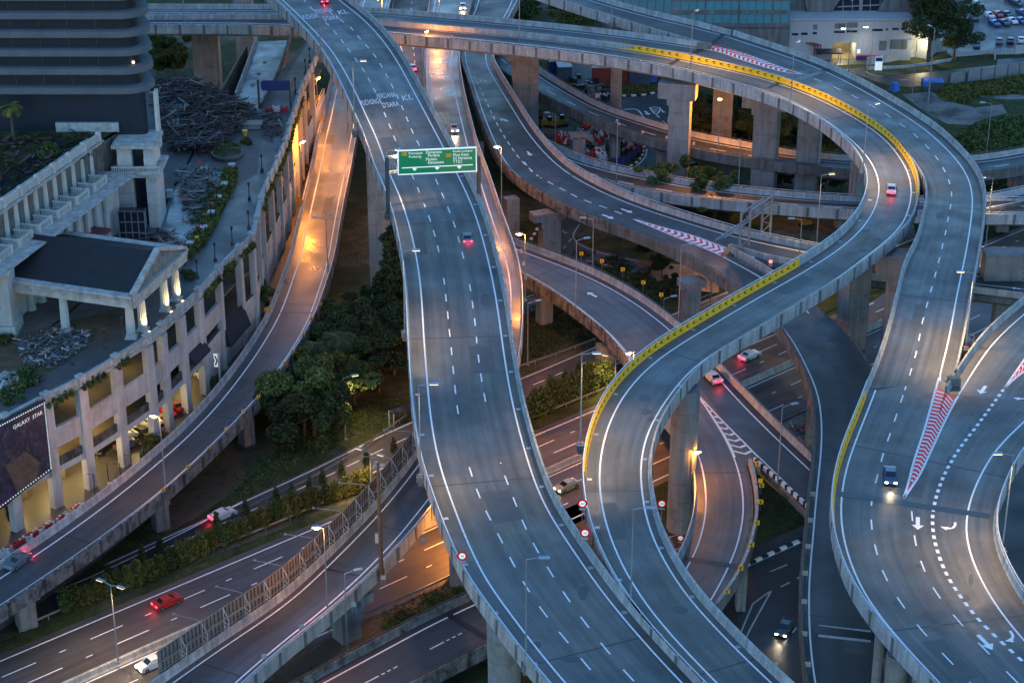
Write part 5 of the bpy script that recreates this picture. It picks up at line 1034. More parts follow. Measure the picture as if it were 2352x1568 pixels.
# awnings and car-park board on the arcade front
for a_, b_, z0, z1, lb in (((418, 700), (455, 665), 14.2, 12.6, 'small black awning on the arcade front'), ((500, 617), (546, 570), 12.8, 9.4, 'long dark curved awning over the arcade exit')):
    i0, i1 = fidx(*a_), fidx(*b_); mb = MB(); fsweep(mb, i0, max(i1, i0+3), [(.1, z0), (1.2, z1+.4), (1.2, z1), (.1, z1)]); tag(mb.build('awning', 'awning'), lb, 'awning')
i0 = fidx(458, 664); A2 = P(462, 850, ZS); B2_ = P(512, 812, ZS)
sb = thing('exit_sign', 'large cream sign with black letter t and double arrow beside the arcade exit', 'sign', A2+np.array([0, 0, 0])); so_ = A2
mb = MB(); c4 = [P(473, 913-72, 8.0), P(503, 913-70, 8.0)]; w0 = c4[1]-c4[0]; base = c4[0]; u_ = np.array([0, 0, 1.])
fn_ = np.array([w0[1], -w0[0], 0]); fn_ /= np.linalg.norm(fn_); fn_ = fn_ if fn_[1] < 0 else -fn_
vs = [base, base+w0, base+w0+u_*2.1, base+u_*2.1]; mb.add(vs+[v-fn_*.15 for v in vs], [(0, 1, 2, 3), (7, 6, 5, 4), (0, 4, 5, 1), (1, 5, 6, 2), (2, 6, 7, 3), (3, 7, 4, 0)]); mb.build('board', 'sign_white', sb, so_)
mb = MB(); text(mb, 't', base+w0*.05+u_*.35+fn_*.02, base+w0*.32+u_*.35+fn_*.02, base+w0*.05+u_*1.85+fn_*.02)
for s in (.45, .68): g_ = [(0, .3), (.12, .3), (.27, 1.05), (.12, 1.8), (0, 1.8), (.15, 1.05)]; vs = [base+w0*(s+a_)+u_*b_+fn_*.02 for a_, b_ in g_]; mb.add(vs, [(0, 1, 2, 5), (5, 2, 3, 4)])
mb.build('lettering', 'black_paint', sb, so_)
mb = MB(); mb.box(base+w0*1.02+u_*.0, (.3, .3, 5)); mb.box(base+u_*0, (.3, .3, 5)); mb.build('post', 'stone_white', sb, so_)
# warm lights inside the parking storeys
for x, y, z, e in ((60, 1125, 9.6, 900), (150, 1075, 9.6, 1300), (232, 1030, 9.6, 900), (360, 950, 9.8, 1500), (470, 860, 9.6, 900), (240, 985, 13.6, 500), (150, 1020, 13.6, 420), (330, 830, 19.8, 260), (235, 880, 19.8, 300)):
    i = fidx(x, np.interp(x, [t_[0] for t_ in top], [t_[1] for t_ in top])); p = PC[i]-nP[i]*4.5; l = bpy.data.lights.new('ceiling_light', 'POINT'); l.energy = e*LAMP*.32; l.color = (1, .72, .28); l.shadow_soft_size = .4
    lo = bpy.data.objects.new('ceiling_light', l); COL.objects.link(lo); lo.location = (p[0], p[1], z); lo.parent = pod; lo.matrix_parent_inverse = Matrix.Translation(tuple(-po))
# ---------------------------------------------------------------- tower
Y0 = P(300, 306, ZW)[1]; TA, TB = (-100, Y0, 0), (0, Y0, 0)
tw = thing('banded_tower', 'dark glass office tower with pale rounded bands at the top left', 'building', (-75, Y0, ZD)); two = np.array([-75, Y0, ZD])
xr = Pv(346, 217, TA, TB)[0]; xg = Pv(318, 200, TA, TB)[0]
def rrect(xr_, y0, rad, back=34): # rounded front-right corner
    pts = [(-140, y0)]; 
    for k in range(9): a = R(-90+90*k/8); pts.append((xr_-rad+rad*math.cos(a), y0+rad+rad*math.sin(a)))
    return pts+[(xr_-10.5, y0+back), (-140, y0+back)]
zb = [Pv(100, y, TA, TB)[2] for y in (217, 172.5, 130.5, 87.5, 45, 2.5)]; fh = (zb[-1]-zb[0])/5; zb += [zb[-1]+fh*(k+1) for k in range(6)]
for z in zb: mb = MB(); mb.prism(rrect(xr, Y0, 4.2), z, z+.95); mb.prism(rrect(xr-.4, Y0+.4, 3.9), z+.95, z+1.05); mb.build('floor_band', 'tower_stone', tw, two)
mb = MB(); mb.prism(rrect(xg, Y0+1.8, 1.6), zb[0]-.2, zb[-1]+1); mb.build('glass_wall', 'tower_glass', tw, two)
mb = MB(); mb.prism(rrect(xr-1.2, Y0+1.2, 1.0), ZD-2, zb[0]); mb.build('base', 'tower_glass', tw, two)
mb = MB()
for k in range(12): mb.box((xg-6-k*4.2, Y0+1.75, (zb[0]+zb[-1])/2), (.07, .1, zb[-1]-zb[0]))
mb.build('mullions', 'dark_metal', tw, two)
mb = MB(); mb.box((xr+.1, Y0+3.5, zb[0]-5), (.5, 1.6, 9)); mb.build('side_wall', 'stone_white', tw, two)
mb = MB(); p = Pv(302, 151, TA, TB); mb.box((p[0], Y0+1.6, p[2]), (.35, .2, .3)); mb.build('lit_window', 'lamp_soft', tw, two)
# ---------------------------------------------------------------- mansion block with balconies
CZ = 30.5
A3, B3 = P(-90, 685, CZ), P(282, 407, CZ); A3[2] = B3[2] = 0; D3 = B3-A3; L3 = np.linalg.norm(D3); D3 /= L3; F3 = np.array([D3[1], -D3[0], 0]); F3 = F3 if F3@(P(600, 700)-A3) > 0 else -F3
ms = thing('mansion', 'white neoclassical block with a row of balconies and a roof balustrade', 'building', A3+D3*L3/2+np.array([0, 0, ZD])); mo = A3+D3*L3/2+np.array([0, 0, ZD])
def W3(u, o, z): return A3+D3*u+F3*o+np.array([0, 0, z])
a3 = math.atan2(D3[1], D3[0])
def bx3(mb, u, o, z, lu, lo_, lz, m=0): mb.box(W3(u, o, z), (lu, lo_, lz), a3, m)
mb = MB(); bx3(mb, L3/2, -6, (ZD+CZ)/2, L3, 10, CZ-ZD); mb.build('wall', 'stone_white', ms, mo)
mb = MB(); bx3(mb, L3/2, -2.6, CZ-.5, L3+1, 6.4, .5); bx3(mb, L3/2, -2.3, CZ-.05, L3+1.6, 7.0, .42); bx3(mb, L3/2, -2.0, CZ+.2, L3+1.9, 7.4, .14); mb.build('cornice', 'stone_grimy', ms, mo)
RZ = 35.4
mb = MB(); bx3(mb, L3/2, -8.2, (CZ+RZ)/2, L3, 5, RZ-CZ); mb.build('recessed_wall', 'glass_dark', ms, mo)
mb = MB(); bx3(mb, L3/2, -4.4, RZ+.15, L3+1, 2.6, .4); bx3(mb, L3/2, -4.2, RZ+.42, L3+1, 2.8, .14); mb.build('roof_slab', 'stone_grimy', ms, mo)
def balus(mb, p, q, z, h=1.0, sp=.32):
    d = q-p; n = max(2, int(np.linalg.norm(d)/sp)); a = math.atan2(d[1], d[0]); c = (p+q)/2; L_ = np.linalg.norm(d)
    mb.box((c[0], c[1], z+h-.08), (L_, .3, .16), a); mb.box((c[0], c[1], z+.08), (L_, .3, .16), a)
    for k in range(n): e = p+d*(k+.5)/n; mb.box((e[0], e[1], z+h/2), (.13, .13, h-.2), a)
mb = MB(); balus(mb, W3(0, -3.3, 0), W3(L3+.3, -3.3, 0), RZ+.6, 1.15)
for k in range(int(L3/4.6)+1): bx3(mb, L3-.3-k*4.6, -3.3, RZ+1.25, .7, .6, 1.45)
mb.build('roof_balustrade', 'stone_white', ms, mo)
for k in range(int(L3/2.75)):
    u = L3-1.8-k*2.75; mb = MB(); mb.lathe(W3(u, -4.3, CZ+.2), [(.72, 0), (.6, .3), (.52, 4.6), (.7, 4.9)], 12); mb.build('column', 'stone_white', ms, mo, smooth=False)
for k in range(int(L3/5.5)+1):
    u = L3-5.4-k*5.5; mb = MB(); p, q, r_, s_ = W3(u-1.7, -3.6, 0), W3(u-1.7, -.9, 0), W3(u+1.7, -.9, 0), W3(u+1.7, -3.6, 0)
    balus(mb, p, q, CZ+.3, 1.1); balus(mb, q, r_, CZ+.3, 1.1); balus(mb, r_, s_, CZ+.3, 1.1)
    for c in (q, r_): mb.box((c[0], c[1], CZ+.9), (.42, .42, 1.3), a3)
    mb.build('balcony_balustrade', 'stone_white', ms, mo)
for k in range(9): # giant fluted pilasters on the face
    u = L3-4.8-k*2.9; mb = MB(); mb.lathe(W3(u, -.7, ZD), [(.66, 0), (.62, .5), (.5, .6), (.44, 8.6), (.6, 9.0)], 14); mb.build('giant_column', 'stone_white', ms, mo)
mb = MB(); bx3(mb, L3-10, .5, ZD+4.6, 3.2, 3., .35); bx3(mb, L3-13, .6, ZD+2.6, 3.2, 3., .35); mb.build('canopy', 'terracotta', ms, mo)
# end block facing the camera
e0, e1 = P(279, 524, ZD), P(368, 524, ZD); xw = e1[0]-e0[0]; ye = e0[1]; eb = thing('end_pavilion', 'square white end pavilion of the mansion with tall dark windows', 'building', ((e0[0]+e1[0])/2, ye+3, ZD)); eo = np.array([(e0[0]+e1[0])/2, ye+3, ZD]); cx = eo[0]
for z0, z1, inset in ((ZD, 29.5, 0), (30.4, 34.0, .25)):
    w_ = xw-inset*2; mb = MB(); h = z1-z0
    mb.box((e0[0]+inset+w_*.20, ye+3+inset, (z0+z1)/2), (w_*.40, 6, h)); mb.box((e0[0]+inset+w_*.87, ye+3+inset, (z0+z1)/2), (w_*.26, 6, h)); mb.box((cx, ye+4+inset, (z0+z1)/2), (w_*.98, 5, h-.1))
    for k in range(1, int(h/1.9)+1): mb.box((e0[0]+inset+w_*.20, ye-.06+inset, z0+k*1.9-.9), (w_*.41, .14, 1.7))
    for k in range(1, int(h/1.9)+1): mb.box((e0[0]+inset+w_*.87, ye-.06+inset, z0+k*1.9-.9), (w_*.27, .14, 1.7))
    mb.build('wall', 'stone_white', eb, eo)
    mb = MB(); mb.box((e0[0]+inset+w_*.57, ye+1.42+inset, (z0+z1)/2-.4), (w_*.34, .1, h-.8)); mb.build('window', 'glass_dark', eb, eo)
mb = MB(); mb.box((cx, ye+3, 29.7), (xw+1.2, 7.4, .5)); mb.box((cx, ye+3, 30.1), (xw+1.8, 8, .35)); mb.box((cx, ye+3, 34.2), (xw+.8, 7, .5)); mb.box((cx, ye+3.2, 34.55), (xw+.2, 6.4, .2)); mb.build('cornice', 'stone_grimy', eb, eo)
mb = MB(); balus(mb, np.array([e0[0]-.6, ye-.7, 0]), np.array([e1[0]+.8, ye-.7, 0]), 30.25, 1.0); mb.build('balustrade', 'stone_white', eb, eo)
mb = MB(); p = P(305, 560, ZD); mb.box((p[0]+.1, p[1]+1, ZD+2.6), (3.9, 1.6, 5.2)); mb.build('glass_shelter', 'glass_dark', eb, eo)
mb = MB()
for k in range(5): mb.box((p[0]+.1-1.95+k*.975, p[1]+.17, ZD+2.6), (.1, .1, 5.2))
for k in range(4): mb.box((p[0]+.1, p[1]+.17, ZD+.05+k*1.7), (3.9, .1, .1))
mb.build('shelter_frame', 'galv', eb, eo)
# big left pilaster of the mansion in front of the portico
lp = P(12, 772, ZD); mb = MB(); mb.box((lp[0]-.6, lp[1]+2, ZD+4.6), (3.6, 4, 9.2)); mb.box((lp[0]-.5, lp[1]+1.8, ZD+.8), (4.2, 4.6, 1.6)); mb.box((lp[0]-.6, lp[1]+1.8, ZD+9.4), (4.4, 4.8, .5)); mb.build('corner_pier', 'stone_white', ms, mo)
# ---------------------------------------------------------------- portico
PZ = 28.0; FR, BR, FL = P(304, 682, PZ), P(424, 573, PZ), P(10, 640, PZ); ev = FL-FR; dv = BR-FR; BL = FL+dv; n1 = ev/np.linalg.norm(ev); n2 = dv/np.linalg.norm(dv)
pt_ = thing('portico', 'portico with dark tiled gable roof and fluted white columns, three of them floodlit', 'building', (FR+BL)/2*np.array([1, 1, 0])+np.array([0, 0, ZD])); pto = (FR+BL)/2*np.array([1, 1, 0])+np.array([0, 0, ZD])
RH = 3.1; up = np.array([0, 0, 1.]); rg0 = (FR+BR)/2+up*RH+n1*.9; rg1 = (FL+BL)/2+up*RH
mb = MB(); fr, br, fl, bl = FR+n1*.9+n2*.5, BR+n1*.9-n2*.5, FL+n2*.5, BL-n2*.5
mb.add([fr, fl, rg1, rg0], [(0, 1, 2, 3)]); mb.add([br, bl, rg1, rg0], [(3, 2, 1, 0)]); mb.add([fr, br, bl, fl], [(0, 1, 2, 3)], 1)
nrow = 26
for k in range(nrow): # tile courses
    t_ = (k+.5)/nrow
    for e0_, e1_ in (((fr, rg0), (fl, rg1)), ((br, rg0), (bl, rg1))): mb.beam(e0_[0]*(1-t_)+e0_[1]*t_+up*.03, e1_[0]*(1-t_)+e1_[1]*t_+up*.03, .10, .06)
mb.beam(rg0, rg1, .35, .2); mb.build('roof', ['roof_tile', 'stone_white'], pt_, pto)
mb = MB()
for a_, b_ in ((FR, FL), (FR, BR), (BR, BL)):
    mb.beam(a_-up*.35, b_-up*.35, .9, .7); mb.beam(a_+up*.08, b_+up*.08, 1.25, .22); mb.beam(a_-up*1.2, b_-up*1.2, .6, .9)
mb.beam(FR+up*.3, (FR+BR)/2+up*(RH+.4), .8, .45); mb.beam(BR+up*.3, (FR+BR)/2+up*(RH+.4), .8, .45)
mb.add([FR+up*.1, BR+up*.1, (FR+BR)/2+up*RH], [(0, 1, 2)]); mb.add([FR+up*.1, BR+up*.1, (FR+BR)/2+up*RH], [(2, 1, 0)])
for k in range(60): # dentils
    q = FR+(FL-FR)*(k+.5)/60; o_ = -n2*.5; mb.box(q+o_-up*.45, (.22, .2, .35), math.atan2(n1[1], n1[0]))
mb.build('entablature', 'stone_grimy', pt_, pto)
def column(mb, x, y, z, h, r=.55):
    mb.box((x, y, z+.12), (r*2.6, r*2.6, .24)); mb.lathe((x, y, z+.24), [(r*1.25, 0), (r*1.2, .18), (r, .3)], 16)
    vs = []; n = 32
    for zz, rr in ((.5, r), (h*.5, r*.95), (h-.35, r*.84)):
        for k in range(n): q = rr*(1 if k % 2 else .88); vs.append((x+q*math.cos(2*math.pi*k/n), y+q*math.sin(2*math.pi*k/n), z+zz))
    mb.add(vs, [(j*n+k, j*n+(k+1) % n, (j+1)*n+(k+1) % n, (j+1)*n+k) for j in range(2) for k in range(n)])
    mb.lathe((x, y, z+h-.35), [(r*.86, 0), (r*1.15, .2)], 16); mb.box((x, y, z+h-.07), (r*2.5, r*2.5, .14))
for k, (x, y, lit) in enumerate(((302, 775, 0), (329, 758, 1), (380, 712, 1), (406, 688, 1), (152, 760, 0))):
    p = P(x, y, ZD); mb = MB(); column(mb, p[0], p[1], ZD, PZ-1.6-ZD, .62); c_ = mb.build('column', 'stone_white', pt_, pto)
    if lit:
        l = bpy.data.lights.new('uplight', 'SPOT'); l.energy = 900*LAMP; l.color = (1, .74, .30); l.spot_size = R(75); l.spot_blend = .8; l.shadow_soft_size = .1
        lo = bpy.data.objects.new('uplight', l); COL.objects.link(lo); q = p+np.array([1.0, -.9, .25]); lo.location = tuple(q-pto); lo.parent = pt_; lo.rotation_euler = Vector((-.85, .75, 3.2)).normalized().to_track_quat('-Z', 'Y').to_euler()
        mb = MB(); mb.box(q-up*.1, (.3, .3, .2)); mb.build('floodlight', 'lamp_soft', pt_, pto)
# black post lanterns on the podium edge
for k, (x, y, yt) in enumerate(((86, 882, 838), (167, 838, 793), (242, 802, 757), (282, 775, 730), (454, 640, 600), (495, 601, 562), (534, 564, 525), (572, 527, 488), (573, 460, 440), (515, 450, 385), (500, 490, 455), (485, 510, 470), (466, 535, 500), (648, 338, 305), (712, 146, 113), (702, 172, 140), (679, 215, 200), (602, 395, 330))):
    if k == 9: continue
    b = P(x, y, ZD+1.4 if k < 8 else ZD); t = thing('post_lantern', ['black iron post lantern on the podium edge'][0] if k < 8 else 'black iron post lantern on the podium court', 'lamp post', b, 0, 'black iron post lanterns on the podium edge' if k < 8 else 'black iron post lanterns in the podium court')
    if k == 0:
        mb = MB(); mb.lathe((0, 0, 0), [(.3, 0), (.24, .5), (.09, .8), (.06, 2.4), (.1, 2.45)], 8); pm = mb.build('post', 'black_iron', t); mb = MB(); mb.lathe((0, 0, 2.45), [(.1, 0), (.24, .4), (.26, .42), (.03, .7)], 8); lm = mb.build('lantern', 'black_iron', t)
    else: link('post', pm.data, t); link('lantern', lm.data, t)
# dark posts on the street beside the left ramp
for x, y, yt in ((372, 1040, 999), (332, 1062, 1020), (304, 1093, 1048), (279, 1112, 1040), (250, 1112, 1065), (219, 1137, 1094)):
    b = P(x, y, ZS); mb = MB(); mb.tube((0, 0, 0), (0, 0, 3.2), .06); mb.tube((0, 0, 3.1), (-.9, 0, 3.2), .04); o_ = mb.build('street_pole', 'black_iron'); o_.location = tuple(b); tag(o_, 'thin dark pole on the street between the arcade and the left ramp', 'pole', 'thin dark poles in front of the arcade')
# ---------------------------------------------------------------- rubble and timber heaps on the podium
def heap(region, n, z, L0, m, seed, label, hmax=1.6, wd=.2, name='rubble'):
    r_ = np.random.default_rng(seed); mb = MB(); ms_ = m
    xs = [q[0] for q in region]; ys = [q[1] for q in region]
    def inside(x, y):
        c = False
        for i in range(len(region)):
            (x0, y0), (x1, y1) = region[i], region[i-1]
            if (y0 > y) != (y1 > y) and x < (x1-x0)*(y-y0)/(y1-y0)+x0: c = not c
        return c
    k = 0
    while k < n:
        x, y = r_.uniform(min(xs), max(xs)), r_.uniform(min(ys), max(ys))
        if not inside(x, y): continue
        k += 1; p = P(x, y, z); L_ = r_.uniform(.35, 1)*L0; a = r_.normal(.9, .9) if r_.random() < .6 else r_.uniform(0, 3.14); ti = r_.normal(0, .16); d = np.array([math.cos(a)*math.cos(ti), math.sin(a)*math.cos(ti), math.sin(ti)])*L_/2
        c = p+np.array([0, 0, .1+hmax*r_.random()**1.5+abs(d[2])]); mb.beam(c-d, c+d, wd*(r_.uniform(.4, 1.6) if r_.random() < .93 else r_.uniform(2.5, 4.5)), wd*r_.uniform(.2, .6), m=int(r_.choice(len(ms_), p=[.76, .06, .18] if len(ms_) == 3 else None)))
    o_ = mb.build(name, ms_); return tag(o_, label, None, None, 'stuff')
heap([(352, 195), (440, 190), (560, 245), (588, 262), (560, 300), (470, 300), (380, 290), (360, 240)], 1300, ZD, 4.2, ['plank', 'plank_light', 'plank_blue'], 1, 'dark heap of broken timber beside the tower', 1.5)
heap([(380, 290), (470, 290), (540, 300), (500, 350), (440, 352), (400, 345)], 700, ZD, 4.6, ['plank', 'plank_light', 'plank_blue'], 2, 'long boards and beams dumped on the podium court', 1.6)
heap([(410, 395), (480, 390), (470, 440), (450, 500), (415, 470)], 150, ZD, 3.4, ['plank_blue', 'barrier_red', 'plank_light'], 3, 'loose metal scrap in the courtyard', 1.2)
heap([(270, 545), (400, 540), (420, 570), (380, 575), (280, 560)], 90, ZD, 4, ['plank', 'plank_light', 'plank_blue'], 4, 'dark scrap behind the portico roof', .8)
heap([(35, 785), (120, 765), (215, 770), (200, 800), (120, 850), (60, 840)], 520, ZD, 1.3, ['plank_blue', 'plank_light', 'stone_white'], 5, 'broken white and grey scrap below the portico', .9, .13)
heap([(-20, 870), (40, 862), (48, 888), (0, 920)], 60, ZD, 2.6, ['stone_white', 'plank_light', 'plank_blue'], 6, 'white boards at the left edge of the podium', .5, .18)
heap([(600, 260), (640, 262), (650, 300), (610, 330)], 60, ZD, 2.4, ['plank', 'plank_light', 'plank_blue'], 7, 'small scrap beside the brown lane', .6)
heap([(0, 320), (60, 310), (230, 305), (240, 315), (120, 380), (0, 440)], 70, ZW, 2.6, ['plank', 'black_iron', 'plank_blue'], 8, 'dark rubble on the waste ground before the tower', .9)
heap([(690, 240), (760, 220), (740, 330), (700, 400), (680, 440)], 130, 6, 3.6, ['plank', 'plank_light', 'dirt'], 9, 'orange-lit timber scrap between the arcade and the left ramp', .9)
# round planter
p = P(523, 360, ZD); t = thing('round_planter', 'round raised planter with grass in the podium court', 'planter', p); mb = MB(); mb.lathe((0, 0, 0), [(2.3, 0), (2.35, .25), (2.6, .3), (2.6, .55), (2.75, .6), (2.75, .8)], 32); mb.build('basin', 'concrete_dark', t)
mb = MB(); mb.lathe((0, 0, .78), [(2.45, 0), (2.0, .14), (1.0, .25), (.1, .28)], 24); mb.build('grass', 'grass', t)
# pots and pedestals along the hedge
for k, (x, y, m_) in enumerate(((455, 558, 'yellow_paint'), (441, 570, 'terracotta'), (412, 599, 'terracotta'), (427, 585, 'barrier_red'), (458, 532, 'barrier_red'), (474, 505, 'barrier_red'), (468, 518, 'terracotta'), (485, 480, 'barrier_red'), (500, 440, 'terracotta'), (563, 312, 'yellow_paint'))):
    b = P(x, y, ZD); mb = MB(); mb.lathe((0, 0, 0), [(.32, 0), (.45, .9), (.5, .9), (.5, 1.0), (.4, 1.0)], 12); o_ = mb.build('flower_pot', m_); o_.location = tuple(b); tag(o_, {'yellow_paint': 'yellow plant pot in the podium court', 'terracotta': 'dark red plant pot beside the hedge of the lane', 'barrier_red': 'red plant pot beside the hedge of the lane'}[m_]+(' near the round planter' if k == 9 else ''), 'pot', 'plant pots along the hedge' if m_ != 'yellow_paint' else None)
for k, (x, y) in enumerate(((516, 435), (502, 466), (486, 501), (469, 536), (437, 572), (391, 452), (533, 392), (470, 400))):
    b = P(x, y, ZD); mb = MB(); mb.box((0, 0, .5), (1.0, 1.0, 1.0), taper=.8); mb.box((0, 0, 1.1), (1.1, 1.1, .2)); o_ = mb.build('pedestal', 'stone_white'); o_.location = tuple(b); tag(o_, 'white stone pedestal along the hedge of the podium lane', 'pedestal', 'white pedestals in the court')
hd = [(540, 395), (533, 430), (515, 462), (498, 500), (478, 540), (455, 572), (430, 595)]
hc = pxc(hd, ZD, 0, .5)
def hfn(r_): j = r_.integers(len(hc)); u = r_.uniform(-1.9, .5); return hc[j]+np.array([u, r_.normal()*.3, r_.uniform(0, .8+.5*math.sin(j*.9)**2)])
tag(leafset(5200, hfn, .28, 21).build('hedge', 'leaf_warm'), 'low olive hedge between the courtyard and the podium lane', 'hedge')
# waste ground in front of the tower
wp = [P(x, y, ZW) for x, y in ((-90, 545), (0, 484), (128, 394), (272, 296))]; wp = [tuple(q[:2]) for q in wp]+[(P(272, 296, ZW)[0]+.3, Y0+1.3), (-140, Y0+1.3)]
mb = MB(); mb.prism(wp, ZD, ZW-.15); tag(mb.build('retaining_mass', 'concrete_dark'), 'dark retaining mass below the waste ground', kind='structure')
mb = MB(); mb.prism(wp, ZW-.14, ZW); tag(mb.build('waste_ground', 'grass'), 'raised dark waste ground between the tower and the mansion roof', kind='structure')
tag(MB().box((P(205, 296, ZW)[0], Y0+.8, ZW+.7), (9.5, .5, 1.4)).build('low_wall', 'stone_grimy'), 'stained pale wall at the foot of the banded tower', 'wall')
# red and white water barriers beside the left ramp
def wb(m_):
    mb = MB(); mb.box((0, 0, .25), (1.5, .5, .5)); mb.box((0, 0, .65), (1.4, .36, .4), taper=.8); mb.box((-.5, 0, .95), (.3, .2, .2)); mb.box((.5, 0, .95), (.3, .2, .2)); return mb.build('water_barrier', m_)
wbm = {}
def water_barrier(x, y, z, rz, m_, label, group, tilt=0):
    if m_ not in wbm: o_ = wb(m_); wbm[m_] = o_.data
    else: o_ = link('water_barrier', wbm[m_])
    b = P(x, y, z); o_.location = tuple(b); o_.rotation_euler = (tilt, tilt*.7, rz); return tag(o_, label, 'barrier', group)
for k in range(26):
    t_ = k/25; x = 2+190*t_+(k % 3)*.8; y = 1284-112*t_+(k % 2)*1.5
    m_ = 'barrier_red' if k in (3, 4, 5, 6, 9, 10, 13, 14, 17, 18, 22) else 'barrier_white'
    water_barrier(x, y-4, ZS+.0, .58+random.uniform(-.2, .2), m_, ('red' if m_ == 'barrier_red' else 'white')+' plastic barrier in the row outside the wall of the left ramp', ('red' if m_ == 'barrier_red' else 'white')+' barriers along the left ramp')
for x, y in ((40, 1290-1+0), (73, 1246), (174, 1184), (258, 1128), (430, 1008)):
    water_barrier(x, y-8, ZS, .8, 'barrier_red' if x != 258 else 'barrier_white', 'single '+('red' if x != 258 else 'white')+' barrier standing at an arcade opening', 'single barriers at arcade openings')
for x, y in ((618, 258), (635, 256), (653, 257)): water_barrier(x, y, ZD, 0, 'barrier_white' if x == 635 else 'barrier_red', ('white' if x == 635 else 'red')+' barrier across the brown lane below the blue direction sign', None if x == 635 else 'red barriers below the blue sign')

mb = MB(); p = P(573, 293, ZD); mb.box((0, 0, .9), (4.6, 2.2, .15)); mb.box((0, 0, .45), (4.0, 1.6, .9)); o_ = mb.build('board_stack', 'plank_light'); o_.location = tuple(p); tag(o_, 'pale yellow board lying on the scrap beside the brown lane', 'board')
# ================================================================= TOP RIGHT: buildings, car park, field
def Xat(x, y, Y): p = Pv(x, y, (-10, Y, 0), (10, Y, 0)); return p
YW = P(1969, 139, 0)[1]
wb_ = thing('white_building', 'long low white building with a lit open gate and small windows at the top right', 'building', (Xat(1960, 120, YW)[0], YW, 0)); wo = np.array([Xat(1960, 120, YW)[0], YW, 0])
def wbx(mb, x0, y0, x1, y1, off=0., th=.3, m=0):   # box on the front plane from picture corners
    a = Xat(x0, y1, YW); b = Xat(x1, y0, YW); mb.box(((a[0]+b[0])/2, YW+off, (a[2]+b[2])/2), (abs(b[0]-a[0]), th, abs(b[2]-a[2])), m=m)
t3 = lambda x, y: (1764+x/4, y/4)
zt_ = Xat(*t3(800, 185), YW)[2]; xl, xr_ = Xat(*t3(195, 300), YW)[0], Xat(*t3(1330, 300), YW)[0]; xg0, xg1 = Xat(*t3(590, 480), YW)[0], Xat(*t3(805, 480), YW)[0]; zg = Xat(*t3(700, 395), YW)[2]
mb = MB(); mb.box(((xl+xg0)/2, YW+4, zt_/2), (xg0-xl, 8, zt_)); mb.box(((xg1+xr_)/2, YW+4, zt_/2), (xr_-xg1, 8, zt_)); mb.box(((xg0+xg1)/2, YW+4, (zt_+zg)/2), (xg1-xg0, 8, zt_-zg)); mb.box(((xl+xr_)/2, YW-.05, zt_+.1), (xr_-xl+.4, .5, .3)); mb.box((xr_+3, YW+6, zt_/2-.3), (7, 8, zt_-.6), -.5); mb.build('wall', 'white_wall', wb_, wo)
mb = MB(); mb.box(((xg0+xg1)/2, YW+7.5, zg/2), (xg1-xg0, .3, zg)); mb.box(((xg0+xg1)/2, YW+4, .05), (xg1-xg0, 7, .1)); mb.build('gate_interior', 'interior', wb_, wo)
mb = MB()
for x0, y0, x1, y1 in ((220, 306, 278, 326), (304, 302, 364, 322), (411, 297, 450, 316), (605, 287, 706, 304), (721, 281, 820, 298), (956, 268, 1055, 287), (1083, 264, 1101, 282), (1142, 260, 1200, 277), (1222, 256, 1240, 272), (1265, 254, 1283, 270)):
    wm = MB(); wbx(wm, *t3(x0, y0), *t3(x1, y1), -.06, .1); wm.build('window', 'glass_dark', wb_, wo)
for x0, y0, x1, y1 in ((415, 228, 455, 272), (611, 216, 712, 262), (723, 208, 826, 254), (1018, 376, 1090, 462), (1118, 366, 1280, 450)):
    wm = MB(); wbx(wm, *t3(x0, y0), *t3(x1, y1), -.08, .14); wm.build('louvre_panel', 'concrete_blue', wb_, wo)
mb = MB(); wbx(mb, *t3(808, 516), *t3(1008, 550), -.08, .14, 0); wbx(mb, *t3(808, 508), *t3(1008, 516), -.1, .14, 1); mb.build('painted_band', ['blue_board', 'sign_red'], wb_, wo)
mb = MB()
for k, x in enumerate((345, 372, 398)):
    a = Xat(*t3(x+75, 500), YW); b = Xat(*t3(x+75, 390+k*8), YW); c = Xat(*t3(x, 400+k*8), YW); mb.tube((a[0], YW-.8, a[2]), (a[0], YW-.8, b[2]), .16); mb.tube((a[0], YW-.8, b[2]), (c[0], YW-.8, b[2]), .16)
mb.build('rust_pipes', 'terracotta', wb_, wo)
mb = MB(); wbx(mb, *t3(815, 455), *t3(848, 492), -.1, .1); mb.build('notice', 'sign_white', wb_, wo)
for x, y, z, e in (((xg0+xg1)/2, YW+3, zg-.5, 700), (Xat(*t3(1420, 450), YW)[0], YW-1, 4, 900)):
    l = bpy.data.lights.new('gate_light', 'POINT'); l.energy = e*LAMP*.45; l.color = (1, .86, .5); l.shadow_soft_size = .4; lo = bpy.data.objects.new('gate_light', l); COL.objects.link(lo); lo.location = (x-wo[0], y-wo[1], z); lo.parent = wb_
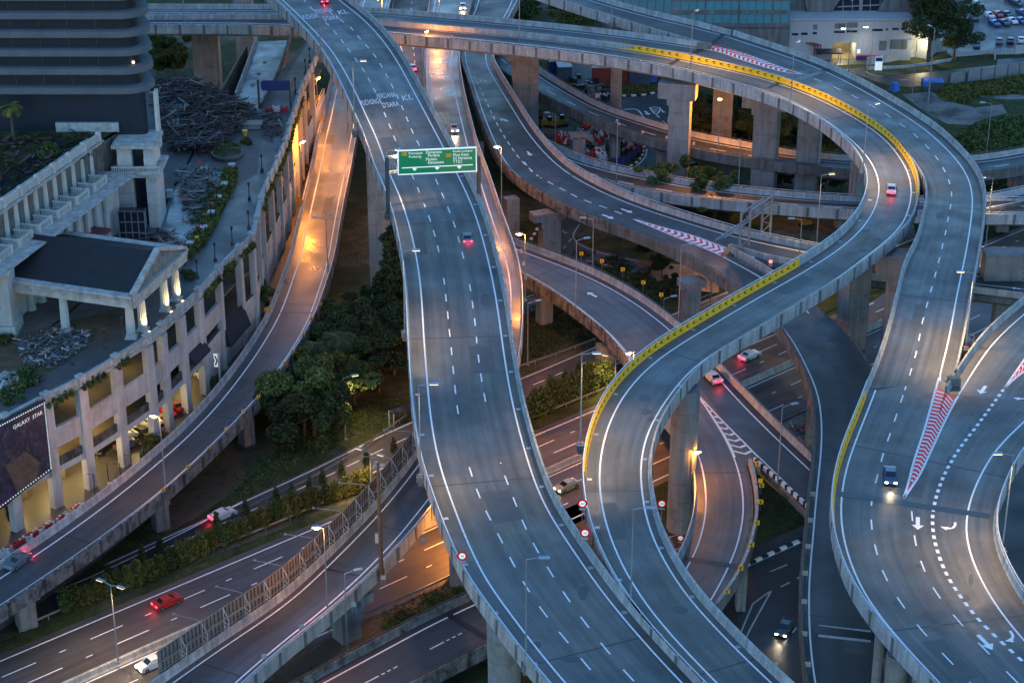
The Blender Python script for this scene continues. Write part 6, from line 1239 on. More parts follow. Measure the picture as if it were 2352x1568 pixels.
# grey upper block behind with slanted walls and dark glazing
YU = YW+6; ub = thing('grey_building', 'grey concrete block with slanted walls around dark glazing, above the white building', 'building', (wo[0], YU, zt_)); uo = np.array([wo[0], YU, zt_])
def upoly(mb, pts, off, th, m=0):
    q = [Pv(*t3(*p), (-10, YU+off, 0), (10, YU+off, 0)) for p in pts]; n = len(q); ar = sum(q[i][0]*q[(i+1) % n][2]-q[(i+1) % n][0]*q[i][2] for i in range(n)); q = q if ar > 0 else q[::-1]
    mb.add([tuple(v) for v in q]+[(v[0], v[1]+th, v[2]) for v in q], [tuple(range(n)), tuple(range(2*n-1, n-1, -1))]+[(k, n+k, n+(k+1) % n, (k+1) % n) for k in range(n)], m)
mb = MB(); upoly(mb, [(380, 196), (540, 190), (690, -40), (330, -40)], 0, 8); mb.build('wall', 'concrete_blue', ub, uo); mb = MB(); upoly(mb, [(980, 168), (1420, 158), (1500, -60), (1090, -40)], 0, 8); mb.build('wall', 'concrete_blue', ub, uo); mb = MB(); upoly(mb, [(205, 210), (380, 196), (330, -40), (215, -40)], 1.5, 5); mb.build('wall', 'concrete_blue', ub, uo)
mb = MB(); upoly(mb, [(560, 188), (980, 168), (1090, -40), (690, -40)], 1.2, 6); mb.build('glazing', 'glass_dark', ub, uo)
mb = MB()
for x in (605, 690, 775, 860, 940, 1030): upoly(mb, [(x-3, 186), (x+3, 186), (x+3, -40), (x-3, -40)], 1.0, .1)
for y in (60,): upoly(mb, [(640, y), (1050, y-18), (1050, y-8), (640, y+12)], .95, .1)
upoly(mb, [(835, 180), (860, 180), (875, -40), (840, -40)], .9, .1); mb.build('mullions', 'galv', ub, uo)
# glass building
YG = YW-3; GA, GB = (-10, YG, 0), (10, YG, 0); gA = Pv(1543, 34, GA, GB); gx0, gx1 = gA[0], Pv(1813, 60, GA, GB)[0]
gb = thing('glass_building', 'teal glass office building with blue-green curtain wall at the top', 'building', ((gx0+gx1)/2, YG, 0)); go = np.array([(gx0+gx1)/2, YG, 0]); zl = Pv(1700, 58, GA, GB)[2]; ztop = 60
mb = MB(); mb.prism([(gx0, YG), (gx1, YG), (gx1, YG+25), (gx0-14, YG+25), (gx0-14, YG+9)], zl, ztop); mb.build('curtain_wall', 'glass_teal', gb, go)
mb = MB(); mb.prism([(gx0-6, YG+.3), (gx1, YG+.3), (gx1, YG+25), (gx0-14, YG+25)], 0, zl); mb.build('lower_wall', 'concrete_blue', gb, go)
mb = MB(); nx = int((gx1-gx0)/1.85)
for k in range(nx+1): mb.box((gx0+k*1.85, YG-.04, (zl+ztop)/2), (.09 if k % 4 else .4, .14, ztop-zl))
for z in (zl, Pv(1700, 28, GA, GB)[2], Pv(1700, 28, GA, GB)[2]+(Pv(1700, 28, GA, GB)[2]-zl)): mb.box(((gx0+gx1)/2, YG-.05, z), (gx1-gx0, .22, .9))
d_ = np.array([-14, 9, 0.]); 
for k in range(1, 9): p = np.array([gx0, YG, 0])+d_*k/8; mb.box((p[0], p[1]-.05, (zl+ztop)/2), (.09, .14, ztop-zl), math.atan2(9, -14))
mb.build('mullions', 'concrete_blue', gb, go)
# grounds
area('car_park', [t3(1690, 520), t3(1560, 420), t3(1560, 120), t3(1840, -80), t3(2700, -80), t3(2700, 470), t3(2260, 500), t3(2060, 500)], .03, 'asphalt', 'open car park at the top right corner')
area('forecourt', [t3(440, 560), t3(600, 540), t3(1000, 530), t3(1340, 420), t3(1640, 440), t3(1640, 465), t3(900, 590), t3(640, 600)], .03, 'asphalt', 'lit forecourt in front of the white building')
area('road', [t3(880, 620), t3(900, 690), t3(1100, 705), t3(1700, 640), t3(2100, 600), t3(2110, 545), t3(2350, 530), t3(2700, 500), t3(2700, 560), t3(2350, 600), t3(1830, 670), t3(1660, 700), t3(1650, 770), t3(1300, 800), t3(1100, 780), t3(960, 740), t3(700, 640)], .04, 'asphalt_dark', 'dark wet side road passing the car park')
mb = MB(); line(mb, pxc([t3(1200, 738), t3(1290, 733)], .05), .2); line(mb, pxc([t3(1430, 713), t3(1510, 708)], .05), .2); line(mb, pxc([t3(1670, 692), t3(1750, 683)], .05), .2); line(mb, pxc([t3(900, 660), t3(950, 690), t3(1060, 706)], .05), .25)
for x, y in ((2040, 470), (2140, 465)): arrow(mb, t3(x+12, y+14), t3(x-18, y-14), .04, .8)
tag(mb.build('road_marking', 'worn_paint'), 'faint lines and arrows around the car park', kind='structure')
for pts, lb, h in (([t3(900, 600), t3(1100, 570), t3(1400, 510), t3(1640, 465)], 'blue-grey retaining wall before the white building', 1.8), ([t3(900, 640), t3(1300, 620), t3(1680, 560), t3(1720, 545)], 'low kerb wall along the side road', .6), ([t3(1730, 520), t3(1900, 508), t3(2060, 490), t3(2080, 500), t3(2085, 550)], 'white low wall at the edge of the car park', 1.0), ([t3(2090, 500), t3(2260, 498)], 'grey gate wall of the car park', 1.2), ([t3(2265, 500), t3(2352, 490), t3(2500, 470)], 'tall white wall at the right edge beside the car park', 2.0)):
    barrier('low_wall', crom([P(*p, 0) for p in pts], 2), lb, 'white_wall' if 'white low' in lb or 'tall' in lb else 'concrete_blue', h=h, w_=.4, cat='wall')
def fence(pts, h, z, label, m='concrete_blue', step=3.2, post='dark_metal', name='fence'):
    c = pxc(pts, z, 0, step); t = thing(name, label, 'fence', c[0])
    mb = MB()
    for k in range(len(c)-1): mb.beam(c[k]+np.array([0, 0, h/2]), c[k+1]+np.array([0, 0, h/2]), .06, h-.1)
    mb.build('panel', m, t, c[0])
    me = None
    for k in range(len(c)):
        if me is None: pb = MB().box((0, 0, h/2), (.14, .14, h+.1)).build('post', post, t); me = pb.data
        else: pb = link('post', me, t)
        pb.location = tuple(c[k]-c[0]+np.array([0, -.08, 0]))
    return t
fence([t3(1830, 755), t3(2000, 735), t3(2200, 710), t3(2352, 680), t3(2520, 650)], 2.9, 0, 'long pale panel fence between the scrub field and the side road', 'galv')
fence([t3(1668, 778), t3(1810, 752)], 2.6, 0, 'short pale panel fence beside the blue tarpaulin skip', 'galv')
p = P(*t3(1505, 815), 0); t = thing('skip', 'dark skip covered by a bright blue tarpaulin', 'skip', p); mb = MB(); mb.box((0, 0, .9), (4.2, 2.4, 1.8), taper=1.08); mb.build('container', 'dark_metal', t); mb = MB(); mb.box((0, 0, 1.95), (4.6, 2.7, .35), taper=.8); mb.box((-1.6, -1.2, 1.4), (1.2, .2, 1.0)); mb.build('tarpaulin', mat('tarp', (.02, .13, .42), .5, .4, var=.2), t)
p = P(*t3(1165, 835), 0); mb = MB(); mb.box((0, 0, .9), (1.6, 1.6, 1.8), .4, taper=.7); o_ = mb.build('covered_stack', 'tarp'); o_.location = tuple(p); tag(o_, 'small stack under a blue cover beside the outer viaduct', 'stack')
p = P(*t3(555, 575), 0); t = thing('shelter', 'flat dark-roofed shelter in front of the gate', 'shelter', p); mb = MB(); mb.box((0, 0, 2.6), (5.6, 3.4, .25)); mb.build('roof', 'awning', t)
for sx in (-2.4, 2.4):
    for sy in (-1.4, 1.4): MB().box((sx, sy, 1.25), (.15, .15, 2.5)).build('post', 'galv', t)
p = P(*t3(1010, 675), 0); t = thing('information_sign', 'blue and white upright sign beside the side road', 'sign', p); MB().box((0, 0, 2.2), (1.6, .15, 3.0)).build('board', 'sign_white', t); MB().box((0, -.1, 3.2), (1.5, .06, .9)).build('blue_panel', 'blue_board', t); MB().box((-.7, 0, .5), (.1, .1, 1)).build('post', 'galv', t); MB().box((.7, 0, .5), (.1, .1, 1)).build('post', 'galv', t)
area('field', [t3(900, 830), t3(1300, 810), t3(1700, 790), t3(2350, 720), t3(2900, 680), t3(2900, 1400), t3(2350, 1420), t3(1900, 1480), t3(1500, 1050)], .01, 'grass', 'rough scrub field at the right')
area('bare_ground', [t3(1230, 870), t3(1500, 840), t3(1650, 930), t3(1900, 990), t3(2150, 960), t3(2200, 1040), t3(1980, 1090), t3(1880, 1150), t3(1650, 1140), t3(1450, 1040)], .016, 'dirt_grey', 'pale bare earth on the scrub field')
area('bare_ground', [t3(1920, 880), t3(2200, 870), t3(2500, 870), t3(2500, 910), t3(2200, 915), t3(1990, 900)], .018, 'dirt_grey', 'pale track across the scrub field')
# ---- ground between the piers
d2 = lambda x, y: (1176+x/4, y/4)
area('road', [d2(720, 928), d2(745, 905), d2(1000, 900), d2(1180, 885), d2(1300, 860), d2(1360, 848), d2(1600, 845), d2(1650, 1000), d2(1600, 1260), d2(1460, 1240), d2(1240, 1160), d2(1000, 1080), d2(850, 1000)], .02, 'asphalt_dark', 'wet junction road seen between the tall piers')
area('yard', [d2(420, 590), d2(860, 590), d2(870, 720), d2(800, 860), d2(860, 900), d2(740, 925), d2(600, 850), d2(500, 760)], .015, 'dirt_grey', 'pale bare yard between the curved road and the containers')
area('yard', [d2(220, 1030), d2(500, 1080), d2(700, 1200), d2(1180, 1330), d2(1180, 1400), d2(950, 1560), d2(500, 1450), d2(330, 1330), d2(230, 1230)], .014, 'dirt_grey', 'barrier storage yard under the curved road')
mb = MB()
for pts in ([d2(1000, 1012), d2(1132, 1002), d2(1220, 1095)], [d2(1265, 992), d2(1358, 983), d2(1325, 1055), d2(1265, 992)], [d2(1285, 1010), d2(1345, 1003)], [d2(1298, 1028), d2(1338, 1022)], [d2(1460, 1035), d2(1435, 1100), d2(1445, 1165)]): line(mb, pxc(pts, .02), .3)
line(mb, pxc([d2(1325, 1055), d2(1450, 1175)], .02), .3, (2, 2.2))
arrow(mb, d2(1222, 1022), d2(1258, 1058), .02, 1.6); bent_arrow(mb, [d2(1378, 1010), d2(1380, 1025), d2(1395, 1034), d2(1415, 1034)], .02, .45); bent_arrow(mb, [d2(1075, 1064), d2(1090, 1052), d2(1105, 1048), d2(1118, 1050)], .02, .45)
tag(mb.build('road_marking', 'white_paint'), 'white lines and arrows on the wet junction road', kind='structure')
def kerb(pts, z, label, w_=.45, h=.3, seg=1.1):
    c = pxc(pts, z, 0, seg); mb = MB()
    for k in range(len(c)-1): mb.beam(c[k]+np.array([0, 0, h/2]), c[k+1]+np.array([0, 0, h/2]), w_, h, m=k % 2)
    return tag(mb.build('kerb', ['kerb_white', 'black_paint']), label, 'kerb')
kerb([d2(1000, 888), d2(1180, 882), d2(1300, 862), d2(1340, 850)], 0, 'black and white kerb along the grass beside the wet junction')
area('road', [d2(1235, 1350), d2(1420, 1330), d2(1420, 1568), d2(1400, 1640), d2(900, 1660), d2(1050, 1560), d2(1180, 1460)], .021, 'asphalt_dark', 'curving road beyond the blue hoarding')
kerb([d2(1215, 1355), d2(1200, 1430), d2(1130, 1510), d2(1010, 1568)], 0, 'black and white kerb beside the blue hoarding')
mb = MB(); line(mb, pxc([d2(1240, 1370), d2(1225, 1440), d2(1150, 1520), d2(1060, 1568)], .03), .25); tag(mb.build('road_marking', 'white_paint'), 'white edge line beside the blue hoarding', kind='structure')
fence([d2(915, 1545), d2(1000, 1540), d2(1080, 1490), d2(1150, 1430), d2(1180, 1380)], 2.0, 0, 'dark blue hoarding curving round the barrier yard', 'blue_board', 2.5, name='hoarding')
# lower roads under the E viaduct
d3 = lambda x, y: (1176+x/4, 392+y/4)
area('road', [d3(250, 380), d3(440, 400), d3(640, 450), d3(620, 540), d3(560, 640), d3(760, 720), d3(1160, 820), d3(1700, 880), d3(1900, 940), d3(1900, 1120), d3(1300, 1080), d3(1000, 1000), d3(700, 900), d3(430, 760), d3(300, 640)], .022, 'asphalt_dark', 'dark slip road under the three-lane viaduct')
mb = MB(); line(mb, pxc([d3(615, 500), d3(560, 600), d3(600, 660), d3(750, 735), d3(950, 790), d3(1170, 830)], .022), .25); line(mb, pxc([d3(680, 825), d3(850, 865), d3(1060, 910), d3(1270, 935)], .022), .25); line(mb, pxc([d3(545, 625), d3(440, 755)], .022), .25, (1.6, 1.6)); line(mb, pxc([d3(970, 995), d3(1270, 935)], .022), .22)
bent_arrow(mb, [d3(470, 545), d3(475, 565), d3(495, 574), d3(520, 572)], .022, .5)
for pts in ([d3(1700, 1275), d3(1900, 1195)], [d3(1706, 1180), d3(1905, 1100)], [d3(130, 1285), d3(380, 1230)], [d3(135, 1160), d3(200, 1142)]): line(mb, pxc(pts, .03), .25)
tag(mb.build('road_marking', 'worn_paint'), 'white lines on the dark slip road', kind='structure')
kerb([d3(258, 450), d3(240, 520), d3(200, 600), d3(150, 670)], 0, 'black and white kerb behind the pier of the three-lane viaduct')
area('road', [(1170, 690), (1240, 680), (1290, 700), (1176, 730)], .02, 'asphalt_dark', 'dark road glimpsed beside the middle ramp')
kerb([(1706, 1303), (1780, 1268), (1862, 1232)], .02, 'black and white kerb on the dark junction road')
area('dirt_path', [(1225, 1200), (1500, 1080), (1500, 1240), (1440, 1300), (1330, 1300)], .012, 'dirt', 'bare earth between the flyover and the loop')
area('bare_ground', [(1770, 985), (1868, 920), (1872, 1080), (1860, 1085)], .024, 'dirt_grey', 'stony ground at the foot of the dark ramp pier')
area('bare_ground', [(1880, 570), (1990, 505), (2060, 520), (2040, 560), (1900, 600)], .02, 'dirt_grey', 'bare bank inside the loop below the lower road')
area('verge', [(1860, 700), (1940, 668), (2060, 655), (1990, 700), (1870, 735)], .024, 'grass', 'green verge under the loop')
# containers, excavators, barriers
mat('cont_red', (.22, .05, .04), .7, .3, var=.3, vscale=.6); mat('cont_blue', (.05, .08, .12), .7, .3, var=.2)
def container(x, y, L_, W_, H_, rz, m_, label):
    b = P(*d2(x, y), 0); t = thing('container', label, 'container', b, rz); mb = MB(); mb.box((0, 0, H_/2), (L_, W_, H_))
    for k in range(int(L_/.4)): mb.box((-L_/2+.2+k*.4, -W_/2-.03, H_/2), (.16, .06, H_-.3))
    mb.build('body', m_, t); mb = MB(); mb.box((0, 0, H_+.06), (L_+.2, W_+.2, .12)); mb.build('roof', 'galv', t)
container(478, 716, 3, 4, 3, .1, 'cont_blue', 'small dark container at the left of the pale yard'); container(985, 748, 12, 3, 3.4, -.03, 'cont_red', 'rust red container behind the round pier'); container(1172, 770, 4.6, 3.4, 3.6, 0, 'cont_blue', 'dark grey container at the right of the rust red one')
container(395, 662, 3, 4, 3, .1, 'blue_board', 'blue container beside the leftmost pier of the yard')
b = P(*d2(1290, 745), 0); t = thing('portable_toilet', 'bright blue cabin with pale roof beside the dark grey container', 'cabin', b); MB().box((0, 0, 1.1), (1.8, 1.6, 2.2)).build('body', 'tarp', t); MB().box((0, 0, 2.3), (2, 1.8, .2)).build('roof', 'galv', t)
def excavator(x, y, rz, label, z=0):
    b = P(x, y, z); t = thing('excavator', label, 'excavator', b, rz, 'yellow excavators'); t.scale = (.8,)*3
    for s in (-1, 1): mb = MB(); mb.box((0, s*.9, .4), (3.2, .5, .8)); mb.build('track', 'tire', t)
    mb = MB(); mb.box((-.4, 0, 1.3), (2.6, 1.9, 1.0)); mb.box((-1.3, 0, 1.9), (.9, 1.7, .5)); mb.build('body', 'machine_yellow', t)
    mb = MB(); mb.box((.5, .45, 2.2), (1.1, .9, 1.3), taper=.85); mb.build('cab', 'glass_dark', t)
    mb = MB(); mb.beam((.7, -.3, 1.6), (2.6, -.3, 3.3), .3, .35); mb.beam((2.6, -.3, 3.3), (4.0, -.3, 1.6), .25, .3); mb.build('boom', 'machine_yellow', t)
    mb = MB(); mb.box((4.1, -.3, 1.2), (.8, .9, .7), taper=.7); mb.build('bucket', 'dark_metal', t)
excavator(1246, 290, 1.9, 'yellow excavator nearest the tall left pier'); excavator(1268, 292, 2.6, 'yellow excavator in the middle of the three parked together'); excavator(1288, 290, .4, 'yellow excavator at the right of the three parked together')
excavator(1852, 520, .3, 'orange-yellow excavator on the bare bank inside the loop', 0); excavator(2010-0, 512, 3.3, 'yellow machine beside the small road sign inside the loop', 0) if False else None
excavator(1400, 168, .5, 'small excavator in front of the rust red container')
excavator(862-10, 772, 2.5, 'yellow machine half hidden by the trees beside the big pier')
r_ = np.random.default_rng(11)
def pile(cx, cy, rx, ry, n, where, hz):
    for k in range(n):
        u, v = r_.normal(0, .42, 2); u, v = max(-1, min(1, u)), max(-1, min(1, v)); h = hz*max(0, 1-(u*u+v*v))*r_.uniform(.2, 1)
        m_ = 'barrier_red' if r_.random() < .42 else 'barrier_white'
        o_ = water_barrier(cx+u*rx, cy+v*ry, h, r_.uniform(0, 3.1), m_, ('red' if m_ == 'barrier_red' else 'white')+' plastic barrier dumped in the heap '+where, ('red' if m_ == 'barrier_red' else 'white')+' barriers in the heap '+where, r_.normal(0, .3)); o_.scale = (1.15,)*3
pile(1368, 315, 44, 22, 120, 'under the curved road', 2.2); pile(1450, 338, 22, 12, 34, 'beside the blue hoarding', 1.2); pile(1302, 322, 22, 13, 30, 'left of the square pier', .8); pile(1372, 358, 24, 14, 22, 'at the yard front', .5)
pile(2222, 800-12, 10, 16, 16, 'in the gap beside the large gore', .6)
for k in range(5): water_barrier(1365+k*9, 224+(k % 2), 0, .1, ('barrier_red', 'barrier_white', 'barrier_red', 'barrier_white', 'barrier_white')[k], ('red', 'white', 'red', 'white', 'white')[k]+' plastic barrier in the short row at the wet junction', ('red', 'white', 'red', 'white', 'white')[k]+' barriers at the wet junction')
b = P(*d2(715, 850), 0); mb = MB(); r2 = np.random.default_rng(5)
for k in range(60): u = r2.normal(size=2)*2.2; mb.box((u[0], u[1]*1.6, .5+max(0, 2.8-abs(u[0])*1.2-abs(u[1])*.9)*r2.random()), tuple(r2.uniform(.4, 1.4, 3)), r2.random()*3, m=int(r2.random() < .25))
o_ = mb.build('rock_heap', ['black_paint', 'concrete_dark']); o_.location = tuple(b); tag(o_, 'heap of black and pale rubble in the bare yard', None, None, 'stuff')
heap([(1335, 852), (1372, 830), (1380, 860), (1350, 872)], 20, 0, 1.5, ['plank', 'plank_light', 'dirt'], 31, 'scraps near the ramp pier', .3)
heap([(1772, 1000), (1862, 960), (1866, 1070), (1840, 1080)], 90, 0, 2.2, ['plank_blue', 'plank_light', 'barrier_red'], 32, 'loose stones and scrap beside the dark ramp pier', .6, .5)
# blue tent roof near the left edge of the main flyover
A_ = P(944, 944, 0); t = thing('canopy', 'blue sloping canopy roof beside the left wall of the main flyover', 'canopy', A_); mb = MB(); a0, a1, a2_, a3_ = P(893, 942, 2.6)-A_, P(948, 924, 3.0)-A_, P(948, 936, 2.4)-A_, P(904, 950, 2.2)-A_
mb.add([a0, a1, a2_, a3_], [(0, 1, 2, 3), (3, 2, 1, 0)]); mb.add([v-np.array([0, 0, .12]) for v in (a0, a1, a2_, a3_)], [(0, 1, 2, 3), (3, 2, 1, 0)]); mb.build('roof', 'poster', t)
for v in (a3_, a0, a2_): MB().beam((v[0], v[1], -A_[2]), v, .12, .12).build('post', 'stone_white', t)

mb = MB(); r_ = np.random.default_rng(77)
for k in range(150):
    x, y = [(r_.uniform(560, 930), 0), (r_.uniform(1880, 2060), r_.uniform(500, 590)), (r_.uniform(1215, 1360), r_.uniform(700, 820))][0 if k < 100 else 1 if k < 120 else 2]
    if y == 0: y = 1110-(x-560)*.47+r_.normal()*22
    p = P(x, y, .05); s_ = r_.uniform(.08, .3); mb.box((p[0], p[1], .07), (s_, s_*r_.uniform(.4, 1), .08), r_.uniform(0, 3), m=int(r_.random() < .5))
tag(mb.build('litter', ['concrete', 'dirt_grey']), 'scattered stones and litter on the grass', None, None, 'stuff')
# ================================================================= VEGETATION
def crown_mb(lobes, n, size, seed, flat=.0):
    r_ = np.random.default_rng(seed); mb = MB(); w_ = np.array([l[3]*l[4] for l in lobes], float); w_ /= w_.sum(); vs = []; fs = []
    for k in range(n):
        l = lobes[r_.choice(len(lobes), p=w_)]; d = r_.normal(size=3); d /= np.linalg.norm(d); rad = r_.uniform(.72, 1.04) if r_.random() < .8 else r_.uniform(.2, .7)
        p = np.array(l[:3])+d*np.array([l[3], l[3], l[4]])*rad; s = size*r_.uniform(.5, 1.4); u = r_.normal(size=3)+d*.3; u /= np.linalg.norm(u); v = np.cross(u, r_.normal(size=3)); v /= np.linalg.norm(v); b = len(vs)
        vs += [p-u*s, p+v*s*.6, p+u*s, p-v*s*.6]; fs.append((b, b+1, b+2, b+3))
    mb.v = [tuple(q) for q in vs]; mb.f = fs; mb.m = [0]*len(fs); mb.uv = [None]*len(fs); return mb
def trunk_mb(h, r0, lobes, z0=0):
    mb = MB(); mb.tube((0, 0, z0), (0, 0, h), r0, r0*.6, 8)
    for l in lobes[:9]: mb.tube((0, 0, h*.6), (l[0]*.95, l[1]*.95, l[2]+.3*l[4]), r0*.45, r0*.12, 6)
    return mb
def make_tree(kind, seed):
    r_ = np.random.default_rng(seed)
    if kind == 'shrub': lobes = [(0, 0, 1.1, .95, 1.0), (.35, .2, .7, .75, .7), (-.4, -.1, .8, .7, .8), (0, .1, 1.8, .6, .6)]; n, s, h, r0 = 1800, .11, .8, .08
    elif kind == 'cone': lobes = [(0, 0, .9, .75, .8), (0, 0, 1.8, .55, .8), (0, 0, 2.6, .32, .7)]; n, s, h, r0 = 700, .15, 1.2, .07
    elif kind == 'bush': lobes = [(r_.normal()*.9, r_.normal()*.9, r_.uniform(.4, 1.3), r_.uniform(.7, 1.2), r_.uniform(.5, .9)) for _ in range(6)]; n, s, h, r0 = 1300, .22, .6, .1
    elif kind == 'tree': lobes = [(r_.normal()*2.1, r_.normal()*2.1, 5.9+r_.normal()*1.6, r_.uniform(.8, 2.1), r_.uniform(.6, 1.5)) for _ in range(13)]; n, s, h, r0 = 11000, .2, 5.4, .24
    elif kind == 'tall': lobes = [(r_.normal()*2.6, r_.normal()*2.6, 9+r_.uniform(-4.5, 6.5), r_.uniform(1.4, 2.5), r_.uniform(1.2, 2.2)) for _ in range(24)]; n, s, h, r0 = 16000, .24, 9, .4
    elif kind == 'pine': lobes = [(r_.normal()*.35, r_.normal()*.35, 2.0+k*1.25, 2.6*(1-k/13.)+.35, .75) for k in range(12)]; n, s, h, r0 = 4200, .34, 15, .28
    return lobes, crown_mb(lobes, n, s, seed+100), h, r0
_tc = {}
def tree(kind, x, y, z, label, group=None, var=0, m='leaf', sc_=1., zs=None, name=None, cat=None):
    key = (kind, var, m); nm = name or {'shrub': 'shrub', 'cone': 'conical_shrub', 'bush': 'bush', 'tree': 'tree', 'tall': 'tall_tree', 'pine': 'pine_tree'}[kind]
    b = P(x, y, z); t = thing(nm, label, cat or ('shrub' if kind in ('shrub', 'cone') else 'bush' if kind == 'bush' else 'tree'), b, random.uniform(0, 6.28), group); t.scale = (sc_, sc_, zs or sc_)
    if key not in _tc:
        lobes, cm, h, r0 = make_tree(kind, var*17+3); c = cm.build('crown', m, t); tr = trunk_mb(h, r0, lobes).build('trunk', 'bark', t); _tc[key] = (c.data, tr.data)
    else: link('crown', _tc[key][0], t); link('trunk', _tc[key][1], t)
    return t
def palm(x, y, z, h, label, group=None, sc_=1., seed=0, m='leaf'):
    b = P(x, y, z); t = thing('palm_tree', label, 'palm', b, seed, group); mb = MB(); n = 8
    for k in range(n): mb.tube((.15*math.sin(k*.4), 0, h*k/n), (.15*math.sin((k+1)*.4), 0, h*(k+1)/n), .26-.012*k, .25-.012*k, 8)
    mb.build('trunk', 'bark', t); r_ = np.random.default_rng(seed); top_ = np.array([.15*math.sin(n*.4), 0, h])
    for k in range(15):
        a = k*2.4+r_.uniform(0, .4); L_ = 3.0*sc_*r_.uniform(.85, 1.1); e0 = r_.uniform(.2, 1.0); mb = MB(); P_ = [top_]; el = e0
        for j in range(9): P_.append(P_[-1]+np.array([math.cos(a)*math.cos(el), math.sin(a)*math.cos(el), math.sin(el)])*L_/9); el -= .24
        sd = np.array([-math.sin(a), math.cos(a), 0])
        for j in range(1, 10):
            for q in (0, .5):
                p = P_[j-1]*(1-q)+P_[j]*q; w_ = .85*sc_*math.sin(math.pi*min(1, (j+q)/10.5))+.12; fw = (P_[j]-P_[j-1]); fw /= np.linalg.norm(fw)
                for s in (-1, 1): e = p+sd*s*w_+fw*.35-np.array([0, 0, .28*w_]); mb.add([p, p+fw*.17, e], [(0, 1, 2)])
        mb.build('frond', m, t)
    return t
# clipped shrub row on the verge left of the main flyover
k = 0
for i in range(30):
    t_ = i/29; x = 152+(845-152)*t_; y = 1404-(1404-1118)*t_+6*math.sin(t_*7)
    tree('shrub', x, y, 0, 'clipped green-gold shrub in the long row between service road and highway', 'clipped shrubs in the long row left of the main flyover', i % 3, 'leaf_warm' if (i*7) % 5 else 'leaf', 1.12*random.uniform(.75, 1.15), zs=1.4*random.uniform(.9, 1.2))
for i, (x, y) in enumerate(((250, 1330), (328, 1288), (368, 1268), (498, 1214), (565, 1182), (635, 1155), (671, 1145), (711, 1131), (742, 1112), (785, 1095), (842, 1070), (905, 1040), (955, 1040))):
    tree('cone', x, y, 0, 'slim dark conical shrub standing behind the clipped row', 'conical shrubs behind the clipped row', i % 2, 'leaf', .8)
for i in range(14):
    t_ = i/13; tree('shrub', 1212+180*t_, 965-88*t_, 0, 'clipped green shrub in the row between the main flyover and the loop', 'clipped shrubs right of the main flyover', i % 3, 'leaf', 1.7*random.uniform(.85, 1.15), zs=1.7*random.uniform(.9, 1.25))
for x, y in ((1225, 932), (1263, 900), (1297, 886), (1329, 868), (1375, 852)): tree('cone', x, y, 0, 'slim dark conical shrub behind the row right of the main flyover', 'conical shrubs right of the main flyover', 0, 'leaf', .9)
# tree belt left of the main flyover
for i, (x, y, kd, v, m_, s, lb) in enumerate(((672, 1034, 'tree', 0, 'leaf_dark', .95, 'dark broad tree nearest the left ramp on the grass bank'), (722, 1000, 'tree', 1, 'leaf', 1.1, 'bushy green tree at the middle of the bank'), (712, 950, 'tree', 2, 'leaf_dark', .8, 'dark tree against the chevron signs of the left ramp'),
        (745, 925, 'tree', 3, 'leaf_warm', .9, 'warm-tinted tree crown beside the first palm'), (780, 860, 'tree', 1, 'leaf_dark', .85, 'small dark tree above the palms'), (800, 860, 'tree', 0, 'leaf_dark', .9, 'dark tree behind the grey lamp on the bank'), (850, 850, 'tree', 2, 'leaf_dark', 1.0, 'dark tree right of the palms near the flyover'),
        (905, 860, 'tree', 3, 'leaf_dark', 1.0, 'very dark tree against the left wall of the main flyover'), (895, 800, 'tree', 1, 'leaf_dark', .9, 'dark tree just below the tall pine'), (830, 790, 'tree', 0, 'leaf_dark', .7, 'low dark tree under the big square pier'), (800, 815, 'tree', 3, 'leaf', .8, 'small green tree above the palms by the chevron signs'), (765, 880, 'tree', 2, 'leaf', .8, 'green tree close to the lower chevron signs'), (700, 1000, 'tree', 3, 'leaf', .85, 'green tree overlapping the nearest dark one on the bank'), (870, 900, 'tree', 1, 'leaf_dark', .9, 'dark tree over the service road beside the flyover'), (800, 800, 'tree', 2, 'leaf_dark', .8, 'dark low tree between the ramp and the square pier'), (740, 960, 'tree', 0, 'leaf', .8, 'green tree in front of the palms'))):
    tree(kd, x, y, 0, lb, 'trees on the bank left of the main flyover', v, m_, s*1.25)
tree('pine', 903, 768, 0, 'tall dark pine against the big pier of the main flyover', None, 0, 'leaf_dark', 1.15); tree('pine', 876, 775, 0, 'slimmer dark pine left of the tallest one', None, 1, 'leaf_dark', .7)
for i, (x, y, h, lb) in enumerate(((733, 925, 9, 'palm with long drooping fronds at the left of the palm group'), (757, 930, 8.5, 'palm in the middle of the group on the bank'), (786, 915, 10, 'tallest palm of the group beside the red-lit car'), (815, 930, 7, 'short palm at the right of the group'))):
    palm(x, y, 0, h, lb, 'palms on the bank', 1.15, i+1, 'leaf_dark')
palm(33, 308+14, ZW, 5.2, 'fan palm in front of the banded tower at the left edge', None, .72, 9, 'leaf_warm')
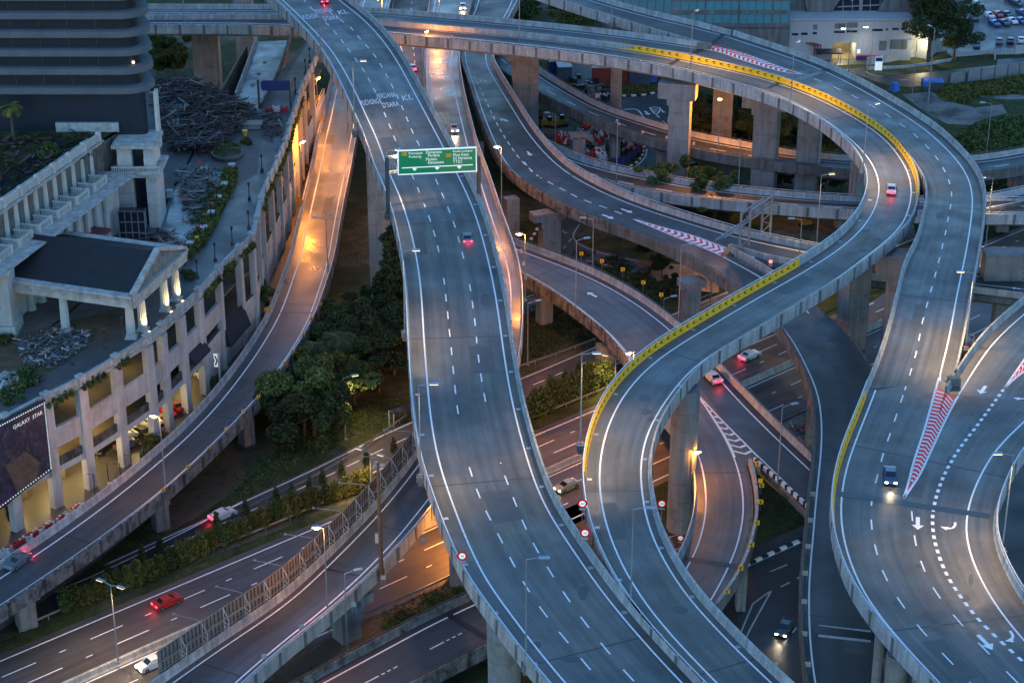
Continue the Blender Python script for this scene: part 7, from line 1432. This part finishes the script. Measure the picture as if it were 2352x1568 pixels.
for i, (x, y, z, kd, s, lb) in enumerate(((596, 716, 6, 'tree', .62, 'small round tree beside the orange exclamation board'), (366, 1022, ZS, 'bush', .95, 'bush on the street beside the lit lamp of the left ramp'), (352, 1040, ZS, 'bush', .7, 'smaller bush on the street before the parked cars'), (481, 880, ZS, 'bush', .8, 'round bush at the arcade exit'),
        (60, 880, ZD, 'bush', .85, 'bush at the podium edge above the billboard'), (42, 898, ZD, 'bush', .8, 'second bush at the podium edge above the billboard'), (15, 918, ZD, 'bush', .7, 'leftmost bush at the podium edge'), (428, 640, ZD, 'bush', .6, 'bush at the foot of the tree beside the portico'), (118, 352, ZW, 'bush', 1.0, 'reddish bush on the waste ground'),
        (526, 345, ZD, 'bush', .8, 'shrub growing in the round planter'), (510, 342, ZD, 'bush', .7, 'shrub at the left of the round planter'), (565, 330, ZD, 'bush', .6, 'yellowish shrub right of the round planter'), (380, 150, 0, 'tree', .9, 'tree under the cross flyover right of the banded tower'), (402, 182, 0, 'tree', .8, 'second tree under the cross flyover'), (362, 185, 0, 'tree', .7, 'tree close to the corner of the banded tower'), (530, 265, ZD, 'bush', 1.0, 'low shrub beside the timber heap'), (425, 612, ZD, 'tree', .28, 'young tree between the portico and the podium lane'), (8, 885-100, ZD, 'bush', .7, 'bush at the foot of the mansion corner pier'))):
    tree(kd, x, y, z, lb, None, i % 3, ('leaf', 'leaf_warm')[i % 2], s)
# right side
tree('tall', 2131, 147, 0, 'huge dark tree between the white building and the car park', None, 0, 'leaf_dark', 1.25); tree('tall', 2190, 140, 0, 'smaller tree at the car park corner', None, 1, 'leaf_dark', .8)
r_ = np.random.default_rng(23)
for i in range(26):
    x, y = (r_.uniform(1588, 1745), r_.uniform(262, 345)); tree('tree', x, y, 0, 'dense green tree behind the tall piers of the loop', 'trees behind the tall piers', i % 4, ('leaf', 'leaf_dark')[i % 2], r_.uniform(.55, .85))
for i in range(22):
    x, y = (r_.uniform(1770, 1960), r_.uniform(290, 350)); tree('tree', x, y, 0, 'green tree inside the top curve of the loop', 'trees inside the top curve of the loop', i % 4, ('leaf', 'leaf_dark')[i % 2], r_.uniform(.42, .65))
for x, y, s, lb in ((1503, 468, .85, 'round tree left of the pair before the lower road'), (1600, 478, .95, 'left tree of the pair before the lower road'), (1642, 482, .9, 'right tree of the pair before the lower road'), (1640, 512, .6, 'low bright tree in front of the pair')): tree('tree', x, y, 0, lb, None, int(x) % 4, 'leaf', s)
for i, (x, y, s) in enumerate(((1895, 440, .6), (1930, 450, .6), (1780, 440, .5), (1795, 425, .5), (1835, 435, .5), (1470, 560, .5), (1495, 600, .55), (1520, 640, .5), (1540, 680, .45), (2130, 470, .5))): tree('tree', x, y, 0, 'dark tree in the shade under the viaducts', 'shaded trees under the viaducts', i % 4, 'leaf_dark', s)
# scrub (uncountable)
def scrub(name, poly, n, size, seed, m, label, hb=1.4, clump=60, z=0):
    r_ = np.random.default_rng(seed); xs = [q[0] for q in poly]; ys = [q[1] for q in poly]; mb = MB(); C = []
    def inside(x, y):
        c = False
        for i in range(len(poly)):
            (x0, y0), (x1, y1) = poly[i], poly[i-1]
            if (y0 > y) != (y1 > y) and x < (x1-x0)*(y-y0)/(y1-y0)+x0: c = not c
        return c
    while len(C) < clump:
        x, y = r_.uniform(min(xs), max(xs)), r_.uniform(min(ys), max(ys))
        if inside(x, y): C.append((P(x, y, z), r_.uniform(.8, 2.6), r_.uniform(hb*.25, hb)))
    vs = []; fs = []
    for k in range(n):
        c, rad, h = C[r_.integers(len(C))]; d = r_.normal(size=3); d /= np.linalg.norm(d); d[2] = abs(d[2]); p = c+d*np.array([rad, rad, h])*r_.uniform(.5, 1.05); s = size*r_.uniform(.5, 1.4); u = r_.normal(size=3); u /= np.linalg.norm(u); v = np.cross(u, r_.normal(size=3)); v /= np.linalg.norm(v); b = len(vs)
        vs += [tuple(p-u*s), tuple(p+v*s*.6), tuple(p+u*s), tuple(p-v*s*.6)]; fs.append((b, b+1, b+2, b+3))
    mb.v, mb.f, mb.m, mb.uv = vs, fs, [0]*len(fs), [None]*len(fs); return tag(mb.build(name, m), label, None, None, 'stuff')
scrub('scrub', [t3(1900, 1180), t3(2352, 1080), t3(2600, 1100), t3(2600, 1400), t3(2352, 1400), t3(1950, 1440), t3(1750, 1280)], 26000, .36, 1, 'leaf', 'dense green scrub at the right edge', 1.8, 190)
scrub('scrub', [t3(1640, 800), t3(2352, 730), t3(2600, 700), t3(2600, 850), t3(1950, 870), t3(1750, 950), t3(1600, 880)], 12000, .34, 2, 'leaf_warm', 'olive scrub along the pale panel fence', 1.1, 150)
scrub('scrub', [(1783, 340), (1959, 330), (1965, 362), (1783, 352)], 5000, .3, 3, 'leaf', 'low greenery inside the top curve of the loop', 1.0, 50)
scrub('scrub', [d2(430, 740), d2(620, 850), d2(620, 900), d2(560, 870), d2(400, 780)], 2500, .3, 4, 'leaf_warm', 'grass tufts left of the pale yard', .6, 30)
scrub('scrub', [d2(790, 860), d2(900, 760), d2(1300, 780), d2(1300, 850), d2(1000, 885), d2(830, 890)], 3500, .28, 5, 'leaf_warm', 'grass around the containers', .5, 60)
scrub('scrub', [d2(980, 1300), d2(1160, 1420), d2(1010, 1530), d2(850, 1480), d2(700, 1430)], 3500, .3, 6, 'leaf', 'weeds in the barrier yard', .8, 40)
scrub('scrub', [d2(390, 40), d2(520, 60), d2(740, 160), d2(740, 235), d2(480, 200), d2(400, 190)], 3500, .34, 7, 'leaf_warm', 'greenery below the upper ramp', 1.2, 40)
scrub('scrub', [d2(20, 20), d2(215, 20), d2(215, 190), d2(20, 160)], 3500, .34, 8, 'leaf', 'trees and scrub beyond the cross flyover', 2.5, 30)
scrub('scrub', [(620, 1000), (740, 955), (880, 930), (930, 945), (800, 1010), (640, 1090), (540, 1150), (520, 1140)], 7000, .16, 9, 'leaf', 'tufty grass on the bank', .25, 260)
scrub('scrub', [(1210, 700), (1340, 700), (1365, 770), (1215, 830)], 5000, .2, 10, 'leaf_dark', 'dark grass right of the main flyover', .35, 120)
scrub('scrub', [(1330, 580), (1440, 600), (1540, 680), (1480, 700), (1380, 630)], 3000, .26, 11, 'leaf_dark', 'dark grass behind the middle ramp', .6, 60)
scrub('scrub', [(900, 1420), (1000, 1370), (1090, 1340), (1110, 1370), (980, 1420), (900, 1460)], 4000, .2, 12, 'leaf', 'grass on the bank of the low road', .35, 90)
scrub('scrub', [(2250, 400), (2352, 390), (2430, 392), (2430, 440), (2262, 455)], 5000, .3, 13, 'leaf', 'greenery between the roads at the right edge', 1.2, 50)
scrub('scrub', [(-60, 330), (20, 320), (225, 305), (255, 312), (130, 390), (0, 470), (-60, 520)], 9000, .17, 14, 'leaf_dark', 'dark weeds covering the waste ground before the tower', .7, 90, ZW)
scrub('scrub', [(455, 395), (535, 395), (520, 445), (490, 495), (465, 530), (440, 560), (440, 500)], 3600, .16, 15, 'leaf', 'mixed plants between the courtyard scrap and the hedge', 1.1, 34, ZD)
# ================================================================= VEHICLES
def car_body(kind):
    """lofted saloon: stations along x (length), each a cross-section"""
    L_ = 4.5; hw = .88
    if kind == 'van': top = [(-2.2, .55), (-2.2, 1.75), (-2.0, 1.9), (1.2, 1.9), (1.75, 1.15), (2.2, .95), (2.25, .5)]
    else: top = [(-2.25, .55), (-2.22, .95), (-1.55, 1.02), (-.95, 1.42), (.35, 1.45), (1.15, 1.0), (2.1, .85), (2.28, .5)]
    return L_, hw, top
def paint(name, c): return mat(name, c, .28, .5, coat=.6, var=.03)
PAINT = {k: paint('paint_'+k, c) for k, c in {'white': (.62, .63, .64), 'silver': (.35, .37, .39), 'black': (.02, .022, .026), 'blue': (.02, .07, .28), 'navy': (.02, .035, .08), 'red': (.38, .02, .02), 'grey': (.12, .13, .14), 'gold': (.34, .28, .17), 'taxi': (.45, .02, .02)}.items()}
_cars = {}
def car(x, y, z, hx, hy, color, label, lights=None, kind='saloon', group=None, rz=None):
    """hx, hy: a picture point the car faces"""
    b = P(x, y, z); h_ = P(hx, hy, z)-b; a = math.atan2(h_[1], h_[0]) if rz is None else rz
    t = thing('parked_car' if lights is None else 'car', label, 'car', b, a, group); key = (color, kind); sc0 = .84 if z < 1 or lights is None else .82; t.scale = (sc0,)*3
    if key not in _cars:
        L_, hw, top = car_body(kind); mb = MB(); n = len(top); vs = []
        for s, w_ in ((-1, hw), (1, hw)):
            for px, pz in top: ww = w_*(1 if pz < 1.1 else .80); vs.append((px, s*ww, pz))
        for s in (-1, 1): vs += [(-2.2, s*hw*.98, .25), (2.2, s*hw*.98, .25)]
        fs = [(k, k+1, n+k+1, n+k) for k in range(n-1)]; fs += [tuple([2*n]+list(range(0, n))+[2*n+1]), tuple([2*n+3]+list(range(2*n-1, n-1, -1))+[2*n+2]), (2*n, 0, n, 2*n+2), (2*n+1, 2*n+3, 2*n-1, n-1), (2*n, 2*n+2, 2*n+3, 2*n+1)]
        mb.add(vs, fs); body = mb.build('body', PAINT[color], t, smooth=False)
        md = body.modifiers.new('b', 'BEVEL'); md.width = .07; md.segments = 2
        mb = MB()
        if kind == 'van': side = [(-1.9, 1.15), (-1.8, 1.72), (1.05, 1.72), (1.5, 1.15)]
        else: side = [(-1.42, 1.04), (-.9, 1.35), (.3, 1.37), (1.0, 1.04)]
        for s in (-1, 1): q = [(px, s*(hw*(.90 if pz < 1.1 else .82)+.012), pz) for px, pz in side]; mb.add(q, [(0, 1, 2, 3) if s > 0 else (3, 2, 1, 0)])
        f0, f1 = (top[4], top[3]) if kind == 'van' else (top[5], top[4]); r0_, r1_ = (top[0], top[1]) if kind == 'van' else (top[2], top[3])
        def scr(p, q, s_): nx = .02*s_; mb.add([(p[0]*.92+q[0]*.08+nx, -hw*.74, p[1]*.92+q[1]*.08+.02), (p[0]*.92+q[0]*.08+nx, hw*.74, p[1]*.92+q[1]*.08+.02), (q[0]*.92+p[0]*.08+nx, hw*.70, q[1]*.92+p[1]*.08+.02), (q[0]*.92+p[0]*.08+nx, -hw*.70, q[1]*.92+p[1]*.08+.02)], [(0, 1, 2, 3) if s_ > 0 else (3, 2, 1, 0)])
        scr(f0, f1, 1)
        if kind == 'van': mb.add([(-2.22, -.7, 1.1), (-2.22, .7, 1.1), (-2.22, .65, 1.65), (-2.22, -.65, 1.65)], [(3, 2, 1, 0)])
        else: scr(r0_, r1_, -1)
        gl_ = mb.build('windows', 'glass_dark', t); wh = []
        for sx in (-1.4, 1.35):
            for sy in (-1, 1): mb = MB(); mb.tube((sx, sy*.72, .33), (sx, sy*.93, .33), .33, n=14); mb.tube((sx, sy*.93, .33), (sx, sy*.945, .33), .18, n=10, m=1); wh.append(mb.build('wheel', ['tire', 'galv'], t).data)
        _cars[key] = (body.data, gl_.data, wh)
    else:
        body = link('body', _cars[key][0], t); md = body.modifiers.new('b', 'BEVEL'); md.width = .07; md.segments = 2; link('windows', _cars[key][1], t)
        for w_ in _cars[key][2]: link('wheel', w_, t)
    for s in (-1, 1):
        MB().box((2.24, s*.62, .66), (.1, .36, .15)).build('headlight', 'head_white' if lights in ('head', 'both') else 'galv', t)
        MB().box((-2.25, s*.62, .82), (.1, .36, .17)).build('taillight', 'tail_red' if lights in ('tail', 'both') else 'sign_red', t)
    if lights in ('head', 'both'):
        l = bpy.data.lights.new('headlight_beam', 'SPOT'); l.energy = 130*LAMP; l.color = (1, .8, .5); l.spot_size = R(70); l.spot_blend = 1; l.shadow_soft_size = .2
        lo = bpy.data.objects.new('headlight_beam', l); COL.objects.link(lo); lo.parent = t; lo.location = (2.5, 0, .75); lo.rotation_euler = Vector((1, 0, -.10)).to_track_quat('-Z', 'Y').to_euler()
    if lights in ('tail', 'both'):
        l = bpy.data.lights.new('taillight_glow', 'POINT'); l.energy = 14*LAMP; l.color = (1, .03, .05); l.shadow_soft_size = .3
        lo = bpy.data.objects.new('taillight_glow', l); COL.objects.link(lo); lo.parent = t; lo.location = (-2.7, 0, .8)
    return t
car(1073, 553, 25, 1060, 480, 'grey', 'grey car with red tail lights on the main flyover below the green sign', 'tail')
car(742, 6, 30.8, 725, -20, 'black', 'dark car with red tail lights at the very top of the main flyover', 'tail')
car(2047, 440, 23, 2050, 400, 'silver', 'silver car with red tail lights on the loop near its right bend', 'tail')
car(2044, 1100, 23, 2050, 1160, 'navy', 'dark blue car with bright headlights on the outer viaduct beside the red gore', 'head')
car(1636, 872, 8, 1600, 840, 'silver', 'silver car with red lights on the ramp fork under the loop', 'tail')
car(1722, 822, 0, 1800, 789, 'white', 'white car with red tail lights on the highway left of the dark ramp', 'tail', rz=None)
car(385, 1388, 0, 480, 1348, 'red', 'red car with red lights on the highway at the lower left', 'tail')
car(512, 1188, 0, 600, 1150, 'white', 'white car with red tail lights on the service road', 'tail')
car(1302, 1122, 0, 1240, 1150, 'gold', 'car with bright headlights on the highway between flyover and loop', 'head')
car(1043, 300, 11, 1056, 345, 'silver', 'silver car with headlights on the ramp right of the main flyover', 'head')
car(1802, 1448, .02, 1780, 1490, 'black', 'dark car with headlights on the dark junction road', 'head')
car(818, 852, 0, 780, 872, 'black', 'dark car with red lights half hidden by the palms', 'tail')
car(42, 1296, 8, 0, 1326, 'grey', 'grey car with red lights at the left end of the left ramp', 'tail')
car(350, 1530, 0, 290, 1556, 'white', 'white car on the orange-lit carriageway at the end of the noise wall', 'head')
car(1063, 20, 9, 1062, 40, 'white', 'white car with headlights at the top edge coming down the ramp', 'head')
car(1004, -2, 5.5, 1000, -30, 'black', 'dark car with red lights at the top edge on the middle carriageway', 'tail')
car(948, 160, 5.5, 940, 120, 'white', 'white car with red lights beside the right wall of the main flyover near the top', 'tail')
car(1352-8, 905-10, 0, 1300, 920, 'blue', 'x', 'head') if False else None
# parked in the arcade
for x, y, hx, hy, c, k, lb in ((400, 940+0, 380, 930, 'red', 'saloon', 'dark red car with open boot parked at the arcade opening'), (382, 951, 400, 965, 'taxi', 'saloon', 'red car parked nearest the arcade pillar'), (345, 962, 320, 955, 'gold', 'saloon', 'golden car parked in the lit arcade bay'), (352, 985, 330, 975, 'silver', 'van', 'silver van parked in the arcade bay'), (330, 1000, 352, 1012, 'black', 'saloon', 'black car with bluish windscreen before the arcade bay'),
        (297, 988, 310, 1000, 'silver', 'saloon', 'silver car parked second in the arcade bay'), (296, 1008, 310, 1002, 'white', 'saloon', 'white car half behind the arcade pillar'), (293, 1026, 310, 1018, 'grey', 'saloon', 'dark grey car half behind the arcade pillar'), (219, 1036, 224, 1060, 'black', 'saloon', 'dark car facing out of the arcade opening'), (32, 1172, 38, 1200, 'gold', 'saloon', 'yellow-lit car at the lower left under the billboard'), (452, 860, 480, 880, 'silver', 'saloon', 'silver car leaving the arcade exit')):
    car(x, y, ZS, hx, hy, c, lb, None, k)
# car park at the top right
for x, y, dx, dy, c, lb in ((1915, 45, 30, 8, 'silver', 'silver car alone at the left end of the car park'), (2030, 150, 35, 22, 'white', 'white car with black roof panel at the left end of the diagonal row'), (2110, 140, 35, 22, 'red', 'red car second in the diagonal row'), (2195, 140, 35, 22, 'navy', 'dark blue car third in the diagonal row'), (2285, 38, 30, 12, 'navy', 'dark car at the upper right of the car park'), (2335, 125, 30, 14, 'blue', 'blue car at the right edge of the car park, upper'),
        (2078, 222, 35, 20, 'blue', 'bright blue car at the left of the second diagonal row'), (2165, 215, 35, 20, 'navy', 'navy car between the bright blue and the white one'), (2238, 200, 35, 20, 'white', 'white car in the second diagonal row'), (2320, 198, 35, 20, 'blue', 'blue car at the right edge in the second diagonal row'), (1892, 170, 20, 22, 'black', 'black car beside the big tree'), (1916, 420, 3, 30, 'black', 'black car alone at the lower left of the car park'),
        (2124, 385, 3, -30, 'grey', 'grey car left of two in the lower row of the car park'), (2226, 382, 3, -30, 'black', 'black car middle of the lower row of the car park'), (2322, 375, -2, -30, 'white', 'white car at the right of the lower row'), (2230, 5, 30, 12, 'navy', 'dark blue car at the top edge of the car park')):
    car(*t3(x, y+10), 0, *t3(x+dx, y+10+dy), c, lb, None, 'saloon', 'cars parked in the car park')
car(*d2(1640, 1568), 0, *d2(1760, 1540), 'black', 'black van in the shade between two tall piers', None, 'van')
# street lights for the highway, from lamps standing just inside the frame's lower lanes
